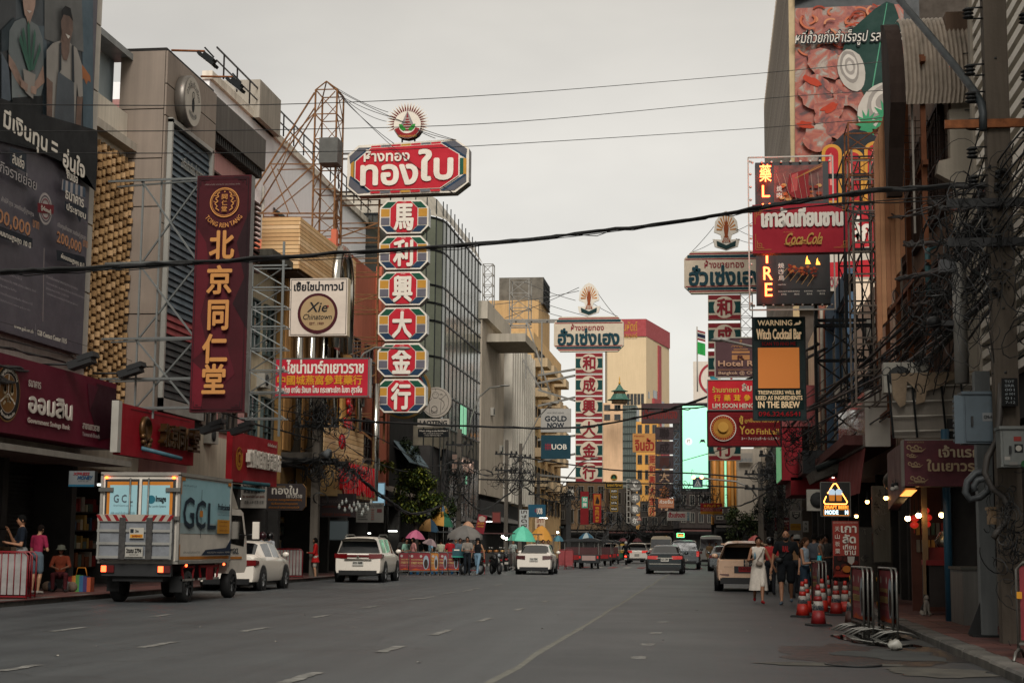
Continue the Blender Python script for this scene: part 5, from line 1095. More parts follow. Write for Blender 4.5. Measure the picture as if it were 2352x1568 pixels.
b=MB();cl_=mat('#8f7e6a',.9,n=.3,s=4);b.poly([(-.02,-.06,v.z+.02),(.0,-.08,v.z-.42),(.12,-.1,v.z-.6),(.22,-.08,v.z-.55),(.26,-.06,v.z-.12),(.42,-.09,v.z-.3),(.4,-.1,v.z-.55),(.56,-.1,v.z-.5),(.6,-.06,v.z-.3),(.8,-.06,v.z-.25),(1.0,-.05,v.z-.12),(v.x+.3,-.05,v.z+.06)],cl_);b.obj('torn_cloth',t)
S=Sign('small_maroon_pharmacy_sign','small maroon pharmacy board with yellow characters above the bald man','sign',1779,1188,1813,1219,62,.12,'#5c1620','#3a1016');S.text('ร้านขายยา',1785,1191,1811,1198,WH,.02).text('จำหน่าย ยาสมุนไพร',1781,1200,1811,1205,'#b58a7a').text('行藥茸參',1786,1209,1810,1215,'#b8892c',.02);S.done()
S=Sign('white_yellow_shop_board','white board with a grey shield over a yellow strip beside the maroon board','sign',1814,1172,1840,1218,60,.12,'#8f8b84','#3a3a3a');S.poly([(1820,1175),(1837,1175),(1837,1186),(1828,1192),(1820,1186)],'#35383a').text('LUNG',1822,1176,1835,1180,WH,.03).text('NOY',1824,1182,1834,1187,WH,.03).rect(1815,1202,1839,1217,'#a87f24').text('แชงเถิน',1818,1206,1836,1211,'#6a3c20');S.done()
S=Sign('number_26_board','narrow white board with the number 26 on a post','sign',1844,1196,1857,1221,52,.06,'#8f8c86','#4a4a48');S.text('N',1849,1199,1853,1205,dk,.05).text('26',1847,1210,1854,1217,dk,.04);S.done()
S=Sign('maroon_header_sign','dark maroon header sign with faint red Thai letters in mid street','sign',1473,926,1560,972,150,.5,mat('#3b151c',.6,n=.3),'#2a1418');S.text('เลี่ยงเซ่งเฮง',1476,936,1556,962,'#6e2a26',.05).done()
for i,ch in enumerate('聯成興大金行'):
 y0=980+i*33;S=Sign('maroon_character_box','dark maroon box with character %s, %s in its mid-street column'%(ch,ORD6[i]),'sign',1505,y0,1547,y0+29.5,150.1,.45,mat('#2f151a',.6,n=.3),'#4a3a30',group='dark maroon character boxes in mid street');S.text(ch,1514,y0+3,1538,y0+27,('#231416','#241617','#4a2a24','#9a8068','#8a5a34','#a38a70')[i],.05).done('character')
S=Sign('gold_orange_sign','rounded orange gold shop sign with red letters left of the maroon column','sign',1453,995,1506,1038,168,.4,'#b08450','#8a6238');S.text('ห้างขายทอง',1457,998,1480,1003,'#8c3428',.02).text('จินฮั้ว',1458,1005,1503,1035,'#8f3026',.05).done()
for i,ch in enumerate('振和興大金行'):
 y0=1043+i*24;S=Sign('orange_character_box','orange box with red character %s, %s in its column'%(ch,ORD6[i]),'sign',1489,y0,1506,y0+22,168.1,.4,'#b0825a','#8a6238',group='orange character boxes in mid street');S.text(ch,1491,y0+2,1504.5,y0+20,'#8f3026',.04).done('character')
S=Sign('mint_screen','very tall glowing mint green advertising screen far down the street','screen',1563,928,1631,1128,150,.6,'#15191a','#101314');S.rect(1568,932,1626,1121,glow('#a4eec6',.34)).text('Plan B',1573,1122.5,1585,1126.5,'#8a9a94');S.disc(1582,1014,8,glow('#cbe0d4',.5),16).text('PT',1578,1010,1586,1018,'#9a2f3a',.04).poly([(1606,1018),(1610,1009),(1618,1009),(1621,1018),(1617,1015),(1610,1015)],'#2a3a36');S.done('lit_face')
ring_='#6f6d6a'
for i,(ch,cy_,r_)in enumerate((('W',1114,14.5),('华',1143.5,12),('歌',1169,12),('尔',1195,12.3))):
 S=Sign('round_grey_sign','round grey sign with white %s, %s on the white ladder bracket'%('lettering' if i==0 else 'character '+ch,('topmost','second','third','lowest')[i]),'sign',1459-r_,cy_-r_,1459+r_,cy_+r_,134,.3,'#77746f','#a19d96',outline=[(1459+r_*math.cos(a*PI/12),cy_+r_*math.sin(a*PI/12))for a in range(24)],group='round grey signs on the white bracket',boxname='drum')
 if i:S.text(ch,1452.5,cy_-7,1466,cy_+7,'#d8d4cc',.05)
 else:
  for k,ox in enumerate((-8,-3.5,3.5,8)):S.poly([(1459+ox*.9,1104+abs(ox)*.25),(1459+ox*.9+3*(1 if ox<0 else-1),1104+abs(ox)*.25),(1459+ox*.15+1.5,1118),(1459+ox*.15-1.5,1118)],'#d8d4cc')
  S.text('wacoal',1448.5,1119,1469.5,1124.5,'#d8d4cc',.04)
 S.done('character')
t=thing('white_ladder_bracket','white ladder bracket beside the round grey signs','bracket',tuple(X(1440,1200,134.2)));v=X(1446,1100,134.2)-X(1440,1200,134.2);b=MB();wf=mat('#b3aea5',.5)
for xx in(0,v.x+.05):b.bar((xx,0,0),(xx,0,v.z),.06,wf)
for k in range(9):b.bar((0,0,v.z*k/8),(v.x+.05,0,v.z*k/8),.05,wf)
for z in(v.z*.85,v.z*.95):b.bar((-1.3,0,z),(0,0,z),.06,wf)
b.obj('rail',t)
S=Sign('gold_club_board','black board with a flowing gold script above four small black boards','sign',1391,1107,1430,1121,128,.2,'#14140f','#8a7030',rimw=.06);S.text('Grand Marvel',1394,1109,1427,1117,'#b8933c',.03,shear=.2).done()
S=Sign('gold_club_disc','small round black and gold disc above the gold script board','sign',1402,1088,1418,1104,128,.15,'#16241c','#9a7a30',outline=[(1410+8*math.cos(a*PI/8),1096+8*math.sin(a*PI/8))for a in range(16)],boxname='disc');S.ring(1410,1096,6.6,8,'#a9853a',16).poly([(1410,1091),(1414,1099),(1406,1099)],'#2f6a4a').rect(1404,1099,1416,1101,'#a9853a').done('print')
for k,wd_ in enumerate(('BAR & BISTRO','TASTING','SPA','MASSAGE')):
 y0=1122+k*13.6;S=Sign('small_black_board','small black board reading %s, %s of four under the gold script'%(wd_,('topmost','second','third','lowest')[k]),'sign',1402,y0,1419,y0+10.6,128,.15,'#121412','#9a7c34',group='four small black boards in a column',rimw=.05);S.text(wd_,1404,y0+3,1417,y0+7.5,WH,.03).done()
S=Sign('white_restaurant_sign','white restaurant sign with red Thai letters over the far traffic','sign',1532,1174,1587,1195,118,.25,'#9f9a92','#77736c');S.text('ฮั่วเซ่งฮง',1535,1175,1574,1188,'#8c1f30',.06).text('HUA SENG HONG RESTAURANT',1535,1190,1574,1193,'#4a6a74');[S.text(c_,1578,1175.5+k*6.5,1583.5,1181+k*6.5,'#3a6a78',.03)for k,c_ in enumerate('和成豐')];S.done()
S=Sign('red_yellow_gold_sign','red and yellow gold dealer sign hanging above the far right pavement','sign',1609,1155,1659,1180,112,.2,'#8c1822','#4a1016');S.rect(1609,1174,1659,1180,'#b8862a').text('กิมจี้',1624,1157,1644,1164,'#c9982e',.05).ring(1619,1161,1.4,2.8,'#c9982e',10).ring(1650,1161,1.4,2.8,'#c9982e',10).text('รับซื้อ ทองเก่า เพชร นาก เงิน ทองเค',1611,1165.5,1657,1169,'#c8a49a',.02).text('ทองคำขาว พระทองคำ ล้ำค่าน้ำ',1614,1170,1654,1173,'#c8a49a',.02).text('เลขาทองทุกชนิด ของหลุดจำนำ',1610,1175.5,1658,1178.5,'#6a2418',.02);S.done()
S=Sign('peach_shop_sign','peach orange shop sign in front of the maroon column','sign',1512,1144,1548,1166,140,.2,'#b0795a','#c09070');S.text('ก๋วยจั๊บ',1515,1147,1545,1156,WH,.04).text('ราดหน้ายอดผัก',1515,1158,1545,1163,'#c7a890',.02).done()
S=Sign('red_banner_far','tall red and gold vertical shop banner far along the left side','banner',1362,1133,1381,1200,118,.1,'#8a1c20','#6a1418');S.rect(1364,1135,1379,1160,'#a86a24').poly([(1367,1156),(1371,1138),(1377,1150),(1376,1157)],'#2e1c18');[S.text(c_,1367,1163+k*7.4,1376,1169+k*7.4,'#c08a34',.04)for k,c_ in enumerate('福臨門酒家')];S.done('print')
S=Sign('green_red_banner_far','narrow red sign with a green panel beside the tall red and gold banner','sign',1333,1128,1352,1204,120,.2,'#7a161c','#4a1016');S.rect(1336,1140,1350,1166,'#3c9a80').text('和',1338,1142,1348,1152,WH,.04).text('興',1338,1154,1348,1164,WH,.04).done('print')
S=Sign('neon_massage_sign','tiny green edged neon sign glowing at the far end of the street','sign',1554,1223,1572,1234,112,.1,'#3a1410','#1a1a1a');S.line([(1555,1224),(1571,1224),(1571,1233),(1555,1233),(1555,1224)],.8,glow('#7affa0',2)).text('ร้านทอง',1557,1226,1569,1231,glow('#ff8a3a',2),.04).done('neon')
S=Sign('yellow_warning_diamond','yellow diamond road warning sign far down the street','road sign',1526,1229,1535,1238,140,.04,'#b98a22','#6a5a2a',outline=[(1526,1233.5),(1530.5,1229),(1535,1233.5),(1530.5,1238)],boxname='plate');S.disc(1530.5,1233.5,1.4,'#2a2418',8).done('symbol')
S=Sign('triangle_warning_sign','small white triangle warning sign with red edge near the round grey signs','road sign',1463,1183,1474,1194,100,.04,'#9c3a2a','#6a5a5a',outline=[(1463,1194),(1468.5,1183),(1474,1194)],boxname='plate');S.poly([(1465.2,1192.6),(1468.5,1186),(1471.8,1192.6)],'#c9c0b2').poly([(1467.6,1192),(1468.5,1188),(1469.8,1192)],'#a8742a');S.done('symbol')
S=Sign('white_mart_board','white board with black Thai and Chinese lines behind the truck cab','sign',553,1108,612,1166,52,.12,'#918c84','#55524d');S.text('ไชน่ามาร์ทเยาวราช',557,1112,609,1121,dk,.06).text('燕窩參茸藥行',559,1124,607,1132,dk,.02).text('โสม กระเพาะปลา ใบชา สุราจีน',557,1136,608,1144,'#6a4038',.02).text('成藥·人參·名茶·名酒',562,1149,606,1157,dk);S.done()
S=Sign('dark_gold_shop_board','dark brown board with cream Thai letters reading the gold shop name','sign',612,1110,702,1171,56,.15,mat('#20100f',.5,n=.3),'#7a5a2a',outline=[(612,1110),(694,1110),(702,1120),(702,1162),(694,1171),(612,1171)]);S.text('ห้างขายทอง',618,1113,655,1120,'#7d6a50',.02).text('ทองใบ',624,1114,684,1135,'#a8a298',.05).text('เยาวราช',658,1135,694,1143,'#a8a298',.03).text('จำหน่าย ทองรูปพรรณต่างๆ',616,1144,693,1151,'#8a5a1e',.03).text('รับซื้อทองเก่าทุกชนิด',624,1153,684,1160,'#8a5a1e',.03).text('เยื่องจระเข้ แก้เต่า100/รุตร้อไล้',618,1162,688,1168,'#8a5a1e',.02);S.done()
S=Sign('money_exchange_board','dark maroon money exchange board behind the hanging bulbs','sign',734,1133,817,1187,62,.12,mat('#241012',.5,n=.3),'#3a2420');S.text('ไชน่าทาวน์เอ็กซ์เชนจ์',739,1145,815,1154,'#5c5452',.03).text('รับแลกเงินตราต่างประเทศ',741,1159,813,1165,'#6a3020',.02).text('MONEY EXCHANGE',741,1178,806,1184,'#6a3020',.02);S.done()
S=Sign('noodle_menu_board','grey menu board of the rolled noodle shop beside the exchange board','sign',818,1154,881,1199,64,.1,'#5c5a55','#3a3a38');S.text('ร้านก๋วยจั๊บนายเอ็ก',822,1156,879,1164,'#2a2a28',.02).rect(866,1168,877,1176,'#4a1c1c');[S.rect(822,1169+k*5.4,845-(k%2)*4,1170.4+k*5.4,'#3a3a38')for k in range(5)];[S.rect(853,1169+k*5.4,860,1170.4+k*5.4,'#6a3a30')for k in range(5)];S.done()
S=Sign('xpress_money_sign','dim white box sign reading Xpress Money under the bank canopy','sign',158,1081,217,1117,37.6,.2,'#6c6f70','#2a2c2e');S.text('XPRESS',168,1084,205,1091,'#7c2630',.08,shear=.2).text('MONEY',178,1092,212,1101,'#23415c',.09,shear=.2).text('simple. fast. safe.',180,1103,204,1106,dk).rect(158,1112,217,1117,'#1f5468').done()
for lab,rect,col,txt,tc in(('white upright banner with dark Thai letters behind the mint parasol',(1193,1170,1214,1221),'#a6a8a4','เกาลัดญี่ปุ่น','#3a2a24'),('cream upright banner with brown Thai letters above the yellow parasol',(1229,1189,1252,1214),'#b5a48f','ตั้งจั๊วหลี','#7a3a2c')):
 S=Sign('upright_stall_banner',lab,'banner',*rect,96 if rect[0]<1200 else 98,.04,col,'#77736c')
 n_=5;cs=['เก','าลั','ด','ญี่','ปุ่น']if rect[0]<1200 else['เกา','ลัด']
 for k,c_ in enumerate(cs):h_=(rect[3]-rect[1])/len(cs);S.text(c_,rect[0]+4,rect[1]+k*h_+1.5,rect[2]-4,rect[1]+(k+1)*h_-1.5,tc,.04)
 S.done()
S=Sign('leaning_red_banner','leaning red banner with a cream blot and yellow letters over the food stalls','banner',1093,1180,1119,1226,78,.03,'#7c2530','#6a1c26',outline=[(1099,1180),(1119,1184),(1111,1226),(1091,1220)],boxname='cloth');S.poly([(1100,1186),(1107,1184),(1115,1188),(1113,1197),(1104,1198),(1099,1193)],'#a8968a').text('เยาวราช',1097,1199,1112,1204,'#b8903c',.03).text('สตรีทฟู้ด',1096,1206,1111,1211,'#b8903c',.03).done('print')
# ================================================================ signs lying along the left facades
class WallSign:
 def __init__(s,name,label,cat,x,y0,y1,z0,z1,th,face,rim,box='panel'):
  s.x=x;s.y0=y0;s.root=thing(name,label,cat,(x,y0,z0),PI/2);s.z0=z0
  b=MB();b.box(0,y1-y0,0,th,0,z1-z0,face if not isinstance(face,str)else paint(face));b.obj(box,s.root);s.mb=MB();s.L=.01;s.x0=x
 def p(s,px,py):v=XF(px,py,s.x0);return(v.y-s.y0,v.z-s.z0)
 def poly(s,pts,c):
  P=[s.p(*q)for q in pts]
  if area2(P)<0:P=P[::-1]
  flat(s.mb,P,-s.L,pm(c));s.L+=.004;return s
 def text(s,t,xl,yt,yb,xr,c,bold=0,ext=0,shear=0):
  a=s.p(xl,yb);b=s.p(xl,yt);ym=(yt+yb)/2;r=s.p(xr,ym)[0];text(s.mb,t,a[0],r,a[1],b[1],pm(c),-s.L-ext,bold,ext,shear);s.L+=.004;return s
 def ell(s,cx,cy,ry,c,k=1.0,n=30,r0=0):
  o=s.p(cx,cy);r=s.p(cx,cy-ry)[1]-o[1]
  if r0:ring(s.mb,o[0],o[1],r*r0,r,-s.L,pm(c),36)
  else:flat(s.mb,circ(o[0],o[1],r,n),-s.L,pm(c))
  s.L+=.004;return o,r
 def done(s,name='lettering'):s.mb.obj(name,s.root);s.mb=MB();return s
V=WallSign('bank_advert','huge vinyl bank advert with two smiling people and loan offers in Thai','billboard',-17.3,25,41.1,6.5,21,.12,mat('#57525a',.5,n=.12),'#555','sheet')
V.poly([(-520,-260),(212,-260),(212,375),(-520,40)],mat('#3c464c',.5,n=.7,s=.35))
V.poly([(-520,-260),(30,-260),(40,300),(-520,80)],mat('#20282d',.5,n=.5,s=.5));V.poly([(60,60),(100,60),(110,130),(80,150),(60,120)],'#59646a');V.poly([(186,0),(212,0),(212,360),(190,350)],'#56666f');V.poly([(100,0),(186,0),(190,120),(160,110),(100,90)],'#6a6a68')
V.poly([(173,130),(205,175),(206,190),(200,185),(196,195),(190,180),(184,188),(176,170)],'#a06a44')
V.poly([(0,70),(30,40),(36,110),(0,120)],'#2c3a40');V.poly([(0,120),(16,150),(22,230),(0,240)],'#59626a')
skin,skd=mat('#9c8070',.5,n=.45,s=1.1),mat('#6b5040',.5,n=.5,s=1.3)
V.poly([(18,70),(30,50),(48,42),(60,44),(84,60),(95,90),(98,190),(88,230),(24,230),(22,140),(16,120)],mat('#6f7676',.6,n=.25,s=.6));V.poly([(16,125),(30,145),(50,190),(46,205),(30,180),(16,150)],skin);V.poly([(95,150),(98,190),(70,215),(62,205),(82,180)],skin)
V.poly([(24,225),(94,220),(92,340),(20,320)],'#14191b');V.poly([(46,-20),(78,-20),(76,15),(70,36),(60,44),(52,36),(48,10)],skin);V.poly([(42,-60),(82,-60),(82,-8),(76,-4),(70,-22),(54,-22),(48,-2),(44,8)],'#191817');V.poly([(56,24),(68,26),(62,31)],'#c0b8b0')
V.poly([(53,36),(60,62),(68,38)],skin)
for a0,b0,c0 in(((58,160),(44,75),(50,72)),((60,160),(56,60),(62,60)),((66,162),(82,110),(87,116)),((62,162),(70,78),(75,82)),((58,165),(36,92),(42,86))):V.poly([a0,b0,((b0[0]+c0[0])/2,b0[1]-12),c0,(a0[0]+5,a0[1])],'#3c6455')
V.poly([(45,158),(74,172),(68,228),(50,212)],'#8f8982');V.poly([(40,182),(56,195),(54,212),(40,200)],skin);V.poly([(63,198),(76,200),(74,218),(62,214)],skin)
V.poly([(98,116),(112,100),(130,94),(150,98),(168,112),(180,150),(182,222),(172,224),(168,190),(162,330),(112,318),(104,220),(98,200)],mat('#948f88',.6,n=.2,s=.6))
V.poly([(98,178),(112,190),(110,290),(104,330),(98,300)],skd);V.poly([(168,222),(181,224),(176,300),(164,310)],skd)
V.poly([(134,58),(152,62),(150,120),(144,140),(136,138),(128,110)],skd);V.poly([(131,28),(157,36),(158,70),(150,100),(142,104),(134,92),(130,60)],skd);V.poly([(130,48),(131,24),(140,14),(152,20),(158,50),(150,38),(136,34)],'#15181a');V.poly([(140,78),(151,84),(146,90)],'#c9c3ba')
V.poly([(126,100),(130,98),(130,160),(124,170)],'#2a3136');V.poly([(154,104),(158,106),(160,190),(154,190)],'#2a3136');V.poly([(122,165),(140,178),(158,190),(160,300),(170,345),(110,330),(116,240)],mat('#3a454d',.5,n=.5,s=.5))
V.poly([(-520,30),(212,372),(212,380),(-520,200)],'#15191c');V.poly([(-520,195),(212,378),(208,440),(182,395),(70,330),(-520,60)],'#14181b');V.poly([(-520,60),(0,230),(80,262),(212,300),(212,382),(182,396),(70,345),(-520,100)],'#15191b')
V.text('มีเงินทุน',-8,245,305,98,WH,.05).text('=',104,322,345,119,WH,.06).text('อุ่นใจ',129,335,395,183,WH,.06)
V.poly([(8,338),(46,352),(46,398),(8,378)],'#2a333c');V.text('สินเชื่อ',12,345,375,41,WH,.02)
V.text('ธุรกิจรายย่อย',-40,352,392,71,'#17202a',.16).text('ธุรกิจรายย่อย',-40,352,392,71,'#a09a98',.03)
V.text('สินเชื่อ',138,385,410,164,WH,.04);V.poly([(128,412),(176,430),(180,455),(126,436)],'#a09a98');[V.poly([(130+k*11,413+k*4),(135+k*11,415+k*4),(134+k*11.3,440+k*3.6),(128+k*11.3,438+k*3.6)],'#4a5866')for k in range(5)]
V.text('ธนาคาร',132,436,456,176,WH,.05);V.poly([(131,462),(182,478),(182,508),(170,500),(166,512),(158,494),(131,482)],'#1d2833');V.text('ประชาชน',134,464,482,180,WH,.04)
o,r=V.ell(85,480,37,'#a39c98');V.ell(85,480,31,'#5a5058',r0=.9);V.ell(85,480,24,'#7d4a52',r0=.86);V.poly([(66,466),(104,472),(103,492),(66,488)],'#6f1a26');V.text('รู้ก่อนกู้',73,470,484,97,WH,.03)
V.text('เติมทุนค้าขาย วงเงินกู้สูงสุด',111,508,524,179,'#a29c9a',.02);V.text('ค้าให้สุด วงเงินกู้สูงสุด',-20,450,466,57,'#a29c9a',.02)
V.text('200,000',107,530,562,168,'#33242a',.1).text('200,000',108,529,560,167,'#b08464',.05).text('บาท',169,550,566,181,'#b08464',.03);V.text('500,000',-48,470,510,49,'#33242a',.1).text('500,000',-47,469,508,48,'#b08464',.05).text('บาท',51,504,522,66,'#b08464',.03)
V.poly([(106,574),(172,590),(176,614),(108,598)],'#15202b');V.text('ผ่อนนานสูงสุด 8 ปี',116,580,596,171,WH,.04);V.poly([(-40,515),(50,548),(50,568),(-40,542)],'#15202b');V.text('ผ่อนนานสูงสุด 10 ปี',-38,520,540,47,WH,.04)
for k,(yy,xr)in enumerate(((648,156),(664,180),(676,134),(688,154))):V.text(('สินเชื่อธนาคารประชาชน','• อัตราดอกเบี้ย 0.5% - 1% ต่อเดือน (Flat Rate) เทียบเท่าอัตราดอกเบี้ยแบบลดต้น','(Effective Rate) 10.80% - 21.60% ต่อปี','• รายละเอียดการคำนวณเพิ่มเติมดูได้ที่เว็บไซต์ www.gsb.or.th')[k],80,yy-18,yy-11,xr,'#9a9496',0)
for k in range(5):V.text(('- 10 ปีขึ้นไป','อัตราดอกเบี้ย MRR เท่ากับ 6.845% ต่อปี','กู้เพิ่มได้)','การเปลี่ยนแปลงเพิ่มขึ้น หรือลดลงได้','ได้ที่เว็บไซต์ www.gsb.or.th)')[k],-30,618+k*17,624+k*17,(24,56,10,48,42)[k],'#9a9496',0)
V.text('www.gsb.or.th',2,743,755,48,WH,.02).text('GSB Contact Center 1115',56,757,769,126,WH,.02);V.poly([(72,570),(73,570),(70,738),(69,738)],'#a59a94');V.poly([(51.5,744),(52.3,744),(52.3,772),(51.5,772)],'#8f8a8c');V.done('print')
V=WallSign('bank_fascia_sign','long maroon bank fascia with a gold roundel and big white Thai name','sign',-16.6,27,41.95,3.93,5.78,.8,mat('#64162e',.6,n=.2,s=.7,spec=.22),'#333')
V.poly([(222,880),(267,893),(262,1000),(226,1012),(206,940)],'#3a1220');V.poly([(200,880),(225,888),(205,945)],'#521a2c')
V.ell(16,903,66,'#8c6a3c');V.ell(16,903,63,'#1c1718');V.ell(16,903,46,'#b0a49a');o,r=V.ell(16,903,44,'#7d5a2c')
m_=V.mb
for a in(PI/2,PI*7/6,-PI/6):frect(m_,o[0]-.015,o[0]+.015,0,0.001,-V.L,paint(WH));m_.poly([(o[0]+.02*math.sin(a),-V.L,o[1]-.02*math.cos(a)),(o[0]-.02*math.sin(a),-V.L,o[1]+.02*math.cos(a)),(o[0]+r*math.cos(a)-.02*math.sin(a),-V.L,o[1]+r*math.sin(a)+.02*math.cos(a)),(o[0]+r*math.cos(a)+.02*math.sin(a),-V.L,o[1]+r*math.sin(a)-.02*math.cos(a))],paint(WH))
for k in range(14):a=rnd.uniform(3.6,5.8);q_=rnd.uniform(.2,.75)*r;flat(m_,circ(o[0]+q_*math.cos(a),o[1]+q_*math.sin(a),.04,6),-V.L-.004,paint('#b8aa90'))
for sx_ in(-1,1):
 for k in range(6):flat(m_,circ(o[0]+sx_*r*.42,o[1]+r*(.1+.11*k),.09-.011*k,6),-V.L-.004,paint('#b8aa90'))
text(m_,'ธนาคารออมสิน',o[0]-r*1.05,o[0]+r*1.05,o[1]+r*1.13,o[1]+r*1.36,paint(WH),-V.L,.03,arc=(o[0],o[1],r*1.13,1));text(m_,'รัฐบาลเป็นประกัน',o[0]-r*.95,o[0]+r*.95,o[1]-r*1.36,o[1]-r*1.13,paint(WH),-V.L,.03,arc=(o[0],o[1],r*1.36,-1))
V.done('roundel')
V.text('ธนาคาร',62,871,887,91,'#c4bcb2',.04).text('ออมสิน',59,898,947,161,'#c4bcb2',.075,.04).text('Government Savings Bank',58,957,973,157,'#8c3a44',.2).text('Government Savings Bank',58,957,973,157,'#c4bcb2',.08).text('สาขาเยาวราช',185,970,984,224,'#c4bcb2',.04).text('Yaowarath Branch',184,990,1000,224,'#a89a98',.02).done()
V=WallSign('red_bronze_letter_sign','red fascia with raised bronze crest and characters above the truck','sign',-16.0,XF(279,980,-16).y,XF(446,1000,-16).y,3.75,5.15,.22,mat('#98182a',.6,n=.25,s=.8,spec=.22),'#333')
V.mb.box(-.25,0,0,.2,.05,1.45,paint('#a8a49c'));V.done('end_cap')
BZ=mat('#5c4222',.4,metal=.6,n=.5,s=5);o=V.p(330,985);V.mb.lathe([(.36,0),(.36,.1),(.27,.16),(.27,.06),(0,.06)],BZ,M=Matrix.Translation((o[0],0,o[1]))@Matrix.Rotation(PI/2,4,'X'),n=20);[V.mb.ball((o[0]+.3*math.cos(a),-.1,o[1]-.12+.42*math.sin(a)),.09,BZ,8,5)for a in(3.4,3.8,4.2,4.6,5.0,5.4,5.8)];V.done('bronze_crest')
x_=362
for k,ch in enumerate('北京同仁堂'):a=V.p(359+k*17.3,985+k*3);text(V.mb,ch,a[0],a[0]+.62,.38,1.08,BZ,-.24,.04,.2)
V.done('bronze_character')
[V.poly([(300+s_,938),(436+s_*0,968),(436,969.5),(300+s_,940)],'#4a1018')for s_ in(0,)];V.done('border_line')
V=WallSign('red_mart_fascia','red fascia with a yellow roundel and raised white characters','sign',-15.3,XF(533,1050,-15.3).y,XF(637,1050,-15.3).y,3.35,4.95,.2,mat('#a01a28',.6,n=.3,s=.9,spec=.22),'#333')
V.z0=3.35;o,r=V.ell(549,1053,27,'#c08a2e');ring(V.mb,o[0],o[1],r*.62,r*.7,-V.L,paint('#8c1f24'));text(V.mb,'CHINA MART',o[0]-r*.7,o[0]+r*.7,o[1]+r*.74,o[1]+r*.92,paint('#8c1f24'),-V.L-.004,.04,arc=(o[0],o[1],r*.74,1));text(V.mb,'CK',o[0]-r*.3,o[0]+r*.3,o[1]-r*.35,o[1]+r*.4,paint('#8c1f24'),-V.L-.004,.06);V.done('roundel')
a=V.p(560,1060)[0];c=V.p(634,1060)[0]
for k,ch in enumerate('中國城燕窩參茸藥行'):text(V.mb,ch,a+(c-a)*k/9+.04,a+(c-a)*(k+1)/9-.03,.5,1.12,paint('#c3bcb1'),-.2,.06,.16)
text(V.mb,'เซี้ยไชน่าทาวน์',c-1.2,c-.1,1.36,1.48,paint(WH),-.03,.02);V.done('character')
# ================================================================ vehicles: local +Y forward, origin under the rear bumper
TYRE=mat('#0f1010',.8,n=.2,s=8);RIM=mat('#a0a1a2',.35,metal=.5,n=.2,s=8);BLKP=mat('#0d0e0f',.4,n=.15)
CGL=mat('#0d1113',.05,n=.1,s=2,spec=1.0)
def wheel(root,x,y,r,w=.2,side=1,rim=RIM,name='wheel'):
 b=MB();M=Matrix.Translation((0,0,0))@Matrix.Rotation(PI/2,4,'Y')
 b.lathe([(r*.62,-w/2),(r*.93,-w/2),(r,-w*.36),(r,w*.36),(r*.93,w/2),(r*.62,w/2)],TYRE,n=20,M=M,cap=False);o=b.obj(name,root,loc=(x,y,r))
 b=MB();b.lathe([(0,-w*.3),(r*.62,-w*.3),(r*.62,w*.42 if side>0 else w*.3),(r*.54,w*.3),(0,w*.3)],mat('#222324',.5,n=.1),n=18,M=M)
 for k in range(7):
  a=2*PI*k/7;b.bar((side*w*.33,.05*math.cos(a),.05*math.sin(a)),(side*w*.40,r*.58*math.cos(a),r*.58*math.sin(a)),r*.13,rim)
 b.obj('rim',o);return o
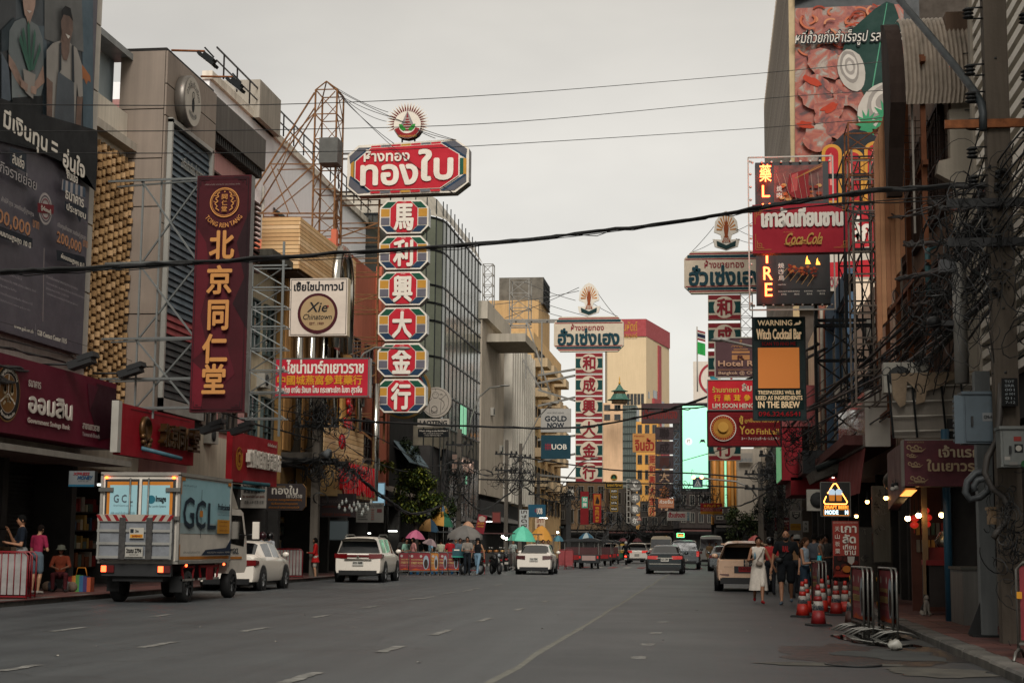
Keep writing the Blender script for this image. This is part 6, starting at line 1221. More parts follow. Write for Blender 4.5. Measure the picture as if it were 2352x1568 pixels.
def car(name,label,loc,rz,prm,paintm,plate='กข 1234',group=None,lights='#6a0c12',lit=0,cat='car',extra=None):
 L_,Wd,H_,belt,sill=prm['L'],prm['W']/2,prm['H'],prm['belt'],prm.get('sill',.22)
 t=thing(name,label,cat,loc,rz,group)
 st=prm['st'];NS=len(st);NP=12
 def sec(s_):
  y,w,zb,zr,wr,kd=s_;P=[]
  up=zr-zb
  P=[(0,sill),(w*.86,sill),(w*.955,sill+.05),(w*.995,sill+.16),(w,(sill+zb)*.52),(w*.99,zb-.10),(w*.955,zb),(w*.94-(.94*w-wr)*.10,zb+up*.06),(wr+(.94*w-wr)*.18,zb+up*.86),(wr*.90,zb+up*.965),(wr*.5,zb+up*1.0),(0,zb+up*1.01)]
  sh=prm.get('lean',{}).get(y,0)
  return[(x,y+sh*max(0,(z-zb))/max(up,.01)if up>.2 else y,z)for x,z in P]
 S_=[sec(s_)for s_ in st];b=MB();gl={}
 for sd_ in(1,-1):
  for i in range(NS-1):
   for j in range(NP-1):
    q=[S_[i][j],S_[i+1][j],S_[i+1][j+1],S_[i][j+1]];q=[(x*sd_,y,z)for x,y,z in q]
    if sd_<0:q=q[::-1]
    ka,kb=st[i][5],st[i+1][5]
    mt=paintm;part=None
    if j==7 and ka=='c' and kb=='c' and not(i in prm.get('pillars',())):part='side_window'
    elif j in(8,9,10)and(ka,kb)in(('d','c'),('c','d')):part='rear_window' if ka=='d' else 'windscreen'
    elif j==7 and(ka,kb)in(('d','c'),('c','d')):mt=paintm
    if j==1 or j==0:mt=BLKP
    if part:gl.setdefault((part,sd_ if part=='side_window' else 0),MB()).add(q,[(0,1,2,3)],CGL,True)
    else:b.add(q,[(0,1,2,3)],mt,True)
 for i,idx in((0,0),(NS-1,-1)):
  P=S_[idx]
  for j in range(NP-1):
   q=[(P[j][0],P[j][1],P[j][2]),(P[j+1][0],P[j+1][1],P[j+1][2]),(-P[j+1][0],P[j+1][1],P[j+1][2]),(-P[j][0],P[j][1],P[j][2])]
   if idx:q=q[::-1]
   mt=paintm
   if prm.get('hatch')and idx==0 and j==7:gl.setdefault(('rear_window',0),MB()).add(q,[(0,1,2,3)],CGL);continue
   if idx==0 and j<2:mt=BLKP
   b.add(q,[(0,1,2,3)],mt)
 o=b.obj('body',t);bm=bmesh.new();bm.from_mesh(o.data);bmesh.ops.remove_doubles(bm,verts=bm.verts,dist=.002);bm.to_mesh(o.data);bm.free()
 o.data.set_sharp_from_angle(angle=R(38))
 for(nm,sd_),g_ in gl.items():g_.obj(nm,t)
 r=prm.get('r',.32)
 for y in prm['axles']:
  for sd_ in(1,-1):
   bb=MB();M=Matrix.Translation((sd_*(Wd*.93),y,r+.03))@Matrix.Rotation(PI/2,4,'Y');bb.lathe([(0,-.14),(r+.09,-.14),(r+.09,.072),(r+.05,.078),(0,.074)],BLKP,n=20,M=M);
   bb.obj('wheel_arch',t);wheel(t,sd_*(Wd-.08),y,r,.21,sd_)
 for sd_ in(1,-1):
  ym=prm['mirror'];bb=MB();bb.ball((sd_*(Wd+.1),ym,belt+.10),(.11,.07,.08),prm.get('mir',paintm),8,6);bb.bar((sd_*(Wd-.06),ym,belt+.06),(sd_*(Wd+.08),ym,belt+.08),.035,BLKP);bb.obj('mirror',t)
  for(za,zb_,xa,xb,ln)in prm['lamp']:
   bb=MB();y0=-.035;z1,z2=za,zb_
   bb.add([(sd_*xa,y0,z1),(sd_*xb,y0+.03,z1+.02),(sd_*(xb+.01),ln,z1+.06),(sd_*xa,y0,z2),(sd_*xb,y0+.03,z2),(sd_*(xb+.008),ln,z2-.03),(sd_*xa,.05,z1),(sd_*xa,.05,z2)],[(0,1,4,3),(1,2,5,4),(3,4,5,7),(0,6,2,1),(0,3,7,6)],mat(lights,.15,n=.1,emit=lit,ec='#ff4030',spec=1));bb.obj('tail_light',t)
 bb=MB();zp=prm['plate'];bb.box(-.2,.2,-.045,-.02,zp,zp+.16,paint(prm.get('pc','#b5b2aa')));bb.obj('license_plate',t)
 bb=MB();text(bb,plate,-.17,.17,zp+.055,zp+.145,paint('#1c1c1c'),-.05,.04);bb.obj('plate_number',t)
 bb=MB();bb.box(-Wd*.8,Wd*.8,-.06,.06,sill-.02,sill+.14,BLKP);bb.box(-Wd*.86,Wd*.86,.1,L_-.2,sill-.05,sill+.04,BLKP);bb.obj('lower_bumper',t)
 if extra:extra(t,prm)
 return t
SEDAN=dict(L=4.4,W=1.72,H=1.46,belt=.95,axles=(.85,3.5),mirror=3.05,lamp=((.72,.90,.42,.86,.35),),plate=.64,st=[(0,.80,.93,1.0,.66,'d'),(.10,.84,.97,1.04,.68,'d'),(.5,.86,.97,1.07,.66,'d'),(1.15,.86,.96,1.40,.54,'c'),(1.3,.86,.96,1.43,.55,'c'),(2.1,.86,.95,1.46,.57,'c'),(2.2,.86,.95,1.46,.57,'c'),(2.95,.86,.93,1.40,.56,'c'),(3.55,.85,.90,1.0,.66,'d'),(4.1,.82,.84,.90,.62,'d'),(4.4,.70,.72,.78,.52,'d')],pillars=(3,5))
SUV=dict(L=4.45,W=1.74,H=1.64,belt=1.02,sill=.30,axles=(.85,3.5),mirror=3.1,lamp=((.86,1.04,.40,.87,.45),),plate=.62,hatch=True,r=.34,lean={0:.42},st=[(0,.82,1.02,1.56,.60,'c'),(.12,.86,1.03,1.60,.61,'c'),(.5,.87,1.03,1.63,.62,'c'),(1.35,.87,1.02,1.66,.62,'c'),(1.5,.87,1.02,1.66,.62,'c'),(2.3,.87,1.01,1.65,.62,'c'),(2.42,.87,1.01,1.64,.62,'c'),(2.95,.87,1.0,1.56,.60,'c'),(3.55,.86,.98,1.08,.68,'d'),(4.15,.83,.92,1.0,.64,'d'),(4.45,.72,.80,.86,.55,'d')],pillars=(0,1,3,5))
def suv_extra(t,p):
 b=MB();[b.tube([(s_*.62,.7,1.63),(s_*.62,.9,1.72),(s_*.62,2.3,1.73),(s_*.62,2.6,1.66)],.025,STEEL,6)for s_ in(1,-1)];b.obj('roof_rail',t)
 b=MB();b.box(-.5,.5,-.04,-.01,.80,.86,CHROME());b.obj('chrome_strip',t);b=MB();b.box(-.42,.42,-.03,.0,.92,1.0,mat('#5e0e14',.2,n=.1));b.obj('light_bar',t)
 b=MB();ring(b,0,.93,.0,.045,-.05,CHROME(),12);b.obj('badge',t);b=MB();b.box(-.5,.5,.22,.5,1.57,1.62,p.get('pm',paint('#a9a59d')));b.obj('spoiler',t)
WHC=mat('#d6cfc4',.22,n=.06,s=.6,spec=.8);DGC=mat('#2c3437',.18,metal=.5,n=.1,spec=.8);SVC=mat('#767a7c',.22,metal=.6,n=.1);CRC=mat('#d0ae92',.22,n=.06,spec=.8)
SUV['pm']=WHC
def gx(px,d,z=0):return(X(px,1300,d).x,d,z)
car('parked_suv','white compact SUV seen from behind with roof rails and red tail lamps',gx(822,56.2),R(2),SUV,WHC,'6กข 4688',extra=suv_extra)
def sed_extra(t,p):
 b=MB();b.box(-.62,.62,-.02,.12,1.05,1.075,BLKP);b.obj('spoiler',t);b=MB();b.cyl((0,1.4,1.45),(0,1.25,1.58),.02,BLKP,5);b.obj('aerial',t)
car('white_sedan','white sedan driving away in the middle left lane',gx(1226,75.5),R(1.5),SEDAN,WHC,'1ขข 754',lights='#4a0a0e',extra=sed_extra)
def cam_extra(t,p):b=MB();b.box(-.42,.42,-.045,-.01,.79,.83,CHROME());b.box(-.8,.8,-.03,.0,.5,.53,CHROME());b.obj('chrome_strip',t)
S2=dict(SEDAN);S2['W']=1.82;S2['lamp']=((.74,.92,.36,.88,.3),);S2['st']=[(y,w*1.05,z,zr*1.01,wr*1.05,k)for y,w,z,zr,wr,k in SEDAN['st']]
car('grey_sedan','dark grey sedan driving away in the centre lane',gx(1527,81),R(-.5),S2,DGC,'ฌช 5383',lights='#7a1018',lit=.12,extra=cam_extra)
S3=dict(SUV);S3['lean']={0:.62};S3['lamp']=((.50,.55,.50,.80,.05),);S3['belt']=1.0;S3['W']=1.80
S3['st']=[(0,.84,.98,1.46,.56,'c'),(.14,.89,1.02,1.52,.58,'c'),(.6,.90,1.02,1.57,.60,'c'),(1.35,.90,1.0,1.60,.60,'c'),(1.5,.90,1.0,1.60,.60,'c'),(2.3,.90,.99,1.58,.60,'c'),(2.42,.90,.98,1.57,.60,'c'),(2.95,.90,.96,1.48,.58,'c'),(3.55,.88,.92,1.0,.68,'d'),(4.1,.84,.84,.9,.62,'d'),(4.35,.72,.72,.78,.55,'d')]
def ev_extra(t,p):
 b=MB()
 for x0,x1 in((-.12,-.06),(-.03,.0),(.03,.16)):b.add([(x0+.08,-.035,.60),(x1+.08,-.035,.60),(x1+.08,-.03,1.0),(x0+.08,-.03,1.0)],[(0,1,2,3)],BLKP)
 text(b,'O R A',-.05,.25,.86,.90,paint('#b9b2a8'),-.045,.04);text(b,'GOOD CAT',-.66,-.38,.76,.79,paint('#7c746a'),-.045);b.obj('stripe',t)
 b=MB();b.box(-.78,.78,-.07,.05,.24,.42,BLKP);b.obj('diffuser',t);b=MB();b.box(-.75,.75,.52,.72,1.47,1.51,CRC);b.obj('spoiler',t);b=MB();b.box(-.34,.34,-.02,.02,.58,.8,BLKP);b.obj('plate_recess',t)
S3['plate']=.62;S3['pc']='#8c2a2c';SUVp=S3
car('cream_hatchback','cream beige electric hatchback with black stripes parked at the right',gx(1711,50.6),R(-1),S3,CRC,'D-0725',lights='#5e0e14',extra=ev_extra)
car('half_hidden_sedan','white sedan whose bonnet shows beyond the truck cab',(X(585,1330,45.6).x-.55,44.6,0),R(1),SEDAN,WHC,'4กฎ 118')
PK=dict(L=5.2,W=1.86,H=1.82,belt=1.12,sill=.38,axles=(1.0,4.2),mirror=3.5,r=.39,lamp=((.78,1.12,.74,.90,.12),),plate=.5,hatch=True,lean={0:.15},mir=BLKP,st=[(0,.88,1.14,1.70,.66,'c'),(.12,.92,1.15,1.74,.68,'c'),(1.4,.93,1.15,1.80,.68,'c'),(1.6,.93,1.15,1.80,.68,'c'),(2.5,.93,1.14,1.80,.68,'c'),(2.62,.93,1.14,1.80,.68,'c'),(3.2,.93,1.13,1.70,.66,'c'),(3.9,.92,1.1,1.18,.76,'d'),(4.9,.9,1.02,1.1,.72,'d'),(5.2,.8,.9,.95,.6,'d')],pillars=(0,2,4))
car('silver_pickup','silver pickup with a canopy driving ahead in the right lane',gx(1572,98),0,PK,SVC,'บล 9042',lights='#8a1218',lit=.15)
VAN=dict(L=5.0,W=1.9,H=2.2,belt=1.2,sill=.3,axles=(1.0,3.9),mirror=4.2,r=.34,lamp=((.85,1.05,.7,.93,.1),),plate=.6,hatch=True,lean={0:.1},mir=BLKP,st=[(0,.9,1.2,2.12,.78,'c'),(.1,.94,1.22,2.2,.8,'c'),(1.5,.95,1.22,2.26,.8,'c'),(1.6,.95,1.22,2.26,.8,'c'),(3,.95,1.22,2.24,.8,'c'),(3.1,.95,1.22,2.24,.8,'c'),(4.0,.95,1.2,2.05,.76,'c'),(4.7,.92,1.1,1.2,.76,'d'),(5.0,.8,.9,1.0,.6,'d')],pillars=(0,2,4))
car('white_van','tall white minivan parked far up the right kerb',gx(1634,122),R(1),VAN,mat('#a5a29c',.3,n=.1),'ฮฮ 3320',cat='van')
car('grey_sedan_far','small grey sedan parked behind the cream hatchback',gx(1664,92),R(-2),S2,SVC,'กต 771')
TAXI=mat('#b08e3c',.3,n=.1)
t=car('taxi','green and yellow taxi far up the road near the motorbike rider',gx(1427,138),R(1),SEDAN,TAXI,'ทฉ 8412',cat='taxi');b=MB();b.box(-.84,.84,-.05,4.2,.4,.8,mat('#1f6a4a',.3,n=.1));b.obj('green_lower_body',t);b=MB();b.box(-.2,.2,1.8,2.0,1.46,1.6,paint('#b39a4a'));b.obj('roof_light',t)
car('white_suv_far','white SUV with lit brake lamps right of the motorbike rider',gx(1463,128),0,SUV,WHC,'ชผ 20',lit=.15,lights='#c01a1a')
car('black_and_white_wagon','black and white wagon beside the far white SUV',gx(1494,140),0,SUV,mat('#8f8c86',.3,n=.1),'กน 91',lit=.15,lights='#c01a1a')
car('tan_wagon','beige people carrier roof showing beyond the dark grey sedan',gx(1518,133),0,VAN,mat('#a39885',.3,n=.1),'ขน 55')
car('dark_suv_far','dark SUV half hidden at the left of the far traffic',gx(1401,150),0,SUV,DGC,'พม 6',cat='car')
def truck():
 W_,d0=1.86,34.9;xl=X(222,1300,d0).x;t=thing('delivery_truck','white laundry delivery truck with a pale blue box body and a raised tail lift','truck',(xl+W_/2+.02,d0,0),R(0));h=W_/2
 wp=mat('#ccc5ba',.35,n=.2,s=1.5);gp=mat('#83868a',.45,metal=.3,n=.4,s=3);BL=mat('#93b6bc',.5,n=.12,s=.8);ORG='#b87a30'
 b=MB();b.box(-h,h,.1,4.0,.95,2.95,wp);b.obj('box_body',t)
 b=MB()
 for z0,z1 in((2.92,3.0),(.90,.97)):b.box(-h-.03,h+.03,.06,4.03,z0,z1,mat('#8f8b84',.4,n=.3))
 for x in(-h,h):b.box(x-.03,x+.03,.06,.14,.95,2.95,mat('#8f8b84',.4,n=.3));b.box(x-.03,x+.03,3.95,4.03,.95,2.95,mat('#8f8b84',.4,n=.3))
 b.obj('body_edge_trim',t)
 for s_ in(-1,1):
  b=MB();x0,x1=(-h+.09,-.04)if s_<0 else(.04,h-.09);b.box(x0,x1,.05,.1,1.0,2.84,mat('#2a2c2d',.5,n=.3));o=b.obj('rear_door',t)
  b=MB();frect(b,x0+.05,x1-.02 if s_<0 else x1-.05,1.05,2.78,.044,paint(ORG))if s_<0 else frect(b,x0+.02,x1-.05,1.05,2.78,.044,paint(ORG));frect(b,(x0+.12)if s_<0 else x0+.02,x1-.02 if s_<0 else x1-.12,1.05,2.70,.040,BL)
  if s_<0:text(b,'G C L',x0+.22,x1-.12,2.30,2.48,paint('#5a646c'),.035,.02);text(b,'Grand Central Laundry',x0+.22,x1-.12,2.2,2.25,paint('#5a646c'),.035);text(b,'บริษัท แกรนด์ เซ็นทรัล ลอนดรี จำกัด',x0+.16,x1-.06,2.02,2.09,paint('#3a464e'),.035)
  else:text(b,'Image',x0+.35,x1-.2,2.28,2.46,paint('#1d2428'),.035,.04);ring(b,x0+.24,2.37,0,.1,.036,paint('#2a6a78'),16);text(b,'By Laundry Systems',x0+.2,x1-.2,2.18,2.24,paint('#3a464e'),.035)
  b.obj('door_print',o)
  b=MB()
  for z in(2.55,1.9):b.box(-h-.05 if s_<0 else h-.3,-h+.3 if s_<0 else h+.05,-.0,.05,z,z+.09,STEEL)
  b.obj('hinge',o);b=MB();b.cyl((s_*.22,.0,1.0),(s_*.22,.0,2.86),.022,STEEL,6);b.obj('lock_rod',o)
 b=MB();b.box(-h+.02,h-.05,-.14,-.06,1.0,1.98,gp);o=b.obj('tail_lift',t)
 b=MB()
 for z in(1.02,1.33,1.62,1.9):b.box(-h+.02,h-.05,-.18,-.14,z,z+.06,mat('#95948f',.4,metal=.3,n=.3))
 for x in(-h+.03,-.32,.32,h-.1):b.box(x,x+.05,-.175,-.13,1.0,1.98,mat('#95948f',.4,metal=.3,n=.3))
 b.obj('lift_rib',o);b=MB()
 for x in(-.34,.3):b.box(x-.03,x+.12,-.2,-.17,1.0,1.95,mat('#4a4846',.6,metal=.4,n=.6,s=12))
 b.obj('tread_strip',o);b=MB();frect(b,-h+.03,h-.06,1.86,2.02,-.19,paint('#9c968c'))
 for k in range(-4,5):
  if k:s_=1 if k>0 else-1;x=k*.2;b.poly([(x-.05,-.193,1.87),(x+.04,-.193,1.87),(x+.04+s_*-.09*-1,-.193,2.01),(x-.05+s_*.09,-.193,2.01)],paint('#7d1a20'))
 b.obj('chevron_strip',o)
 b=MB();b.box(-.12,.22,-.20,-.185,1.48,1.72,paint('#a8a49a'));frect(b,-.1,.2,1.49,1.57,-.203,paint('#b8862a'));frect(b,-.1,-.02,1.60,1.69,-.203,paint('#20282e'));text(b,'3m',.02,.1,1.61,1.68,paint('#1c1c1c'),-.204,.04);text(b,'SAFEWAY',-.05,.18,1.51,1.55,paint('#8c2a1c'),-.206,.04);b.obj('lift_sticker',o)
 b=MB();b.box(-.2,.22,-.22,-.2,1.06,1.28,paint('#9d9a92'));text(b,'2ฒฌ 2794',-.17,.19,1.15,1.25,paint('#1c1c1c'),-.225,.06);text(b,'กรุงเทพมหานคร',-.1,.12,1.08,1.12,paint('#1c1c1c'),-.225);b.obj('license_plate',o)
 b=MB();b.box(-h+.1,h-.1,-.0,.12,.62,.9,mat('#141618',.6,n=.3));b.box(-.6,.6,.1,3.9,.5,.92,mat('#121314',.8,n=.3));b.obj('chassis',t)
 for s_ in(-1,1):
  b=MB();b.box(s_*.52,s_*.82,-.05,0,.70,.86,mat('#5a0e10',.3));o=b.obj('tail_light',t);b=MB();b.box(s_*(.54 if s_>0 else .70),s_*(.66 if s_>0 else .82),-.06,-.05,.71,.85,glow('#ff5a30',2));b.obj('lit_lens',o)
  b=MB();b.ball((s_*(h-.12),.03,2.87),(.05,.03,.035),glow('#ff6a2a',3),8,5);b.obj('marker_light',t)
  b=MB();b.box(s_*(h-.32),s_*(h-.02),.55,.58,.25,.62,mat('#1a1b1b',.8));b.obj('mud_flap',t)
 b=MB();xs_=h+.004
 def sp(y0,y1,z0,z1,c):b.add([(xs_+sp.l,y0,z0),(xs_+sp.l,y1,z0),(xs_+sp.l,y1,z1),(xs_+sp.l,y0,z1)],[(0,1,2,3)],pm(c));sp.l+=.003
 sp.l=0;sp(.18,3.92,1.85,2.88,BL);sp(.18,3.92,1.6,1.85,mat('#9aa8a8',.5,n=.2));sp(.16,3.95,1.0,1.07,ORG);sp(.16,.24,1.0,1.35,ORG);sp(.16,.45,2.82,2.9,ORG);sp(.16,.22,2.5,2.9,ORG);sp(3.7,3.95,2.82,2.9,ORG)
 def st_(s__,y0,y1,z0,z1,c,bold=0):
  q=MB();text(q,s__,y0,y1,z0,z1,pm(c),0,bold);b.add([(xs_+sp.l-v[1],v[0],v[2])for v in q.v],q.f,pm(c));sp.l+=.004
 st_('G',.32,1.12,1.72,2.45,'#24333f',.02);st_('C',1.2,1.95,1.72,2.4,'#24333f',.02);st_('L',2.1,2.75,1.72,2.35,'#24333f',.02);st_('GRAND CENTRAL LAUNDRY CO., LTD',.25,1.2,2.68,2.73,'#24333f');st_('Professional',2.85,3.8,2.2,2.36,'#24333f',.01);st_('Laundry Management & Service',2.85,3.8,2.05,2.1,'#3a4a55')
 sp(1.55,1.58,1.5,2.65,'#24333f');sp(1.45,1.68,2.0,2.15,ORG);sp(2.8,3.8,1.62,1.96,'#b8862f');[st_(w__,2.95,3.6,1.88-.1*k,1.93-.1*k,'#6a2a20')for k,w__ in enumerate(('Laundry Service','Linen Rental Program','Sterilized Linen Service'))]
 b.add([(xs_+sp.l,1.6,1.09),(xs_+sp.l,3.9,1.09),(xs_+sp.l,3.9,1.5),(xs_+sp.l,3.5,1.27),(xs_+sp.l,1.9,1.22)],[(0,1,2,3,4)],paint('#1f2f44'));sp.l+=.003;st_('บริษัท แกรนด์ เซ็นทรัล ลอนดรี้ จำกัด',.3,1.5,1.14,1.2,'#3a4a55');st_('+66 (0) 2-752-2776-8   www.gclthai.com   0935594264',2.0,3.8,1.13,1.18,'#b9b4aa')
 b.obj('side_print',t)
 rg=paint('#7c1a20');b=MB()
 for y0,y1 in((.55,1.45),(1.8,3.3)):
  for z in(.5,.8):b.box(h-.06,h-.02,y0,y1,z,z+.05,rg if z>.6 else paint('#8d8a84'))
  b.bar((h-.04,y0,.85),(h-.04,y0+.15,.5),.04,rg);b.bar((h-.04,y1,.85),(h-.04,y1-.15,.5),.04,rg)
 b.obj('side_guard',t);b=MB();b.box(h-.03,h-.01,2.3,2.8,.5,.82,paint('#7a1c22'));b.obj('side_reflector',t)
 for s_ in(-1,1):
  for y in(1.05,4.5):wheel(t,s_*(h-.15),y,.37,.24,s_,mat('#3a3b3c',.5,metal=.4,n=.3))
  b=MB();b.ball((s_*(h+.0),.75,.86),(.03,.05,.035),glow('#ff5a30',2.5),8,5);b.obj('side_marker_light',t);b=MB();b.ball((s_*(h+.0),3.6,.86),(.03,.05,.035),glow('#ff5a30',2.5),8,5);b.obj('side_marker_light',t)
 b=MB();c=.86;pr=[(4.12,.62),(5.6,.62),(5.78,.8),(5.72,1.45),(5.35,2.18),(5.1,2.26),(4.12,2.26)]
 b.add([(-c,y,z)for y,z in pr]+[(c,y,z)for y,z in pr],[tuple(range(6,-1,-1)),tuple(range(7,14))]+[(i,(i+1)%7,(i+1)%7+7,i+7)for i in range(7)],wp);b.obj('cab',t)
 b=MB();[b.add([(s_*(c+.006),y,z)for y,z in([(4.3,1.38),(5.45,1.30),(5.5,1.55),(5.22,2.1),(4.3,2.1)][::s_])],[(0,1,2,3,4)],CGL)for s_ in(1,-1)];b.obj('side_window',t)
 b=MB();b.add([(-c+.06,5.735,1.5),(c-.06,5.735,1.5),(c-.1,5.375,2.17),(-c+.1,5.375,2.17)],[(3,2,1,0)],CGL);b.obj('windscreen',t)
 b=MB();b.box(c,c+.006,4.22,4.235,.8,2.15,BLKP);b.box(c,c+.012,4.15,5.3,.98,1.04,paint(ORG));b.box(c,c+.03,4.3,4.45,1.2,1.24,BLKP);b.obj('door_line',t)
 b=MB();b.add([(v_[0],v_[1],v_[2])for v_ in[(-.8,4.15,2.26),(.8,4.15,2.26),(.8,5.1,2.28),(-.8,5.1,2.28),(-.85,4.1,2.9),(.85,4.1,2.9),(.8,4.45,2.82),(-.8,4.45,2.82)]],[(0,1,5,4),(1,2,6,5),(2,3,7,6),(3,0,4,7),(4,5,6,7)],mat('#a49d92',.4,n=.3),False);b.obj('wind_deflector',t)
 b=MB();b.tube([(c,5.5,1.6),(c+.3,5.6,1.62),(c+.3,5.6,1.5)],.015,BLKP,5);b.box(c+.2,c+.38,5.55,5.62,1.5,1.95,wp);b.obj('mirror',t)
 b=MB();text(b,'GCL',0,.5,0,.14,paint('#4a555c'),0,.02);o=b.obj('cab_lettering',t,loc=(c+.008,4.5,1.12),rz=PI/2)
truck()
def tuktuk(label,px,d,rz,col,banner='#8a2a2a'):
 t=thing('tuk_tuk',label,'tuk-tuk',gx(px,d),rz,'tuk-tuks waiting at the left kerb');bk=mat(col,.35,n=.2);bl=mat('#151718',.5,n=.2)
 b=MB();b.box(-.62,.62,.0,1.5,.35,.85,bk);b.box(-.5,.5,1.5,2.6,.35,.6,bk);b.prism([(-.3,.3),(.3,.3),(.22,1.15),(-.22,1.15)],2.55,2.75,bk);b.obj('body',t)
 b=MB();n=6;P=[(-.68+1.36*k/n,1.72+.16*math.sin(PI*k/n))for k in range(n+1)];b.prism(P+[(.68,1.66),(-.68,1.66)],-.1,2.6,bl);b.obj('roof',t)
 b=MB();[b.bar((x,y,.8),(x*.97,y,1.72),.045,STEEL)for x in(-.6,.6)for y in(.05,1.45,2.45)];b.obj('roof_post',t)
 b=MB();b.box(-.55,.55,.15,.3,.85,1.3,mat('#4a1c1c',.6,n=.2));b.box(-.55,.55,.3,.8,.75,.88,mat('#4a1c1c',.6,n=.2));b.obj('seat',t)
 b=MB();b.box(-.42,.42,-.03,0,.5,.8,paint(banner));b.obj('rear_panel',t);b=MB();[b.box(s_*.5,s_*.6,-.03,0,.62,.78,mat('#7a1216',.3,emit=.15,ec='#ff3020'))for s_ in(1,-1)];b.obj('tail_light',t)
 for x,y in((-.55,.45),(.55,.45),(0,2.5)):wheel(t,x,y,.24,.13,1 if x>=0 else-1)
tuktuk('black tuk-tuk nearest the camera in the left kerb queue',1318,101,R(3),'#1a1c1e');tuktuk('tuk-tuk with a red and white rear panel, second in the queue',1352,97,R(0),'#1c2224','#a08a84');tuktuk('dark tuk-tuk third in the kerb queue',1384,112,0,'#20201e');tuktuk('farthest dark tuk-tuk in the kerb queue',1403,124,0,'#22211f')
def motorbike(label,px,d,rz,col,lit=0,group='motorbikes parked by the stalls',lean=0,scale=1):
 t=thing('motorbike',label,'motorbike',gx(px,d),rz,group);bm_=mat(col,.3,n=.15);bl=mat('#141516',.5,n=.2)
 for y in(.3,1.5):
  b=MB();M=Matrix.Rotation(PI/2,4,'Y');b.lathe([(.2,-.05),(.27,-.05),(.29,0),(.27,.05),(.2,.05)],TYRE,n=16,M=M,cap=False);o=b.obj('wheel',t,loc=(0,y,.29));b=MB();b.lathe([(0,-.03),(.2,-.03),(.2,.03),(0,.03)],RIM,n=12,M=M);b.obj('rim',o)
 b=MB();b.tube([(0,.2,.55),(0,.6,.62),(0,1.0,.45),(0,1.2,.5),(0,1.32,.95)],[.1,.16,.14,.14,.09],bm_,8);b.tube([(0,1.5,.3),(0,1.32,.95)],.04,STEEL,6);b.obj('body',t)
 b=MB();b.tube([(0,.1,.78),(0,.5,.80),(0,.85,.74)],[.09,.13,.08],bl,8);b.obj('seat',t)
 b=MB();b.tube([(-.33,1.2,1.02),(-.1,1.3,1.0),(.1,1.3,1.0),(.33,1.2,1.02)],.02,bl,6);[b.tube([(s_*.25,1.24,1.02),(s_*.3,1.28,1.22)],.01,bl,4)for s_ in(1,-1)];[b.ball((s_*.31,1.28,1.25),(.06,.02,.045),STEEL,8,5)for s_ in(1,-1)];b.obj('handlebar',t)
 b=MB();b.ball((0,1.42,.9),(.08,.07,.09),mat('#8d9294',.2,n=0),8,6);b.obj('headlight',t);b=MB();b.box(-.07,.07,.0,.06,.6,.68,mat('#8a1216',.3,emit=lit,ec='#ff3020'));b.obj('tail_light',t)
 b=MB();b.box(-.1,.1,.0,.015,.38,.5,paint('#a29e96'));b.obj('license_plate',t);return t
motorbike('black scooter left of the parked group by the stalls',1112,74,R(150),'#16181a');motorbike('black motorbike in the middle of the parked group by the stalls',1126,76,R(205),'#191b1d');motorbike('black motorbike with a pale plate nearest the fruit cart',1150,79,R(20),'#1a1a1c');motorbike('dark motorbike beside the silver leaning gate',1163,84,R(10),'#1d2022')
MR=motorbike('motorbike ridden away by the rider in the white helmet',1437,118,0,'#1a1412',4,group=None)
# ================================================================ people
TS=bpy.data.scenes.new('workshop')
SK=('#9a7258','#86614a','#a98468','#6f4c38','#5c3d2c')
def remesh(mb,vox,name,prims,mats):
 me=mb.mesh('raw');o=bpy.data.objects.new('raw',me);TS.collection.objects.link(o)
 md=o.modifiers.new('r','REMESH');md.mode='VOXEL';md.voxel_size=vox;md.use_smooth_shade=True
 m2=o.modifiers.new('s','SMOOTH');m2.iterations=2;m2.factor=.5
 vl=TS.view_layers[0];vl.update();r=bpy.data.meshes.new_from_object(o.evaluated_get(vl.depsgraph));r.name=name
 bpy.data.objects.remove(o);bpy.data.meshes.remove(me);r.materials.clear();tags=[]
 for p in prims:
  if p[4]not in tags:tags.append(p[4])
 for tg in tags:r.materials.append(mats[tg])
 n=len(r.polygons);c=np.empty(n*3);r.polygons.foreach_get('center',c);c=c.reshape(n,3);best=np.full(n,1e9);idx=np.zeros(n,int)
 for p,q,r0,r1,tg in prims:
  a=np.array(p[:3],float);d=np.array(q[:3],float)-a;L2=max(d@d,1e-9);t_=np.clip(((c-a)@d)/L2,0,1);ds=np.linalg.norm(c-(a+t_[:,None]*d),axis=1)-(r0+(r1-r0)*t_)
  k=ds<best;best[k]=ds[k];idx[k]=tags.index(tg)
 r.polygons.foreach_set('material_index',idx.astype(np.int32));r.polygons.foreach_set('use_smooth',np.ones(n,bool));r.update();return r
CLO=lambda c,n=.2,s=9:mat(c,.85,n=n,s=s,spec=.2)
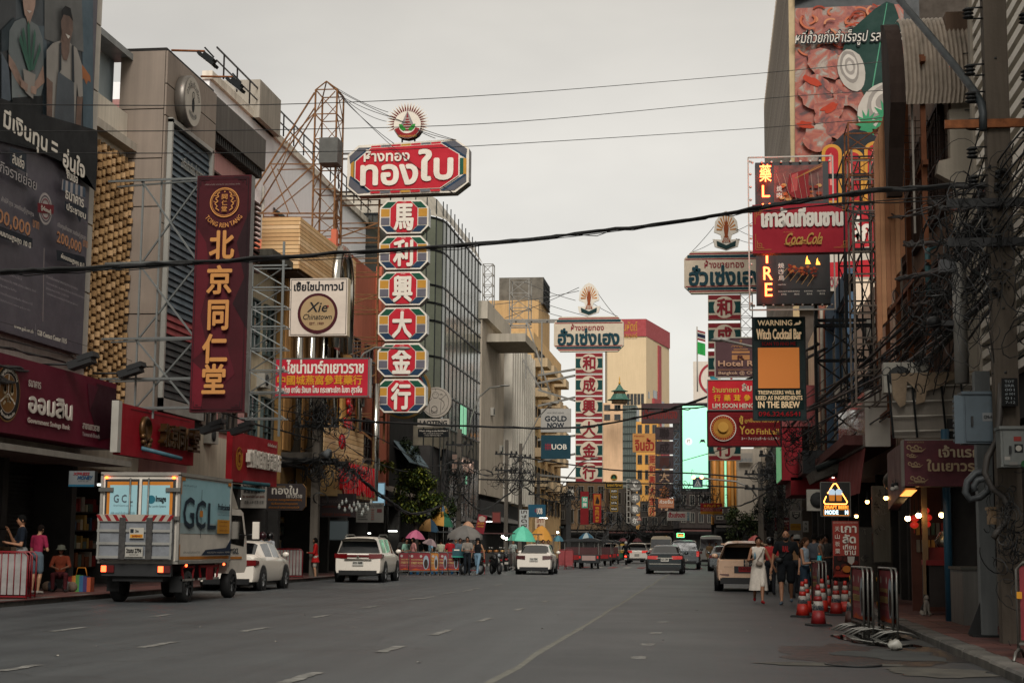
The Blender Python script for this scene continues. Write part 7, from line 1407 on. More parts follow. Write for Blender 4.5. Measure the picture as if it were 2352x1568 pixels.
def person(label,loc,rz=0,h=1.7,skin=SK[0],top='#777777',bot='#2a2d33',shoe='#1d1d1d',hair='#15120f',hl='short',pose='stand',sleeve=.55,shorts=False,dress=None,vox=.02,group=None,seed=0,wide=1,extra=None,cap=None,lean=0,beard=False,name='person',print_=None):
 rr=random.Random(seed+int(abs(loc[0])*31+loc[1]*7));S_=h/1.7
 hd=dict(lh=(.25,-.02,.80),rh=(-.25,-.02,.80),le=(.26,.05,1.10),re=(-.26,.05,1.10),lf=(.10,0,.05),rf=(-.10,.02,.05),lk=(.10,-.03,.50),rk=(-.10,-.03,.50),hz=.92)
 P_={'walk':dict(lf=(.08,-.30,.05),rf=(-.08,.30,.10),lk=(.09,-.20,.50),rk=(-.09,.08,.48),lh=(.26,.16,.84),rh=(-.26,-.18,.86),le=(.27,.10,1.10),re=(-.27,.02,1.10)),'walk2':dict(lf=(.08,.28,.12),rf=(-.08,-.26,.05),lk=(.09,.02,.48),rk=(-.09,-.18,.50),lh=(.28,-.14,.86),rh=(-.27,.14,.84),le=(.28,.0,1.10),re=(-.27,.09,1.10)),'phone':dict(lh=(.06,-.30,1.10),rh=(-.07,-.30,1.10),le=(.25,-.06,1.08),re=(-.25,-.06,1.08)),'hold':dict(rh=(-.10,-.33,1.12),re=(-.25,-.08,1.08)),'smoke':dict(rh=(-.10,-.26,1.36),re=(-.24,-.14,1.12),lh=(.14,-.26,1.12),le=(.25,-.02,1.08)),'couple_w':dict(lf=(.06,-.26,.05),rf=(-.07,.26,.10),lk=(.08,-.17,.48),rk=(-.08,.06,.46),lh=(.42,.05,.92),le=(.30,.03,1.14),rh=(-.17,-.22,1.14),re=(-.26,.0,1.10)),'couple_m':dict(lf=(.09,.24,.10),rf=(-.10,-.28,.05),lk=(.10,.02,.50),rk=(-.11,-.18,.51),rh=(-.34,.02,.84),re=(-.30,.04,1.12),lh=(.30,-.04,.82),le=(.31,.06,1.10)),'sit':dict(hz=.42,lf=(.16,-.42,.05),rf=(-.16,-.40,.05),lk=(.17,-.40,.46),rk=(-.17,-.38,.46),lh=(.08,-.32,.62),rh=(-.08,-.32,.62),le=(.24,-.12,.68),re=(-.24,-.12,.68)),'ride':dict(hz=.80,lf=(.22,-.25,.28),rf=(-.22,-.25,.28),lk=(.20,-.42,.72),rk=(-.20,-.42,.72),lh=(.30,-.52,1.02),rh=(-.30,-.52,1.02),le=(.28,-.25,1.05),re=(-.28,-.25,1.05))}
 hd.update(P_.get(pose,{}));hz=hd['hz'];dz=hz-.92;pr=[];mb=MB();m0=mat('#777777')
 def T(p,up=True):
  x,y,z=p;
  if lean and z>hz:y-=lean*(z-hz)
  return(x*S_,y*S_,z*S_)
 def cap_(p,q,r0,r1,tg,n=8):
  p=T(p);q=T(q);r0*=S_;r1*=S_;pr.append((p,q,r0,r1,tg));mb.tube([p,q],[r0,r1],m0,n);mb.ball(p,r0*1.0,m0,n,5);mb.ball(q,r1*1.0,m0,n,5)
 def ell(c,r,tg):
  c=T(c);mb.ball(c,tuple(k*S_ for k in r),m0,12,9);mn=min(r)*S_;pr.append(((c[0]-(r[0]*S_-mn),c[1],c[2]-(r[2]*S_-mn)*.0),(c[0]+(r[0]*S_-mn),c[1],c[2]),mn,mn,tg))
 w=wide;tp='top'
 ell((0,0,1.30+dz),(.165*w,.105*w,.19),tp);ell((0,-.005,1.10+dz),(.145*w,.10*w,.17),tp);cap_((-.125*w,.01,1.405+dz),(.125*w,.01,1.405+dz),.062,.062,tp)
 cap_((-.06,.0,1.15+dz),(-.06,0,1.32+dz),.085,.09,tp);cap_((.06,.0,1.15+dz),(.06,0,1.32+dz),.085,.09,tp)
 ell((0,.012,.95+dz),(.165*w,.12*w,.12),'bot')
 cap_((0,.015,1.40+dz),(0,-.005,1.52+dz),.052,.048,'skin');HC=(0,-.02,1.60+dz)
 ell(HC,(.076,.095,.11),'skin');cap_((0,-.055,1.545+dz),(0,-.05,1.53+dz),.045,.04,'skin');cap_((0,-.115,1.59+dz),(0,-.105,1.62+dz),.013,.009,'skin')
 for s_ in(1,-1):cap_((s_*.077,-.005,1.585+dz),(s_*.08,.0,1.61+dz),.014,.016,'skin')
 for k,s_ in(('l',1),('r',-1)):
  hp=(s_*.092*w,.0,.93+dz);kn=hd[k+'k'];ft=hd[k+'f'];sh=(s_*.175*w,.01,1.40+dz);el=hd[k+'e'];ha=hd[k+'h']
  if shorts:mid=tuple(hp[i]+(kn[i]-hp[i])*.82 for i in range(3));cap_(hp,mid,.098*w,.088*w,'bot');cap_(mid,kn,.062,.054,'skin')
  else:cap_(hp,kn,.094*w,.066,'bot')
  lt='skin' if(shorts or dress)else 'bot';ank=(ft[0],ft[1]+.02,ft[2]+.05);cm=tuple(kn[i]+(ank[i]-kn[i])*.3 for i in range(3));cap_(kn,(cm[0],cm[1]+.015,cm[2]),.053 if lt=='skin' else .066,.058 if lt=='skin' else .064,lt);cap_((cm[0],cm[1]+.015,cm[2]),ank,.055 if lt=='skin' else .062,.034 if lt=='skin' else .052,lt)
  cap_((ft[0],ft[1]+.03,ft[2]),(ft[0]+s_*.02,ft[1]-.14,ft[2]-.012),.042,.034,'shoe')
  se=tuple(sh[i]+(el[i]-sh[i])*min(1,sleeve/.55*.62)for i in range(3))
  if sleeve>.05:cap_(sh,se,.062*w,.055,tp)
  cap_(se if sleeve>.05 else sh,el,.044,.037,'skin' if sleeve<1 else tp);cap_(el,ha,.037 if sleeve<1 else .045,.026,'skin' if sleeve<1 else tp)
  d=Vector(ha)-Vector(el);d.normalize();hv=Vector(ha);cap_(ha,tuple(hv+d*.07),.030,.028,'skin')
  if vox<.016:
   sd_=d.orthogonal().normalized()
   for f in range(4):b0=hv+d*.07+sd_*(.022*(f-1.5));q1=b0+d*(.04+.006*(f in(1,2)))+Vector((0,-.006,0));cap_(tuple(b0),tuple(q1),.010,.009,'skin',6);cap_(tuple(q1),tuple(q1+d*.022+Vector((-s_*.012,-.01,0))),.009,.008,'skin',6)
   cap_(tuple(hv+d*.02),tuple(hv+d*.055+Vector((-s_*.02,-.035,0))),.012,.009,'skin',6)
 t=thing(name,label,'person',loc,rz,group);mats=dict(skin=mat(skin,.55,n=.12,s=8),top=CLO(top),bot=CLO(bot),shoe=CLO(shoe));me=remesh(mb,vox*S_,'body',pr,mats);link('body',me,t)
 HR=mat(hair,.85,n=.3,s=30,spec=.1);b=MB();c=T(HC)
 if hl!='bald':
  n,kk=14,8;vs=[];fs=[]
  for j in range(kk+1):
   th=PI*.60*j/kk
   for i in range(n):
    a=2*PI*i/n;rx,ry,rz_=.088*S_,.107*S_,.122*S_;front=max(0,-math.sin(a));tt=th*(1-.48*front);vs.append((c[0]+rx*math.sin(tt)*math.cos(a),c[1]+ry*math.sin(tt)*math.sin(a),c[2]+.006+rz_*math.cos(tt)))
  for j in range(kk):
   for i in range(n):fs.append((j*n+i,(j+1)*n+i,(j+1)*n+(i+1)%n,j*n+(i+1)%n))
  b.add(vs,fs,HR,True)
  if hl=='long':
   for k in range(9):x=(-.07+.0175*k)*S_;b.tube([(c[0]+x,c[1]+.05*S_,c[2]+.04*S_),(c[0]+x*1.25,c[1]+.10*S_,c[2]-.10*S_),(c[0]+x*1.5+rr.uniform(-.02,.02),c[1]+.11*S_,c[2]-.32*S_),(c[0]+x*1.2,c[1]+.09*S_,c[2]-(.40+rr.random()*.08)*S_)],[.03*S_,.034*S_,.026*S_,.006],HR,6)
  if hl=='bob':b.ball((c[0],c[1]+.02*S_,c[2]-.02*S_),(.095*S_,.09*S_,.11*S_),HR,12,7)
  if hl=='bun':b.ball((c[0],c[1]+.10*S_,c[2]+.02*S_),.045*S_,HR,8,6)
  b.obj('hair',t)
 if beard:b=MB();b.ball((c[0],c[1]-.045*S_,c[2]-.075*S_),(.062*S_,.062*S_,.052*S_),mat('#120f0d',.8,n=.3),12,7);b.obj('beard',t)
 if vox<.025:
  b=MB();ek=mat('#14110f',.3,n=0);[b.ball((c[0]+s_*.03*S_,c[1]-.088*S_,c[2]+.012*S_),(.012*S_,.006*S_,.007*S_),ek,6,4)for s_ in(1,-1)];[b.ball((c[0]+s_*.031*S_,c[1]-.086*S_,c[2]+.034*S_),(.02*S_,.008*S_,.004*S_),ek,6,4)for s_ in(1,-1)];b.ball((c[0],c[1]-.092*S_,c[2]-.048*S_),(.022*S_,.008*S_,.006*S_),mat('#7c4238',.5),8,4);b.obj('face_features',t)
 if cap:
  b=MB();kind,cc=cap;cm_=CLO(cc)
  if kind=='helmet':b.ball((c[0],c[1]+.01,c[2]+.02),(.125*S_,.14*S_,.135*S_),mat(cc,.2,n=.1),14,8)
  else:b.lathe([(.16 if kind=='bucket' else .10,-.01),(.10,.02),(.09,.10),(0,.12)],cm_,(c[0],c[1],c[2]+.03*S_),14)
  if kind=='cap':b.box(c[0]-.06,c[0]+.06,c[1]-.20*S_,c[1]-.06,c[2]+.04,c[2]+.055,cm_)
  b.obj(kind if kind=='helmet' else 'hat',t)
 if dress:
  col,z0,fl=dress;b=MB();n=26;prof=[(.155,1.02),(.16,.95),(.185,.85),(.20,.6+.4*z0),(.22+fl,z0)];vs=[];fs=[]
  prof=[(.150,1.06),(.170,.95),(.195,.85),(.195+fl*.5,(z0+.85)/2),(.20+fl,z0)]
  for r_,z in prof:
   for i in range(n):a=2*PI*i/n;k=1+.07*math.sin(i*2.4+1)*(1.06-z);vs.append((r_*k*S_*math.cos(a),(r_*.72*k)*S_*math.sin(a)-.0,(z+dz)*S_))
  for j in range(4):
   for i in range(n):fs.append((j*n+(i+1)%n,j*n+i,(j+1)*n+i,(j+1)*n+(i+1)%n))
  b.add(vs,fs,CLO(col,.2),True);b.obj('skirt',t)
 if print_:b=MB();text(b,print_[0],-.075*S_,.075*S_,1.22*S_,1.36*S_,paint(print_[1]),-.128*S_,.08);b.obj('shirt_print',t)
 if extra:extra(t,S_)
 return t
def held(lab,nm,cat,root,off,fn):
 v=Matrix.Rotation(root.rotation_euler.z,4,'Z')@Vector(off)+Vector(root.location);t=thing(nm,lab,cat,tuple(v),root.rotation_euler.z);fn(t);return t
def strapbag(col,z=1.0,x=-.12):
 def f(t,S_):b=MB();m_=mat(col,.6,n=.3,s=8);b.tube([(.15*S_,-.02,1.44*S_),(.06*S_,-.13,1.28*S_),(-.05*S_,-.14,1.12*S_),(x*S_,-.15,(z+.06)*S_)],.011,m_,5);b.ball((x*S_,-.17,z*S_),(.10*S_,.05*S_,.065*S_),m_,12,7);b.obj('shoulder_bag',t)
 return f
def Pg(px,d,z=0):return(X(px,1300,d).x,d,z)
WD=person('smiling woman in a long white dress walking hand in hand beside the bald man',Pg(1742,40.2),R(6),1.64,SK[0],'#d2cabf','#d2cabf','#8c1a22','#17120e','bun','couple_w',0,dress=('#d2cabf',.34,.05),vox=.012,extra=strapbag('#8f8276',1.02,.0))
BM=person('bald bearded man in a black printed shirt and shorts walking at the right',Pg(1806,39.6),R(-6),1.80,SK[0],'#1e2124','#15181d','#55626c','#111','bald','couple_m',.6,True,vox=.012,wide=1.14,beard=True,extra=strapbag('#101214',1.03,-.16),print_=('RAL','#8c1a20'))
held('clear plastic water bottle in the hand of the woman in white','water_bottle','bottle',WD,(-.13,-.34,1.10),lambda t:(lambda b:(b.lathe([(.03,0),(.032,.12),(.012,.16),(.012,.18),(0,.18)],mat('#7f97a3',.1,n=.1),n=10),b.obj('bottle_body',t)))(MB()))
LG=person('long-haired woman in a pale tank top and denim shorts by the traffic cones',Pg(1849,37.4),R(62),1.62,SK[0],'#8f9aa3','#2c3a46','#8a7f74','#3a281c','long','hold',0,True,vox=.013)
def gun(t):
 b=MB();c=mat('#1fa3ad',.3,n=.15);b.tube([(0,0,-.25),(0,0,.3)],[.03,.05],c,8);b.ball((0,.03,.18),(.06,.08,.12),c,10,6);b.box(-.02,.02,-.12,0,-.05,.02,c);b.cyl((0,0,-.42),(0,0,-.25),.02,mat('#0f5a6a',.3),8);b.cyl((0,0,.3),(0,0,.36),.022,mat('#b06a3a',.4),8);b.obj('gun_body',t)
t=thing('toy_water_gun','turquoise toy water gun hanging at the side of the long-haired woman','toy',(LG.location.x+.32,37.2,.92));gun(t)
t=thing('plastic_bag','pale blue plastic bag hanging beside the turquoise water gun','bag',(LG.location.x+.20,37.3,.72));b=MB();b.ball((0,0,.1),(.10,.06,.20),mat('#6f949c',.2,n=.4,s=6,trans=.4),10,7);b.obj('bag_body',t)
person('man in a red shirt and black helmet behind the cream hatchback',Pg(1769,47.5),R(170),1.66,SK[1],'#a83a3a','#23252a',vox=.022,cap=('helmet','#121314'));person('person in a grey bucket hat and tan top behind the bald man',Pg(1831,44.5),R(160),1.72,SK[1],'#86684c','#2a2c30',vox=.022,cap=('bucket','#6d6c68'))
person('woman in a white sleeveless top at the far end of the stall queue',Pg(1886,41,.13),R(80),1.58,SK[1],'#8d8984','#4a4740',vox=.022,sleeve=0,hl='bun',pose='hold');person('dark-haired person in a grey shirt beside the orange chestnut banner',Pg(1871,43,.13),R(150),1.62,SK[1],'#54585e','#22252a',vox=.022)
NV=person('tall man in a navy polo with green sleeves smoking at the left edge',Pg(47,34.6,.13),R(-62),1.84,SK[0],'#171f2a','#8a8a88','#77756f','#0f0e0d','short','smoke',.6,True,vox=.014,wide=1.08)
person('person in a pink shirt and grey shorts standing with head bowed',Pg(84,36.4,.13),R(165),1.64,SK[2],'#8d2c4a','#5f6c74','#a09a92','#1c130e','short','phone',.6,True,vox=.016,lean=.12,extra=strapbag('#141416',.98,.15))
person('woman in a camouflage bucket hat and floral shirt sitting on the pavement',Pg(139,38.2,.13),R(20),1.6,SK[3],'#6d3420','#4a1c20','#2a2522',pose='sit',sleeve=.9,vox=.016,cap=('bucket','#5a5a50'),hl='bob')
person('woman in a bright red blouse walking past the white barrier with a phone',Pg(724,59.8),R(-78),1.60,SK[2],'#a3201f','#a39e94','#a85a2a','#0f0d0c','bob','phone',1.2,True,vox=.017,dress=('#a3201f',.72,.05))
for q in((600,51.5,'rider in a white shirt partly hidden behind the white sedan','#9ca1a6','#121314',90),(618,53,'rider in a patterned white shirt and dark helmet behind the white sedan','#a3a5a8','#20181c',150)):person(q[2],Pg(q[0],q[1]),R(q[5]),1.72,SK[1],q[3],'#23252a',vox=.022,cap=('helmet','#3a1c22' if q[0]<610 else '#141414'),pose='stand')
person('woman in a rust coloured top behind the bucket hat person',Pg(1844,46.5,.0),R(20),1.6,SK[2],'#8a4a38','#3a3a40',vox=.026,hl='long',seed=91);person('tall man in a pale blue shirt half hidden behind the bald man',Pg(1822,49),R(10),1.78,SK[1],'#7c929e','#2a2c30',vox=.026,seed=92);person('vendor in a dark apron near the orange chestnut banner',Pg(1898,44,.13),R(-40),1.62,SK[3],'#3c3a38','#262628',vox=.026,seed=93,pose='hold')
CR=[(933,75,'young man in a mint shirt at the counter under the pink umbrella','#8fb3a2','#33302c',30,'short'),(949,74,'woman with a brown bob in a pink striped shirt by the banners','#b0807c','#3a3430',-60,'bob'),(988,74.5,'man in a light blue shirt leaning over behind the yellow banner','#7f9fae','#2a2c30',-70,'short'),(1012,77,'person in a cream shirt seen from behind near the striped parasols','#a8a692','#3c3a36',175,'short'),(1033,76.5,'person in a red shirt and black helmet behind the last red banner','#a0222c','#23252a',170,'short'),(924,79,'person in a white shirt at the far left of the stall queue','#8f8f8b','#2c2c2e',40,'short'),(962,78,'dark-haired person in black between the umbrellas','#1c1e22','#1c1c1e',160,'short'),(1000,80,'stall cook in an olive apron under the yellow and green parasol','#4a4a3a','#26262a',0,'short'),(1046,82,'vendor in grey behind the grey parasol','#5d5e60','#26262a',10,'short')]
for i,(px,d,lb,tp,bt,rz,hl)in enumerate(CR):person(lb,Pg(px,d),R(rz),1.64+.05*(i%3),SK[i%4],tp,bt,vox=.026,hl=hl,pose=('phone','hold','stand')[i%3],group=None,seed=i,cap=('helmet','#141516')if i==4 else None)
DW=person('food courier in a grey blue shirt carrying a teal delivery box',Pg(1056,73),R(25),1.68,SK[3],'#55646e','#17191c',hl='bun',pose='hold',vox=.022)
b=MB();t=thing('delivery_box','teal delivery box carried by the courier in grey blue','box',(DW.location.x+.02,72.55,.80));b.box(-.28,.28,-.16,.16,0,.42,mat('#135058',.5,n=.2));b.obj('case',t);b=MB();b.box(-.28,.28,-.165,-.16,.02,.06,paint('#3aa38c'));b.box(-.2,.05,-.166,-.16,.32,.38,paint(WH));b.obj('stripe',t)
person('man in a grey polo shirt looking down at his phone in the road',Pg(1073,72),R(8),1.74,SK[1],'#837d75','#20262c',pose='phone',vox=.02);person('woman in a black crop top, cap and pale jeans walking toward the camera',Pg(1097,72.2),R(-12),1.68,SK[2],'#141517','#6d8594','#77746f',hl='long',pose='walk',sleeve=0,vox=.02,cap=('cap','#15171c'))
RD_=person('motorbike rider in black with a white helmet seen from behind',(MR.location.x,MR.location.y+.35,.12),PI,1.7,SK[1],'#15171a','#1c1c1e',pose='ride',sleeve=1.2,vox=.026,cap=('helmet','#a8a6a0'))
for px,d,lb,tp,bt,rz in((1630,112,'man in a matching beige shirt and shorts standing behind the white minivan','#a08664','#a08664',0),(1645,113,'woman in a pale pink outfit beside the man in beige','#a8928c','#a8958e',-20),(1247,84,'person in dark clothes beside the white sedan and tuk-tuks','#1c2430','#3c4a58',30),(1259,88,'person at the edge of the blue parasol behind the white sedan','#2a3a3e','#20242a',10),(1178,92,'vendor in a white cap under the mint parasol','#8d938f','#2a2c2e',20),(1228,95,'vendor in blue under the yellow parasol','#4c6a84','#2a2c2e',-15)):
 person(lb,Pg(px,d),R(rz),1.68,SK[1],tp,bt,shorts=px==1630,vox=.028)
def cat():
 t=thing('cat','white and dark cat sitting on the red pavement by the snack shop','cat',(4.0,31.0,.13),R(10));mb=MB();pr=[];m0=mat('#777777')
 def c_(p,q,r0,r1,tg):pr.append((p,q,r0,r1,tg));mb.tube([p,q],[r0,r1],m0,8);mb.ball(p,r0,m0,8,5);mb.ball(q,r1,m0,8,5)
 c_((0,.10,.10),(0,.0,.22),.085,.06,'dark');c_((0,-.02,.12),(0,-.04,.26),.055,.05,'white');c_((0,-.05,.34),(0,-.06,.345),.05,.045,'white');c_((0,-.10,.33),(0,-.105,.33),.02,.018,'white');c_((0,0,.36),(0,-.01,.365),.048,.045,'dark')
 for s_ in(1,-1):c_((s_*.035,-.06,.22),(s_*.035,-.09,.02),.022,.018,'white');c_((s_*.06,.06,.06),(s_*.07,-.04,.03),.05,.03,'white');c_((s_*.035,-.04,.385),(s_*.042,-.035,.42),.016,.005,'dark')
 c_((0,.16,.03),(.12,.14,.03),.018,.015,'dark');c_((.12,.14,.03),(.16,.02,.03),.015,.010,'dark')
 link('body',remesh(mb,.011,'body',pr,dict(dark=mat('#2a2622',.9,n=.3,s=20),white=mat('#8f8a82',.9,n=.2,s=20))),t)
cat()
bpy.data.scenes.remove(TS)
# ================================================================ street furniture, stalls, trees
def parasol(lab,px0,px1,pt,pb,d,cols,tilt=0,hand=False,val=.0,group=None):
 a=X(px0,pb,d);c=X(px1,pb,d);top=X((px0+px1)/2,pt,d);r=(c.x-a.x)/2;z0=a.z;h=top.z-z0;cx=(a.x+c.x)/2
 t=thing('umbrella' if hand else 'parasol',lab,'umbrella' if hand else 'parasol',(cx,d,.13 if not hand else z0-.75));o_=z0-t.location.z;n=8;M=Matrix.Translation((0,0,o_))@Matrix.Rotation(R(tilt),4,'Y')
 for k in range(n):
  b=MB();m_=mat(cols[k%len(cols)],.75,n=.18,s=2);a0,a1=2*PI*k/n+.39,2*PI*(k+1)/n+.39;P=[]
  for(f,zz)in((0,1),(.35,.84),(.7,.50),(1,0)):
   for g_ in(0,.5,1):a_=a0+(a1-a0)*g_;rr=r*f*(1-.045*f*(g_==.5)*1.0);P.append((rr*math.cos(a_),rr*math.sin(a_),h*zz-(.02*f if g_==.5 else 0)))
  if val:
   for g_ in(0,.5,1):a_=a0+(a1-a0)*g_;P.append((r*math.cos(a_),r*math.sin(a_),-val))
  F_=[];R_=4 if val else 3
  for i in range(R_):
   for j in(0,1):F_.append((i*3+j,(i+1)*3+j,(i+1)*3+j+1,i*3+j+1))
  b.add(P,F_,m_,True,M=M);b.obj('canopy_panel',t)
 b=MB();b.cyl((0,0,0 if not hand else 0),(0,0,o_+h),.02 if not hand else .008,mat('#8d8a84',.4,metal=.4),6);b.obj('pole',t);b=MB()
 for k in range(n):a0=2*PI*k/n+.39;b.bar(M@Vector((0,0,h*.75)),M@Vector((r*.97*math.cos(a0),r*.97*math.sin(a0),.0)),.012,DK())
 b.obj('rib',t);return t
parasol('small pink umbrella held over the customers at the left stalls',931,977,1216,1236,74.5,('#b0617c','#b86a84'),4,True)
parasol('pale pink and black umbrella tilted low behind the banners',969,1006,1236,1250,73.6,('#8f7c7c','#6d5c5e'),16,True)
parasol('yellow and green panelled parasol over the stalls',985,1042,1173,1203,80,('#b88a3a','#b88a3a','#2a6a50','#2a6a50'),8,val=.08);parasol('yellow parasol with blue edge behind the yellow and green one',1002,1036,1158,1186,84,('#b88f4a','#4a6478'),0,val=.1)
parasol('tan and blue panelled parasol left of the yellow and green one',962,1008,1190,1215,79,('#a88350','#a88350','#3a5c72','#3a5c72'),6,val=.1);parasol('large grey parasol over the food cart',1027,1109,1205,1229,77,('#76726d','#6a6763'),0,val=.2)
parasol('large mint green parasol beside the white sedan',1166,1232,1207,1240,90,('#5fb59a','#69bda2'),3,val=.05);parasol('yellow orange parasol between the mint one and the sedan',1214,1271,1206,1238,97,('#bd8c3c','#b88638'),4,val=.05)
parasol('teal parasol edge right of the yellow orange parasol',1268,1296,1228,1242,104,('#3f6a78','#4a7a84'),0);parasol('blue and white striped parasol above the tuk-tuks',1324,1370,1222,1242,112,('#2f5c72','#9aa6a6'),0);parasol('dark red parasol far up the left kerb',1452,1476,1234,1243,160,('#5c2a30',),0)
parasol('dark red parasol beside the far one above the taxi',1420,1442,1234,1242,158,('#5c2a30',),0);parasol('red and pink parasol above the cream hatchback',1712,1756,1228,1248,60,('#a8504c','#b06a62'),3);parasol('peach parasol top behind the grey parasol',1060,1090,1196,1210,84,('#b08a70',),0)
def cart(lab,px,d,w=1.6,col='#6c6a66',top='#3a3c3c',lit=True):
 t=thing('food_cart',lab,'food cart',Pg(px,d,.0),0,'food carts by the left kerb');b=MB();b.box(-w/2,w/2,0,.7,.35,.95,mat(col,.35,metal=.5,n=.4,s=4));b.obj('counter',t)
 b=MB();[b.bar((x,y,.9),(x,y,2.0),.035,STEEL)for x in(-w/2+.04,w/2-.04)for y in(.04,.66)];b.obj('post',t);b=MB();b.box(-w/2-.15,w/2+.15,-.2,.9,2.0,2.06,mat(top,.7,n=.3));b.obj('cart_roof',t)
 b=MB();[b.lathe([(.1,0),(.14,.1),(.13,.16),(0,.17)],mat(rnd.choice(['#8d8a82','#9a6a3a','#5c5a56','#a08048']),.4,metal=.3,n=.3),(-w/2+.25+k*.35,.3,.95),10)for k in range(int(w/.35)-1)];b.obj('pan',t)
 for s_ in(1,-1):wheel(t,s_*(w/2-.1),.35,.28,.06,s_)
 if lit:b=MB();b.ball((w*.25,-.05,1.85),.06,glow('#fff4dc',12),8,6);b.obj('lamp',t)
cart('dark food cart under the grey parasol',1040,79,1.9);cart('steel fruit cart under the mint parasol',1197,92,2.0,'#7c7a74');cart('food cart glowing under the yellow orange parasol',1242,99,1.6,'#8a6a4a');cart('small dark cart behind the parked motorbikes',1135,86,1.8,'#4a4a48','#4a2a26')
for i,(px,py,d)in enumerate(((1156,1233,86),(1163,1236,87),(1100,1219,82),(1184,1228,91),(1196,1229,91),(1281,1222,110),(1210,1231,93),(1310,1240,115))):bulb(X(px,py,d),16,.07,('white','bright','small','bare','round','cold','little','far')[i]+' lit bulb hanging '+('left of','right of','over','inside','under','past','beside','beyond')[i]+' the parasols at the stalls',col='#f4f4e8',group='lit bulbs over the stalls')
def barrier(lab,loc,rz,w=1.55,h=1.05,banner='#7c1d28',n_=1,bars_=0,txt=True,metalc=None,name='barrier',group=None):
 t=thing(name,lab,'barrier',loc,rz,group);fm_=metalc or STEEL
 b=MB();r_=.02;z0=.18;b.tube([(-w/2,0,.02),(-w/2,0,h-.08),(-w/2+.08,0,h),(w/2-.08,0,h),(w/2,0,h-.08),(w/2,0,.02)],r_,fm_,6);b.bar((-w/2,0,z0),(w/2,0,z0),.03,fm_);b.obj('frame',t)
 for x in(-w/2,w/2):b=MB();b.tube([(x,-.36,.0),(x,-.2,.09),(x,0,.12),(x,.2,.09),(x,.36,.0)],.018,fm_,6);b.obj('foot',t)
 if bars_:
  for k in range(bars_):b=MB();x=-w/2+w*(k+1)/(bars_+1);b.cyl((x,0,z0),(x,0,h),.013,fm_,5);b.obj('bar',t)
 if banner:
  b=MB();b.box(-w/2+.03,w/2-.03,.015,.025,z0+.04,h-.04,mat(banner,.6,n=.3,s=3));o=b.obj('banner',t)
  if txt:
   b=MB();y=.012;c=paint('#b8a070');text(b,'YAOWARAJ',-w*.4,w*.12,h*.62,h*.70,c,y,.03);text(b,'STREET FOOD',-w*.4,w*.15,h*.48,h*.58,c,y,.04);text(b,'ถนนเยาวราช',-w*.4,w*.1,h*.38,h*.44,paint('#a8847c'),y);flat(b,circ(w*.28,h*.56,w*.13,18,rz=h*.30),y,paint('#8f9aa0'));flat(b,circ(w*.28,h*.5,w*.09,14,rz=h*.2),y-.002,paint('#3a2c28'));flat(b,circ(-w*.36,h*.82,.06,12),y,paint('#a8a29a'));flat(b,circ(w*.05,h*.82,.06,12),y,paint('#a8a29a'));flat(b,[(-w/2+.04,z0+.05),(w/2-.04,z0+.05),(w/2-.04,h*.30),(w*.1,h*.24),(-w*.2,h*.30),(-w/2+.04,h*.22)],y+.001,paint('#a8542c'))
   b.obj('banner_print',o)
 return t
GB='printed banner barriers along the left kerb'
for i,(px,d,c,lab)in enumerate(((940,71.5,'#7c1d28','red printed banner barrier nearest the parked SUV'),(964,70.5,'#7c1d28','red printed banner barrier standing before the striped-shirt woman'),(993,71,'#a87028','yellow printed banner barrier between the red ones'),(1014,72,'#7c1d28','red printed banner barrier right of the yellow one'),(1037,72.6,'#7c1d28','rightmost red printed banner barrier before the courier'))):barrier(lab,Pg(px,d),R(5),(1.0,1.0,.6,.6,.75)[i],1.05,c,group=GB)
RB=mat('#7c1a24',.35,n=.2)
for i in range(3):barrier(('front','middle','rear')[i]+' red crowd barrier of the three nested at the left edge',Pg(-12+i*11,33.2+i*.5),R(2),1.5,1.15,'#8f8b88' if i==0 else None,bars_=9,txt=False,metalc=RB,name='crowd_barrier',group='red crowd barriers at the left edge')
barrier('red barred barrier with a white sheet behind the woman in red',Pg(661,57.5),R(3),1.1,1.18,'#8f8b86',bars_=8,txt=False,metalc=RB,name='crowd_barrier');barrier('black and white striped gate leaning behind the motorbikes',Pg(1172,88),R(-20),.6,1.1,None,bars_=6,metalc=mat('#9a948c',.5),name='crowd_barrier');barrier('red empty barrier frame behind the couple of phone users',Pg(1082,75),R(8),1.3,1.05,None,bars_=0,metalc=RB)
for i,(px,d)in enumerate(((1292,95),(1307,94))):barrier(('left','right')[i]+' red mesh barrier standing before the tuk-tuks',Pg(px,d),R(4),.5,1.15,'#8c3a3c',txt=False,metalc=RB)
GR_='steel barriers with red banners stacked edge-on at the right'
for i,(q,y,lab)in enumerate(((1864,36.2,'far'),(1872,36.0,'second far'),(1880,35.8,'third far'),(1960,27.2,'left middle'),(1970,27.0,'centre middle'),(1980,26.8,'right middle'),(2024,26.2,'left near'),(2034,26.0,'right near'))):
 t=barrier(lab+' steel barrier with a red banner seen edge-on at the right kerb',(X(q+10,1400,y).x,y,0),R(-87),1.4,1.08 if i>2 else 1.1,'#843038',group=GR_);b=MB();[b.cyl((-.75,0,z),(-.75,0,z+.07),.028,mat('#b8862a',.5),6)for z in(.45,.85)];b.obj('yellow_band',t)
t=barrier('red street food banner barrier cut by the right edge of the picture',(X(2322,1400,18.6).x+.93,18.9,.13),R(-20),1.6,1.12,'#7c1d28',txt=False);b=MB();c=paint('#b8a88c');frect(b,-.80,-.74,.7,.78,-.03,paint('#b8862a'));text(b,'ถนนเยาวราช',-.62,.2,.86,.95,c,.01,.02);text(b,'YAOWARAJ',-.62,.3,.70,.80,c,.01,.04);text(b,'STREET FOOD',-.68,.4,.54,.65,c,.01,.05);text(b,'BANGKOK',-.58,.2,.42,.47,c,.01);b.obj('banner_print',t)
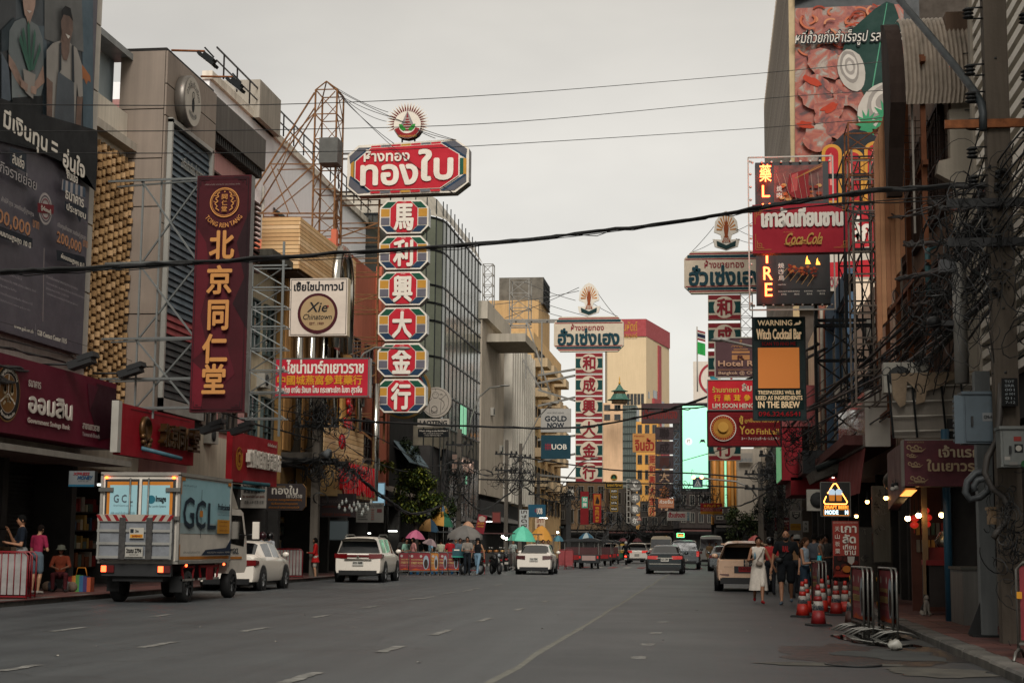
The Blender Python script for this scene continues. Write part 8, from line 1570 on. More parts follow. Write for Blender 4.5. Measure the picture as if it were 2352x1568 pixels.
def cone(lab,x,y,h=.72,col='#a82a1c',col2='#9a958e',dark=False,tilt=0,txt=None):
 t=thing('traffic_cone',lab,'traffic cone',(x,y,0),R(rnd.uniform(-30,30)),'traffic cones clustered at the right kerb');c1=mat(col,.45,n=.3,s=6);c2=mat(col2,.5,n=.35,s=8);bl=mat('#101213',.7,n=.2)
 b=MB();b.prism([(-.19,0),(.19,0),(.19,.03),(.17,.045),(-.17,.045),(-.19,.03)],-.19,.19,bl);b.obj('base',t)
 f=lambda z:.145-(.145-.032)*(z/h)
 for k,(z0,z1,c)in enumerate(((.045,h*.38,c1),(h*.38,h*.60,c2),(h*.60,h*.72,c1),(h*.72,h*.86,c2),(h*.86,h,c1))):b=MB();b.lathe([(f(z0),z0),(f(z1),z1)],c,n=18);b.obj(('cone_body','reflective_band','cone_body','reflective_band','tip')[k],t)
 if txt:b=MB();text(b,txt,-.09,.09,h*.40,h*.55,paint('#1f2a3c'),-f(h*.4)-.004,.03);o=b.obj('lettering',t,rz=-t.rotation_euler.z)
for i,(px,py,h,lab,col,tx)in enumerate(((1844,1421,.72,'orange cone at the left end of the cluster','#a82a1c','ห้ามจอด'),(1852,1414,.74,'orange cone tucked behind the leftmost one','#a82a1c',None),(1880,1441,.74,'dark red cone standing in front of all the others','#861a1c','ห้ามจอด'),(1889,1412,.74,'orange cone just right of the dark red front one','#ab2c1c',None),(1901,1400,.76,'orange cone at the back of the cluster, tallest in view','#a82a1c',None),(1921,1417,.72,'red cone with a round no-parking sticker','#8f2018','ห้ามจอด'),(1942,1413,.70,'orange cone right of the stickered one','#ab2c1c',None),(1957,1443,.74,'faded brown and grey cone at the right end','#4a2a22','ห้ามจอด'),(1863,1396,.7,'orange cone half hidden in the middle of the cluster','#a82a1c',None))):
 g=G(px,py-4);cone(lab,g.x,g.y,h,col,'#9a958e' if i!=7 else '#77736c',txt=tx)
g=G(2055,1496);t=thing('crumpled_bag','crumpled white plastic bag lying by the puddle','litter',(g.x,g.y,.02));b=MB();b.ball((0,0,.06),(.10,.08,.07),mat('#9a9890',.4,n=.2),9,6);b.v=[(x+rnd.uniform(-.03,.03),y+rnd.uniform(-.03,.03),max(0,z+rnd.uniform(-.03,.03)))for x,y,z in b.v];b.obj('film',t)
t=thing('rainbow_bag','rainbow striped carrier bag beside the seated woman','bag',Pg(188,38.6,.13));b=MB();[b.box(-.3+.1*k,-.2+.1*k,-.12,.12,0,.42-.02*abs(k-2),mat(('#8f2a26','#a8702a','#4a7a3a','#2a5a7a','#3a2a5a','#9a4a26')[k],.7,n=.2))for k in range(6)];b.obj('bag_body',t);b=MB();b.tube([(-.15,0,.4),(-.1,0,.6),(.1,0,.6),(.15,0,.4)],.015,paint('#a8702a'),5);b.obj('handle',t)
for k,(px,c,lb)in enumerate(((168,'#6a5a4c','brown cloth bundle'),(158,'#7c7a78','grey plastic bundle'),(120,'#1f2a36','dark blue bag'),(112,'#5c4a3a','straw coloured bag'))):t=thing('bundle',lb+' set on the pavement near the seated woman','bag',Pg(px,38.5,.13));b=MB();b.ball((0,0,.12),(.16,.12,.14),mat(c,.8,n=.4,s=9),9,6);b.obj('bundle_body',t)
t=thing('bag_rack','rack hung with woven tote bags at the left edge','rack',Pg(12,37,.13));b=MB();b.bar((-.6,0,1.55),(.4,0,1.55),.03,BLK);b.bar((.4,0,0),(.4,0,1.6),.03,BLK);b.obj('frame',t)
for k in range(4):b=MB();x=-.5+.26*k;b.tube([(x-.06,-.05,1.1),(x,-.05,1.53),(x+.06,-.05,1.1)],.01,paint('#5c4630'),4);b.prism([(x-.13,.62),(x+.13,.62),(x+.11,1.12),(x-.11,1.12)],-.1,0,mat(('#6c4c2c','#7a5c3a','#5a4632','#7c6a58')[k],.9,n=.4,s=12));b.obj('tote_bag',t)
for k in range(5):t=thing('plastic_stool','blue plastic stool '+('under the leftmost banner','beside the yellow banner','before the courier','behind the red banners','near the red frame')[k],'stool',Pg((952,985,1046,1010,1060)[k],(73,74,74.5,75,76)[k],0),0,'blue plastic stools by the stalls');b=MB();m_=mat('#24587a',.4,n=.15);b.box(-.16,.16,-.16,.16,.42,.46,m_);[b.bar((x*1.2,y*1.2,0),(x,y,.43),.05,m_)for x in(-.13,.13)for y in(-.13,.13)];b.obj('seat',t)
for lab,y0,y1,z,x,c,st in(('striped brown and cream awning by the street tree',76,84,4.3,-15.6,('#8f8272','#4a3c34'),1),('dark sheet awning beyond the striped one',84.5,92,3.4,-15.4,('#3a4044','#3a4044'),0),('rusty sheet awning below the glass building',93,103,3.3,-15.3,('#4a4440','#4a4440'),0),('grey sheet awning past the fin building',112,128,3.5,-15.2,('#55524d','#55524d'),0)):
 t=thing('awning',lab,'awning',(x,y0,z),PI/2);n=int((y1-y0)/.3);b=MB();[b.add([(k*.3,-.3,-.5),(k*.3+.3,-.3,-.5),(k*.3+.3,1.7,.2),(k*.3,1.7,.2)],[(0,1,2,3)],mat(c[k%2],.7,n=.3))for k in range(n)];b.obj('sheet',t);b=MB();[b.bar((k*(y1-y0-.3)/3,-.25,-.5),(k*(y1-y0-.3)/3,1.8,-.5),.04,BLK)for k in range(4)];b.obj('bracket',t)
def shoplight(lab,p,w,e=5,c='#f2f4ea'):t=thing('shop_tube_light',lab,'light',tuple(p),0,'tube lights in the left-hand shops');b=MB();b.box(-w/2,w/2,-.03,.03,0,.05,glow(c,e));b.obj('tube',t);b=MB();b.box(-w/2-.03,w/2+.03,-.05,.05,.05,.09,paint('#8d8a84'));b.obj('fitting',t)
for i,(px,py,d,w)in enumerate(((655,1191,70,.6),(690,1215,72,.5),(760,1135,74,.7),(778,1135,76,.5),(838,1225,80,.6),(1115,1198,104,1.0),(630,1232,66,.4),(900,1220,88,.6),(1248,1190,118,.6),(860,1150,86,.8))):shoplight('white tube light glowing '+('deep in the shop behind the truck cab','above the woman in red','under the hotel marquee, left one','under the hotel marquee, right one','behind the parked SUV','over the parked motorbikes','low behind the white sedan','under the street tree','near the tuk-tuks','above the menu board')[i],X(px,py,d),w)
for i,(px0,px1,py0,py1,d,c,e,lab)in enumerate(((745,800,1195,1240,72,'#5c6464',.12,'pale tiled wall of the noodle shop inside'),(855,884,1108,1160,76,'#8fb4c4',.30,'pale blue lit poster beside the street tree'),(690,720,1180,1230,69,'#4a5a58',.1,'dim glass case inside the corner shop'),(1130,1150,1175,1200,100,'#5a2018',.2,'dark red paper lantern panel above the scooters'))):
 S=Sign('glowing_panel',lab,'panel',px0,py0,px1,py1,d,.1,glow(c,e),'#333');S.line([(px0+1,py0+1),(px1-1,py0+1),(px1-1,py1-1),(px0+1,py1-1),(px0+1,py0+1)],1,'#2a2c2c').done('edge')  # tiled wall and glass case emit faintly, shop light put into their colour
for i,(px,py)in enumerate(((779,1157),(763,1170),(776,1177),(787,1171),(797,1165),(810,1169),(802,1176),(818,1180),(824,1168),(829,1175),(770,1161),(815,1186),(806,1163),(836,1160),(792,1178))):t=thing('festoon_bulb','clear festoon bulb hanging before the dark maroon exchange board','bulb',tuple(X(px+16,py-6,60)),0,'festoon bulbs before the exchange board');b=MB();b.ball((0,0,0),(.06,.06,.085),mat('#8d908c',.2,n=0),8,6);b.obj('glass',t);b=MB();b.cyl((0,0,.08),(0,0,.5),.008,DK(),4);b.cyl((0,0,.07),(0,0,.13),.028,paint('#b0aca4'),6);b.obj('holder',t)
def tree(lab,cx,cy,d,pw,ph,base_z,n=2600,cols=('#5c6a2c','#3f4f26','#2c3a20','#7a7f3a'),trunk=True,seed=1,name='tree',cat='tree',leaf=.16):
 c=X(cx,cy,d);k=1/F*d;rx=pw*k/2;rz=ph*k/2;rr=random.Random(seed);gz=base_z if base_z is not None else c.z-rz
 t=thing(name,lab,cat,(c.x,d,gz));cz=c.z-gz;mats_=[mat(q,.6,n=.35,s=2.5,spec=.3)for q in cols];cl=[]
 for i in range(26):a=rr.uniform(0,2*PI);u=rr.uniform(-1,1);q=rr.uniform(.45,1)**.6;cl.append((rx*q*math.sqrt(1-u*u)*math.cos(a),rx*.9*q*math.sqrt(1-u*u)*math.sin(a),cz+rz*q*u,rr.uniform(.22,.42)*rx))
 b=MB()
 for i in range(n):
  x,y,z,r_=cl[i%len(cl)];v=Vector((rr.gauss(0,1),rr.gauss(0,1),rr.gauss(0,1))).normalized()*r_*rr.uniform(.5,1.05);p=Vector((x,y,z))+v;l=leaf*rr.uniform(.6,1.3);q=Matrix.Rotation(rr.uniform(0,6.3),3,'Z')@Matrix.Rotation(rr.uniform(-.9,.5),3,'X')
  a_,b_,c_,d_=[p+q@Vector(w_)for w_ in((0,0,0),(l*.28,l*.5,.0),(0,l,-l*.25),(-l*.28,l*.5,0))];b.add([a_,b_,c_,d_],[(0,1,2,3)],mats_[rr.randrange(len(cols))])
 b.obj('crown',t,kind='stuff')
 if trunk:
  b=MB();bk=mat('#3a3128',.9,n=.4,s=6,bump=.4);b.tube([(.1,0,0),(.0,.05,cz*.35),(-.05,0,cz*.7)],[.16,.12,.08],bk,8)
  for i in range(6):q=cl[i*4];b.tube([(-.02,.02,cz*(.5+.05*i)),(q[0]*.5,q[1]*.5,(cz*(.6)+q[2])/2),(q[0]*.9,q[1]*.9,q[2])],[.06,.04,.015],bk,5)
  b.obj('trunk',t)
tree('leafy street tree with yellow-green tips beside the blue lean-to roof',957,1137,76,108,112,.13,5200,('#8c8f3c','#55682c','#33451f','#76803a','#2a3a1e'),seed=3,leaf=.2)
tree('darker bush of foliage just right of the street tree',1015,1165,80,58,62,.13,1500,('#3a4a26','#2c3a20','#4f5c2c'),seed=9);tree('dark rooftop shrub above the blue lean-to roof',925,1040,88,78,62,None,1800,('#34422a','#26331f','#434f30'),trunk=False,seed=5,name='shrub',cat='shrub')
tree('round street tree far along the right pavement',1698,1203,100,78,74,.13,2600,('#4c5a34','#34422a','#5c6238'),seed=6);tree('small dark tree behind the right-hand cables',1758,1170,84,50,56,.13,1300,('#28352a','#344230','#1f2a20'),seed=7);tree('potted yellowish plant on the ledge left of the lean-to roof',884,1068,80,36,24,None,260,('#7c8038','#5c6430'),trunk=False,seed=8,name='potted_plant',cat='plant',leaf=.25)
for lab,py0,py1,cols in(('Thai flag hanging from the far white pole',757,780,('#8c2430','#a8a49c','#1f2a44','#a8a49c','#8c2430')),('green pennant flag below the Thai flag',784,812,('#3a9a52',))):
 a=X(1602,py1,190);c=X(1620,py0,190);t=thing('flag',lab,'flag',tuple(a));w_,h_=c.x-a.x,c.z-a.z;n=len(cols)
 for k in range(n):b=MB();fr=(0,.167,.333,.667,.833,1)if n>1 else(0,1);[b.add([(w_*i/6,.1*math.sin(i),h_*fr[n-1-k]-.05*i),(w_*(i+1)/6,.1*math.sin(i+1),h_*fr[n-1-k]-.05*(i+1)),(w_*(i+1)/6,.1*math.sin(i+1),h_*fr[n-k]-.05*(i+1)),(w_*i/6,.1*math.sin(i),h_*fr[n-k]-.05*i)],[(0,1,2,3)],CLO(cols[k]))for i in range(6)];b.obj('stripe' if n>1 else 'cloth',t)
a=X(1601,750,190.2);t=thing('flagpole','thin white flagpole above the far white logo tower','flagpole',(a.x,190.2,20));b=MB();b.cyl((0,0,0),(0,0,a.z-20),.09,paint('#a8a49c'),6);b.obj('pole',t)
# ================================================================ gantries, poles, cables
YEL=mat('#86603a',.75,metal=.15,n=.6,s=5)
t=thing('yellow_gantry_tower','tall rusting yellow lattice tower with stays behind the gold shop sign','lattice tower',(X(722.8,300,69).x,69,11.0));o=t.location.copy()
def loc_(px,py,d):v=X(px,py,d);return v-o
wd=loc_(772.2,300,69).x;zs=[X(740,y_,69).z-o.z for y_ in(572,530,489.6,434.7,377,319,262,206)]
b=MB();[b.bar((x,y,0),(x,y,zs[-1]),.075,YEL)for x in(0,wd)for y in(0,1.3)];b.obj('leg',t)
b=MB()
for z in zs:[b.bar(p,q,.045,YEL)for p,q in(((0,0,z),(wd,0,z)),((0,1.3,z),(wd,1.3,z)),((0,0,z),(0,1.3,z)),((wd,0,z),(wd,1.3,z)))]
b.obj('rung',t);b=MB()
for i in range(len(zs)-1):z,w_=zs[i],zs[i+1];b.bar((0,0,w_),(wd,0,z),.034,YEL);b.bar((wd,0,w_),(wd,1.3,z),.034,YEL);b.bar((0,1.3,z),(wd,1.3,w_),.034,YEL);b.bar((0,0,z),(0,1.3,w_),.034,YEL)
top=loc_(750,187,69.6);[b.bar(top,(x,y,zs[-1]),.05,YEL)for x in(0,wd)for y in(0,1.3)];b.obj('brace',t)
b=MB()
for(x0,y0,d0,x1,y1,d1,w_)in((722.8,213,69,582,437,69,.11),(722.8,248,70.3,582,458,70.3,.09),(770,210,69,655,330,69,.07),(722.8,262,69,582,495,70,.08),(622,377,69,722,377,69,.08),(640,390,70.3,722,388,70.3,.07),(622,380,69,665,492,69,.07),(637,388,70.3,690,492,70.3,.06),(672,308,69,722,375,69,.07),(722,377,69,600,490,69,.09),(735,400,70.3,625,490,70.3,.07),(580,490,69,770,490,69,.1),(580,498,70.3,780,500,70.3,.08),(672,308,69,640,400,69,.05),(605,490,69,605,505,69,.08),(660,490,69,660,505,69,.08)):b.bar(loc_(x0,y0,d0),loc_(x1,y1,d1),w_*.62,YEL)
b.obj('stay',t)
b=MB();b.box(wd*.4,wd*1.25,-.7,.3,loc_(750,382,69).z+.0,loc_(750,325,69).z,mat('#5c5c58',.6,n=.3));b.obj('equipment_box',t)
t=thing('yellow_sign_gantry','yellow steel gantry frame holding the octagonal boxes off the facade','gantry',(X(768,700,70.6).x,70.6,3.5));o=t.location.copy();b=MB();x1=loc_(867,700,70.6).x;zt=loc_(867,458,70.6).z;zb_=loc_(862,1015,70.6).z
[b.bar((x1+dx,dy,zb_),(x1+dx,dy,zt),.09,YEL)for dx,dy in((0,0),(.25,.8))];[b.bar((0,dy,loc_(770,900,70.6).z),(0,dy,zt),.1,YEL)for dy in(0,.9)];b.obj('upright',t);b=MB()
for k,y_ in enumerate((460,513,547,594,626,677,712,775,792,830,885,900,950)):z=loc_(800,y_,70.6).z;b.bar((0,0,z),(x1,0,z),.045,YEL);b.bar((0,.9,z-.05),(x1+.25,.8,z-.08),.06,YEL)
for y0,y1 in((547,513),(712,677),(830,792),(900,860)):b.bar((0,0,loc_(800,y0,70.6).z),(x1,0,loc_(800,y1,70.6).z),.06,YEL);b.bar((0,.9,loc_(800,y1,70.6).z),(x1,.8,loc_(800,y0,70.6).z),.034,YEL)
b.bar((-.8,0,loc_(800,900,70.6).z),(x1,0,zb_),.09,YEL);b.obj('rail',t)
b=MB();z0,z1=loc_(800,352,70.6).z,loc_(800,440,70.6).z;[b.bar((-.2,.1,z),(1.3,.1,z),.08,mat('#6d6a66',.5,metal=.4,n=.3))for z in(z0,z0-.25,z1,z1-.2)];b.obj('header_bracket',t)
for i,(x0,y0,x1,y1,sg)in enumerate(((752,188,892,258,.15),(785,222,902,270,.1),(785,222,1045,446,.3),(770,205,1048,322,.2),(785,225,905,330,.1),(775,212,905,282,.3),(955,297,1044,322,.05),(960,300,1000,318,.02))):rope('stay_wire',cat3(X(x0,y0,69.6),X(x1,y1,70),sg),.018,'#33302e','thin guy wire %s'%('from the yellow tower tip to the sunburst','from the yellow tower shoulder to the sunburst','slanting right down across the big red header sign','running along the top of the header sign','dropping to the left corner of the header','sagging below the sunburst emblem','joining emblem and header right corner','short beside the emblem foot')[i].replace('right down across','down across'),'wire','guy wires of the gold shop gantry')
def lattice(lab,x0,x1,y0,y1,d,dd,m_,n=4,w_=.09,nm='lattice_tower'):
 a=X(x0,y1,d);c=X(x1,y0,d);t=thing(nm,lab,'lattice tower',tuple(a));W_,H_=c.x-a.x,c.z-a.z;b=MB();[b.bar((x,y,0),(x,y,H_),w_,m_)for x in(0,W_)for y in(0,dd)];b.obj('leg',t);b=MB()
 for k in range(n+1):z=H_*k/n;[b.bar(p,q,w_*.7,m_)for p,q in(((0,0,z),(W_,0,z)),((0,dd,z),(W_,dd,z)),((0,0,z),(0,dd,z)),((W_,0,z),(W_,dd,z)))]
 for k in range(n):z,w2=H_*k/n,H_*(k+1)/n;b.bar((0,0,z),(W_,0,w2),w_*.6,m_);b.bar((0,dd,w2),(W_,dd,z),w_*.6,m_)
 b.obj('brace',t);return t
WS=mat('#8d8a84',.5,metal=.3,n=.3)
lattice('grey lattice tower on the roof behind the left striped column',1170,1215,640,740,132,1.8,WS,3);lattice('slim grey lattice mast on the concrete building roof',1108,1132,606,725,114,.9,WS,5,.07);lattice('white lattice post right of the right striped column',1703,1728,673,860,99,.8,WS,7,.05);lattice('blue-grey lattice ladder beside the maroon column',1547,1560,970,1140,151,.8,mat('#6d8290',.5,n=.2),9,.07)
t=thing('column_roof_frame','steel roof frame reaching out to the left striped header sign','bracket',tuple(X(1110,735,130)));b=MB();v=X(1290,735,130)-X(1110,735,130)
for dy in(0,1.2):b.bar((0,dy,0),(v.x,dy,v.z),.14,WS);b.bar((0,dy,-.5),(v.x*.6,dy,-.5),.1,WS)
for k in range(6):b.bar((v.x*k/5,0,0),(v.x*k/5,1.2,0),.09,WS)
for f in(.15,.35,.55,.75):b.bar((v.x*f,0,0),(v.x*f,0,-5),.1,WS)
b.bar((v.x*.2,0,0),(v.x*.75,0,-6),.14,WS);b.bar((v.x*.55,0,0),(v.x*.85,0,-6),.12,WS);b.obj('beam',t)
for i,(y0,y1)in enumerate(((862,848),(880,862),(895,920),(932,912),(1010,1000),(1060,1042),(1090,1098))):t=thing('sign_strut','riveted steel strut, %s, bracing the left striped column to the concrete fins'%('topmost','second','third','fourth','fifth','sixth','lowest')[i],'bracket',tuple(X(1236,y0,129)),0,'steel struts of the left striped column');b=MB();b.bar((0,0,0),X(1321,y1,128.5)-X(1236,y0,129),.22,WS,.16);b.obj('beam',t)
for i,(x0,y0,x1,y1)in enumerate(((1204,648,1322,690),(1204,680,1352,727),(1215,700,1290,727),(1130,700,1330,668),(1160,730,1330,660),(1370,668,1415,727),(1352,690,1418,726))):rope('stay_wire',cat3(X(x0,y0,130),X(x1,y1,128.4),.1,6),.03,'#4a4846','thin guy wire near the left crown emblem, '+('upper','lower','short','long crossing','second crossing','right upper','right lower')[i],'wire','guy wires of the left striped column')
for i,(x0,y0,x1,y1)in enumerate(((1590,577,1640,520),(1592,578,1640,555),(1690,525,1735,545),(1690,548,1735,560),(1690,530,1730,510))):rope('stay_wire',cat3(X(x0,y0,98),X(x1,y1,98),.05,6),.02,'#4a4846','thin guy wire by the right crown emblem, '+('outer left','inner left','upper right','lower right','rising right')[i],'wire','guy wires of the right striped column')
PC=wall('#5a554e',.5);PD=mat('#141617',.6,n=.2)
def insul(b,p,s=.09):
 for k in range(3):b.lathe([(s*.5,0),(s,.02),(s*.5,.05)],PD,(p[0],p[1],p[2]+k*.055),8)
def tangle(lab,c,r,n,th=.012,parent=None,seed=1,m_=PD,lo=3):
 rr=random.Random(seed);b=MB()
 for i in range(n):
  c0=Vector((rr.gauss(0,r[0]*.4),rr.gauss(0,r[1]*.4),rr.gauss(0,r[2]*.42)));R0=rr.uniform(.1,.42)*min(r[0]*1.2,r[2]);ax=Vector((rr.gauss(0,1),rr.gauss(0,.6)+1,rr.gauss(0,.4))).normalized();u=ax.orthogonal().normalized();v=ax.cross(u);e=rr.uniform(.5,1.4);tw=rr.uniform(PI*.8,2.4*PI)
  b.tube([c0+u*R0*math.cos(tw*k/11)+v*R0*e*math.sin(tw*k/11)+Vector((0,0,-.1*R0*k/11))for k in range(12)],th*rr.uniform(.6,1.5),m_,lo)
 if parent:return b.obj('cable_tangle',parent,kind='stuff')
 return b.obj('cable_tangle',None,lab,'cables','stuff',loc=c)
P1=X(728,1000,60);t=thing('utility_pole','utility pole swamped in black cables in front of the timber-clad hotel','utility pole',(P1.x,60,0));b=MB();b.box(-.15,.15,-.15,.15,0,X(728,905,60).z,PC);b.obj('shaft',t);b=MB();[b.box(-.9,.9,-.22,-.14,z,z+.1,PD)for z in(4.6,5.9)];[insul(b,(x,-.2,6.0))for x in(-.8,-.4,.4,.8)];b.obj('crossarm',t)
b=MB();b.cyl((.25,-.3,4.85),(.62,-.45,4.85),.05,paint('#6a6d6e'),10,.22);b.obj('loudspeaker',t)
def tang_at(lab,px,py,d,r,n,th=.014,seed=1,m_=PD):v=X(px,py,d);return tangle(lab,(v.x,d,v.z),r,n,th,None,seed,m_)
tang_at('black loops of cable bunched around the top of the hotel utility pole',733,965,59.7,(1.3,.5,1.1),70,.016,1);tang_at('lower black knot of cables and boxes on the hotel utility pole',745,1072,59.7,(1.4,.5,.8),60,.018,2)
tang_at('dark cable knot beside the right end of the hotel marquee',810,1085,61,(1.0,.4,.6),50,.014,3)
def upole(lab,px,pt,d,w=.28,arms=(.8,),seed=1,tang=0,z0=0):
 top=X(px,pt,d);t=thing('utility_pole',lab,'utility pole',(top.x,d,z0));b=MB();b.prism([(-w/2,0),(w/2,0),(w*.4,top.z-z0),(-w*.4,top.z-z0)],-w*.4,w*.4,PC);b.obj('shaft',t);b=MB()
 for f in arms:z=(top.z-z0)*f;b.box(-.8,.8,-w*.55,-w*.4,z,z+.1,PD);[insul(b,(x,-w*.5,z+.1))for x in(-.7,-.35,.35,.7)]
 b.obj('crossarm',t)
 if tang:tangle('',None,(1.0,.4,1.6),tang,.02,t,seed);
 return t
for q in((1164,1010,108,'grey utility pole before the concrete fin building','a'),(1196,1018,110,'second utility pole just right of the first by the fins','b'),(1237,1085,125,'slim pole near the low blue bank fascia','c'),(1056,985,90,'pole at the right corner of the glass building','d'),(1790,1010,62,'utility pole wrapped in cables on the right pavement','e'),(1746,1060,80,'farther utility pole on the right pavement','f')):upole(q[3],q[0],q[1],q[2],arms=(.75,.88),seed=ord(q[4]))
for q in((1185,1090,108,(1.6,.6,1.3),80,.02,5,'drooping cable knot around the pair of poles by the fins'),(1056,1120,89.5,(1.2,.6,2.2),70,.018,6,'cable knot on the pole at the glass building corner'),(1290,1140,126,(2.4,.8,1.0),70,.025,7,'mess of cables below the left striped column'),(1790,1130,61.5,(.9,.5,1.8),120,.014,8,'thick black cable tangle on the right pavement pole'),(1835,1010,50,(.9,.7,.8),80,.012,9,'cable tangle right of the fishball sign'),(1770,1085,68,(.9,.6,.6),60,.014,10,'coil of cables beside the leaning white screen'),(1620,1140,115,(1.5,.6,.8),50,.02,11,'cables behind the red and yellow sign'),(1470,1215,160,(4,.8,1.2),60,.03,12,'hanging cables across the far end of the street'),(1540,1140,141,(3,.8,2.0),70,.03,13,'scribble of cables behind the peach sign'),(1385,1190,150,(3,.8,2.0),50,.03,14,'cables and brackets beyond the tuk-tuks')):tang_at(q[7],*q[:7])
t=thing('big_utility_pole','tall concrete utility pole at the right with insulators and steel brackets','utility pole',(X(2306,800,22.4).x,22.4,.13));b=MB();PCN=wall('#575048',.5);b.box(-.16,.16,-.13,.13,0,10.9,PCN);b.obj('shaft',t)
b=MB();zt=X(2260,65,22.4).z-.13
for k,py in enumerate((45,175,238,300,365,430)):z=X(2260,py,22.4).z-.13;b.tube([(-.16,-.05,z),(-.34,-.05,z),(-.34,-.05,z+.16),(-.16,-.05,z+.16)],.014,PD,5);b.obj('insulator_bracket',t);b=MB();insul(b,(-.36,-.05,z),.085);b.obj('insulator',t);b=MB();insul(b,(.42,-.05,z-.1),.085);b.obj('insulator',t);b=MB()
b=MB();[b.box(-.75,.5,-.2,-.14,X(2260,py,22.4).z-.2,X(2260,py,22.4).z-.08,PD if py>400 else RUST())for py in(290,470,560)];b.obj('crossarm',t)
b=MB();[b.cyl((-.161,0,1+k*.9),(.0,-.135,1+k*.9),.02,PD,6)for k in range(10)];b.obj('pole_hole',t)
S=Sign('pole_number_plate','black number plate with white stencilled digits on the big right pole','sign',2301,868,2338,932,22.1,.02,'#0d0f10','#3a3a3a')
for k,w_ in enumerate(('TOT','SRR','001','# 001','01:','7-12')):S.text(w_,2308,873+k*9.6,2330,879+k*9.6,'#8f9496',.02)
S.done()
t=thing('street_lamp','grey curved street lamp arm sweeping up from the big right pole','street lamp',(0,0,0));P=[X(2258,300,22.2),X(2258,262,22.2),X(2254,240,22.3),X(2240,213,22.5),X(2200,160,23.2),X(2130,75,24.6),X(2062,-5,26),X(2000,-70,27.5)];t.location=P[0];b=MB();b.tube([p-P[0]for p in P],.058,mat('#3b4144',.5,metal=.3,n=.2),10);b.obj('arm',t)
t=thing('grey_steel_column','flat grey steel column beside the big right pole','column',(X(2258,1300,24).x,24.0,.13));b=MB();b.box(-.06,.16,-.12,.12,0,3.9,wall('#6a6c6c',.35));b.obj('post',t);b=MB();b.box(-.2,.3,-.2,.2,0,.03,PD);b.prism([(-.25,.03),(-.06,.03),(-.06,.5)],-.02,.02,PD);b.obj('base_plate',t)
t=thing('white_cctv_post','white cctv post with a grey camera and bracket on the louvred wall','camera',tuple(X(2210,880,25)));b=MB();b.cyl((0,0,0),(0,0,1.9),.11,mat('#8f8c86',.5,n=.3),14);b.obj('post',t);b=MB();b.box(-.3,-.05,-.1,.1,1.75,1.95,paint('#77787a'));b.ball((-.42,-.1,.95),(.12,.16,.1),PD,10,6);b.bar((-.4,0,.95),(0,0,.95),.08,paint('#6a6a6a'));b.obj('camera_head',t)
def cabinet(lab,x0,y0,x1,y1,d,col,stickers=False,nm='electrical_cabinet'):
 a=X(x0,y1,d);c=X(x1,y0,d);t=thing(nm,lab,'cabinet',tuple(a));W_,H_=c.x-a.x,c.z-a.z;m_=mat(col,.45,n=.3,s=3);b=MB();b.box(0,W_,0,.35,0,H_,m_);b.box(-.02,W_+.02,-.03,.37,H_,H_+.04,m_);b.obj('case',t)
 b=MB();b.box(.03,W_-.03,-.025,0,.03,H_-.03,m_);b.obj('door',t);b=MB();b.box(.1,.13,-.06,-.025,H_*.35,H_*.55,PD);b.obj('handle',t)
 if stickers:b=MB();frect(b,W_*.5,W_*.8,H_*.68,H_*.8,-.03,paint('#8a3a34'));frect(b,W_*.52,W_*.85,H_*.38,H_*.6,-.031,paint('#1c1e20'));flat(b,circ(W_*.68,H_*.49,.04,12),-.033,paint('#a8a49c'));frect(b,W_*.3,W_*.62,H_*.05,H_*.13,-.03,paint('#7c7a76'));frect(b,W_*.12,W_*.34,H_*.18,H_*.27,-.031,paint('#9a9690'));flat(b,circ(W_*.9,H_*.08,.05,12),-.032,paint('#2f5a3a'));b.obj('sticker',t)
 else:b=MB();frect(b,W_*.6,W_*.95,H_*.45,H_*.62,-.03,paint('#77797a'));text(b,'CM-4',W_*.64,W_*.9,H_*.5,H_*.57,paint('#2a2c2e'),-.034,.03);b.obj('label_plate',t)
 return t
t=cabinet('large blue-grey electrical cabinet with louvred side fins',2214,905,2283,1018,22.6,'#4d5a62');b=MB();[b.box(-.10,-.02,.02+.0,.3,.04+k*.07,.08+k*.07,mat('#55626a',.5,n=.2))for k in range(9)];b.box(-.12,0,.0,.02,0,.68,mat('#55626a',.5,n=.2));b.obj('side_fin',t)
cabinet('smaller pale grey cabinet covered in stickers at the right edge',2300,985,2356,1072,21.6,'#6f726f',True);cabinet('small tan junction box on the grey steel column',2277,1170,2296,1203,22.5,'#8a7458')
t=thing('conduit','grey corrugated conduit looping off the big right pole','conduit',(0,0,0));P=[X(x,y,22.2-.1*i/6)for i,(x,y)in enumerate(((2300,880),(2296,960),(2290,1010),(2268,1050),(2262,1085),(2278,1120),(2305,1140),(2318,1165),(2310,1200),(2290,1222),(2282,1235)))];t.location=P[0];b=MB();b.tube([p-P[0]for p in P],.045,mat('#3f3a35',.6,n=.3),8);b.obj('conduit_pipe',t)
t=thing('flexible_duct','fat grey flexible duct coiled in a loop below the red shop sign','duct',(0,0,0));P=[X(x,y,22.9)for x,y in((2262,1082),(2240,1086),(2222,1105),(2217,1130),(2228,1146),(2250,1142),(2268,1128),(2272,1108),(2262,1098),(2245,1102),(2236,1116),(2240,1128))];t.location=P[0];b=MB();b.tube([p-P[0]for p in P],.05,mat('#4c5052',.5,n=.3,s=12),8);b.obj('duct_pipe',t)
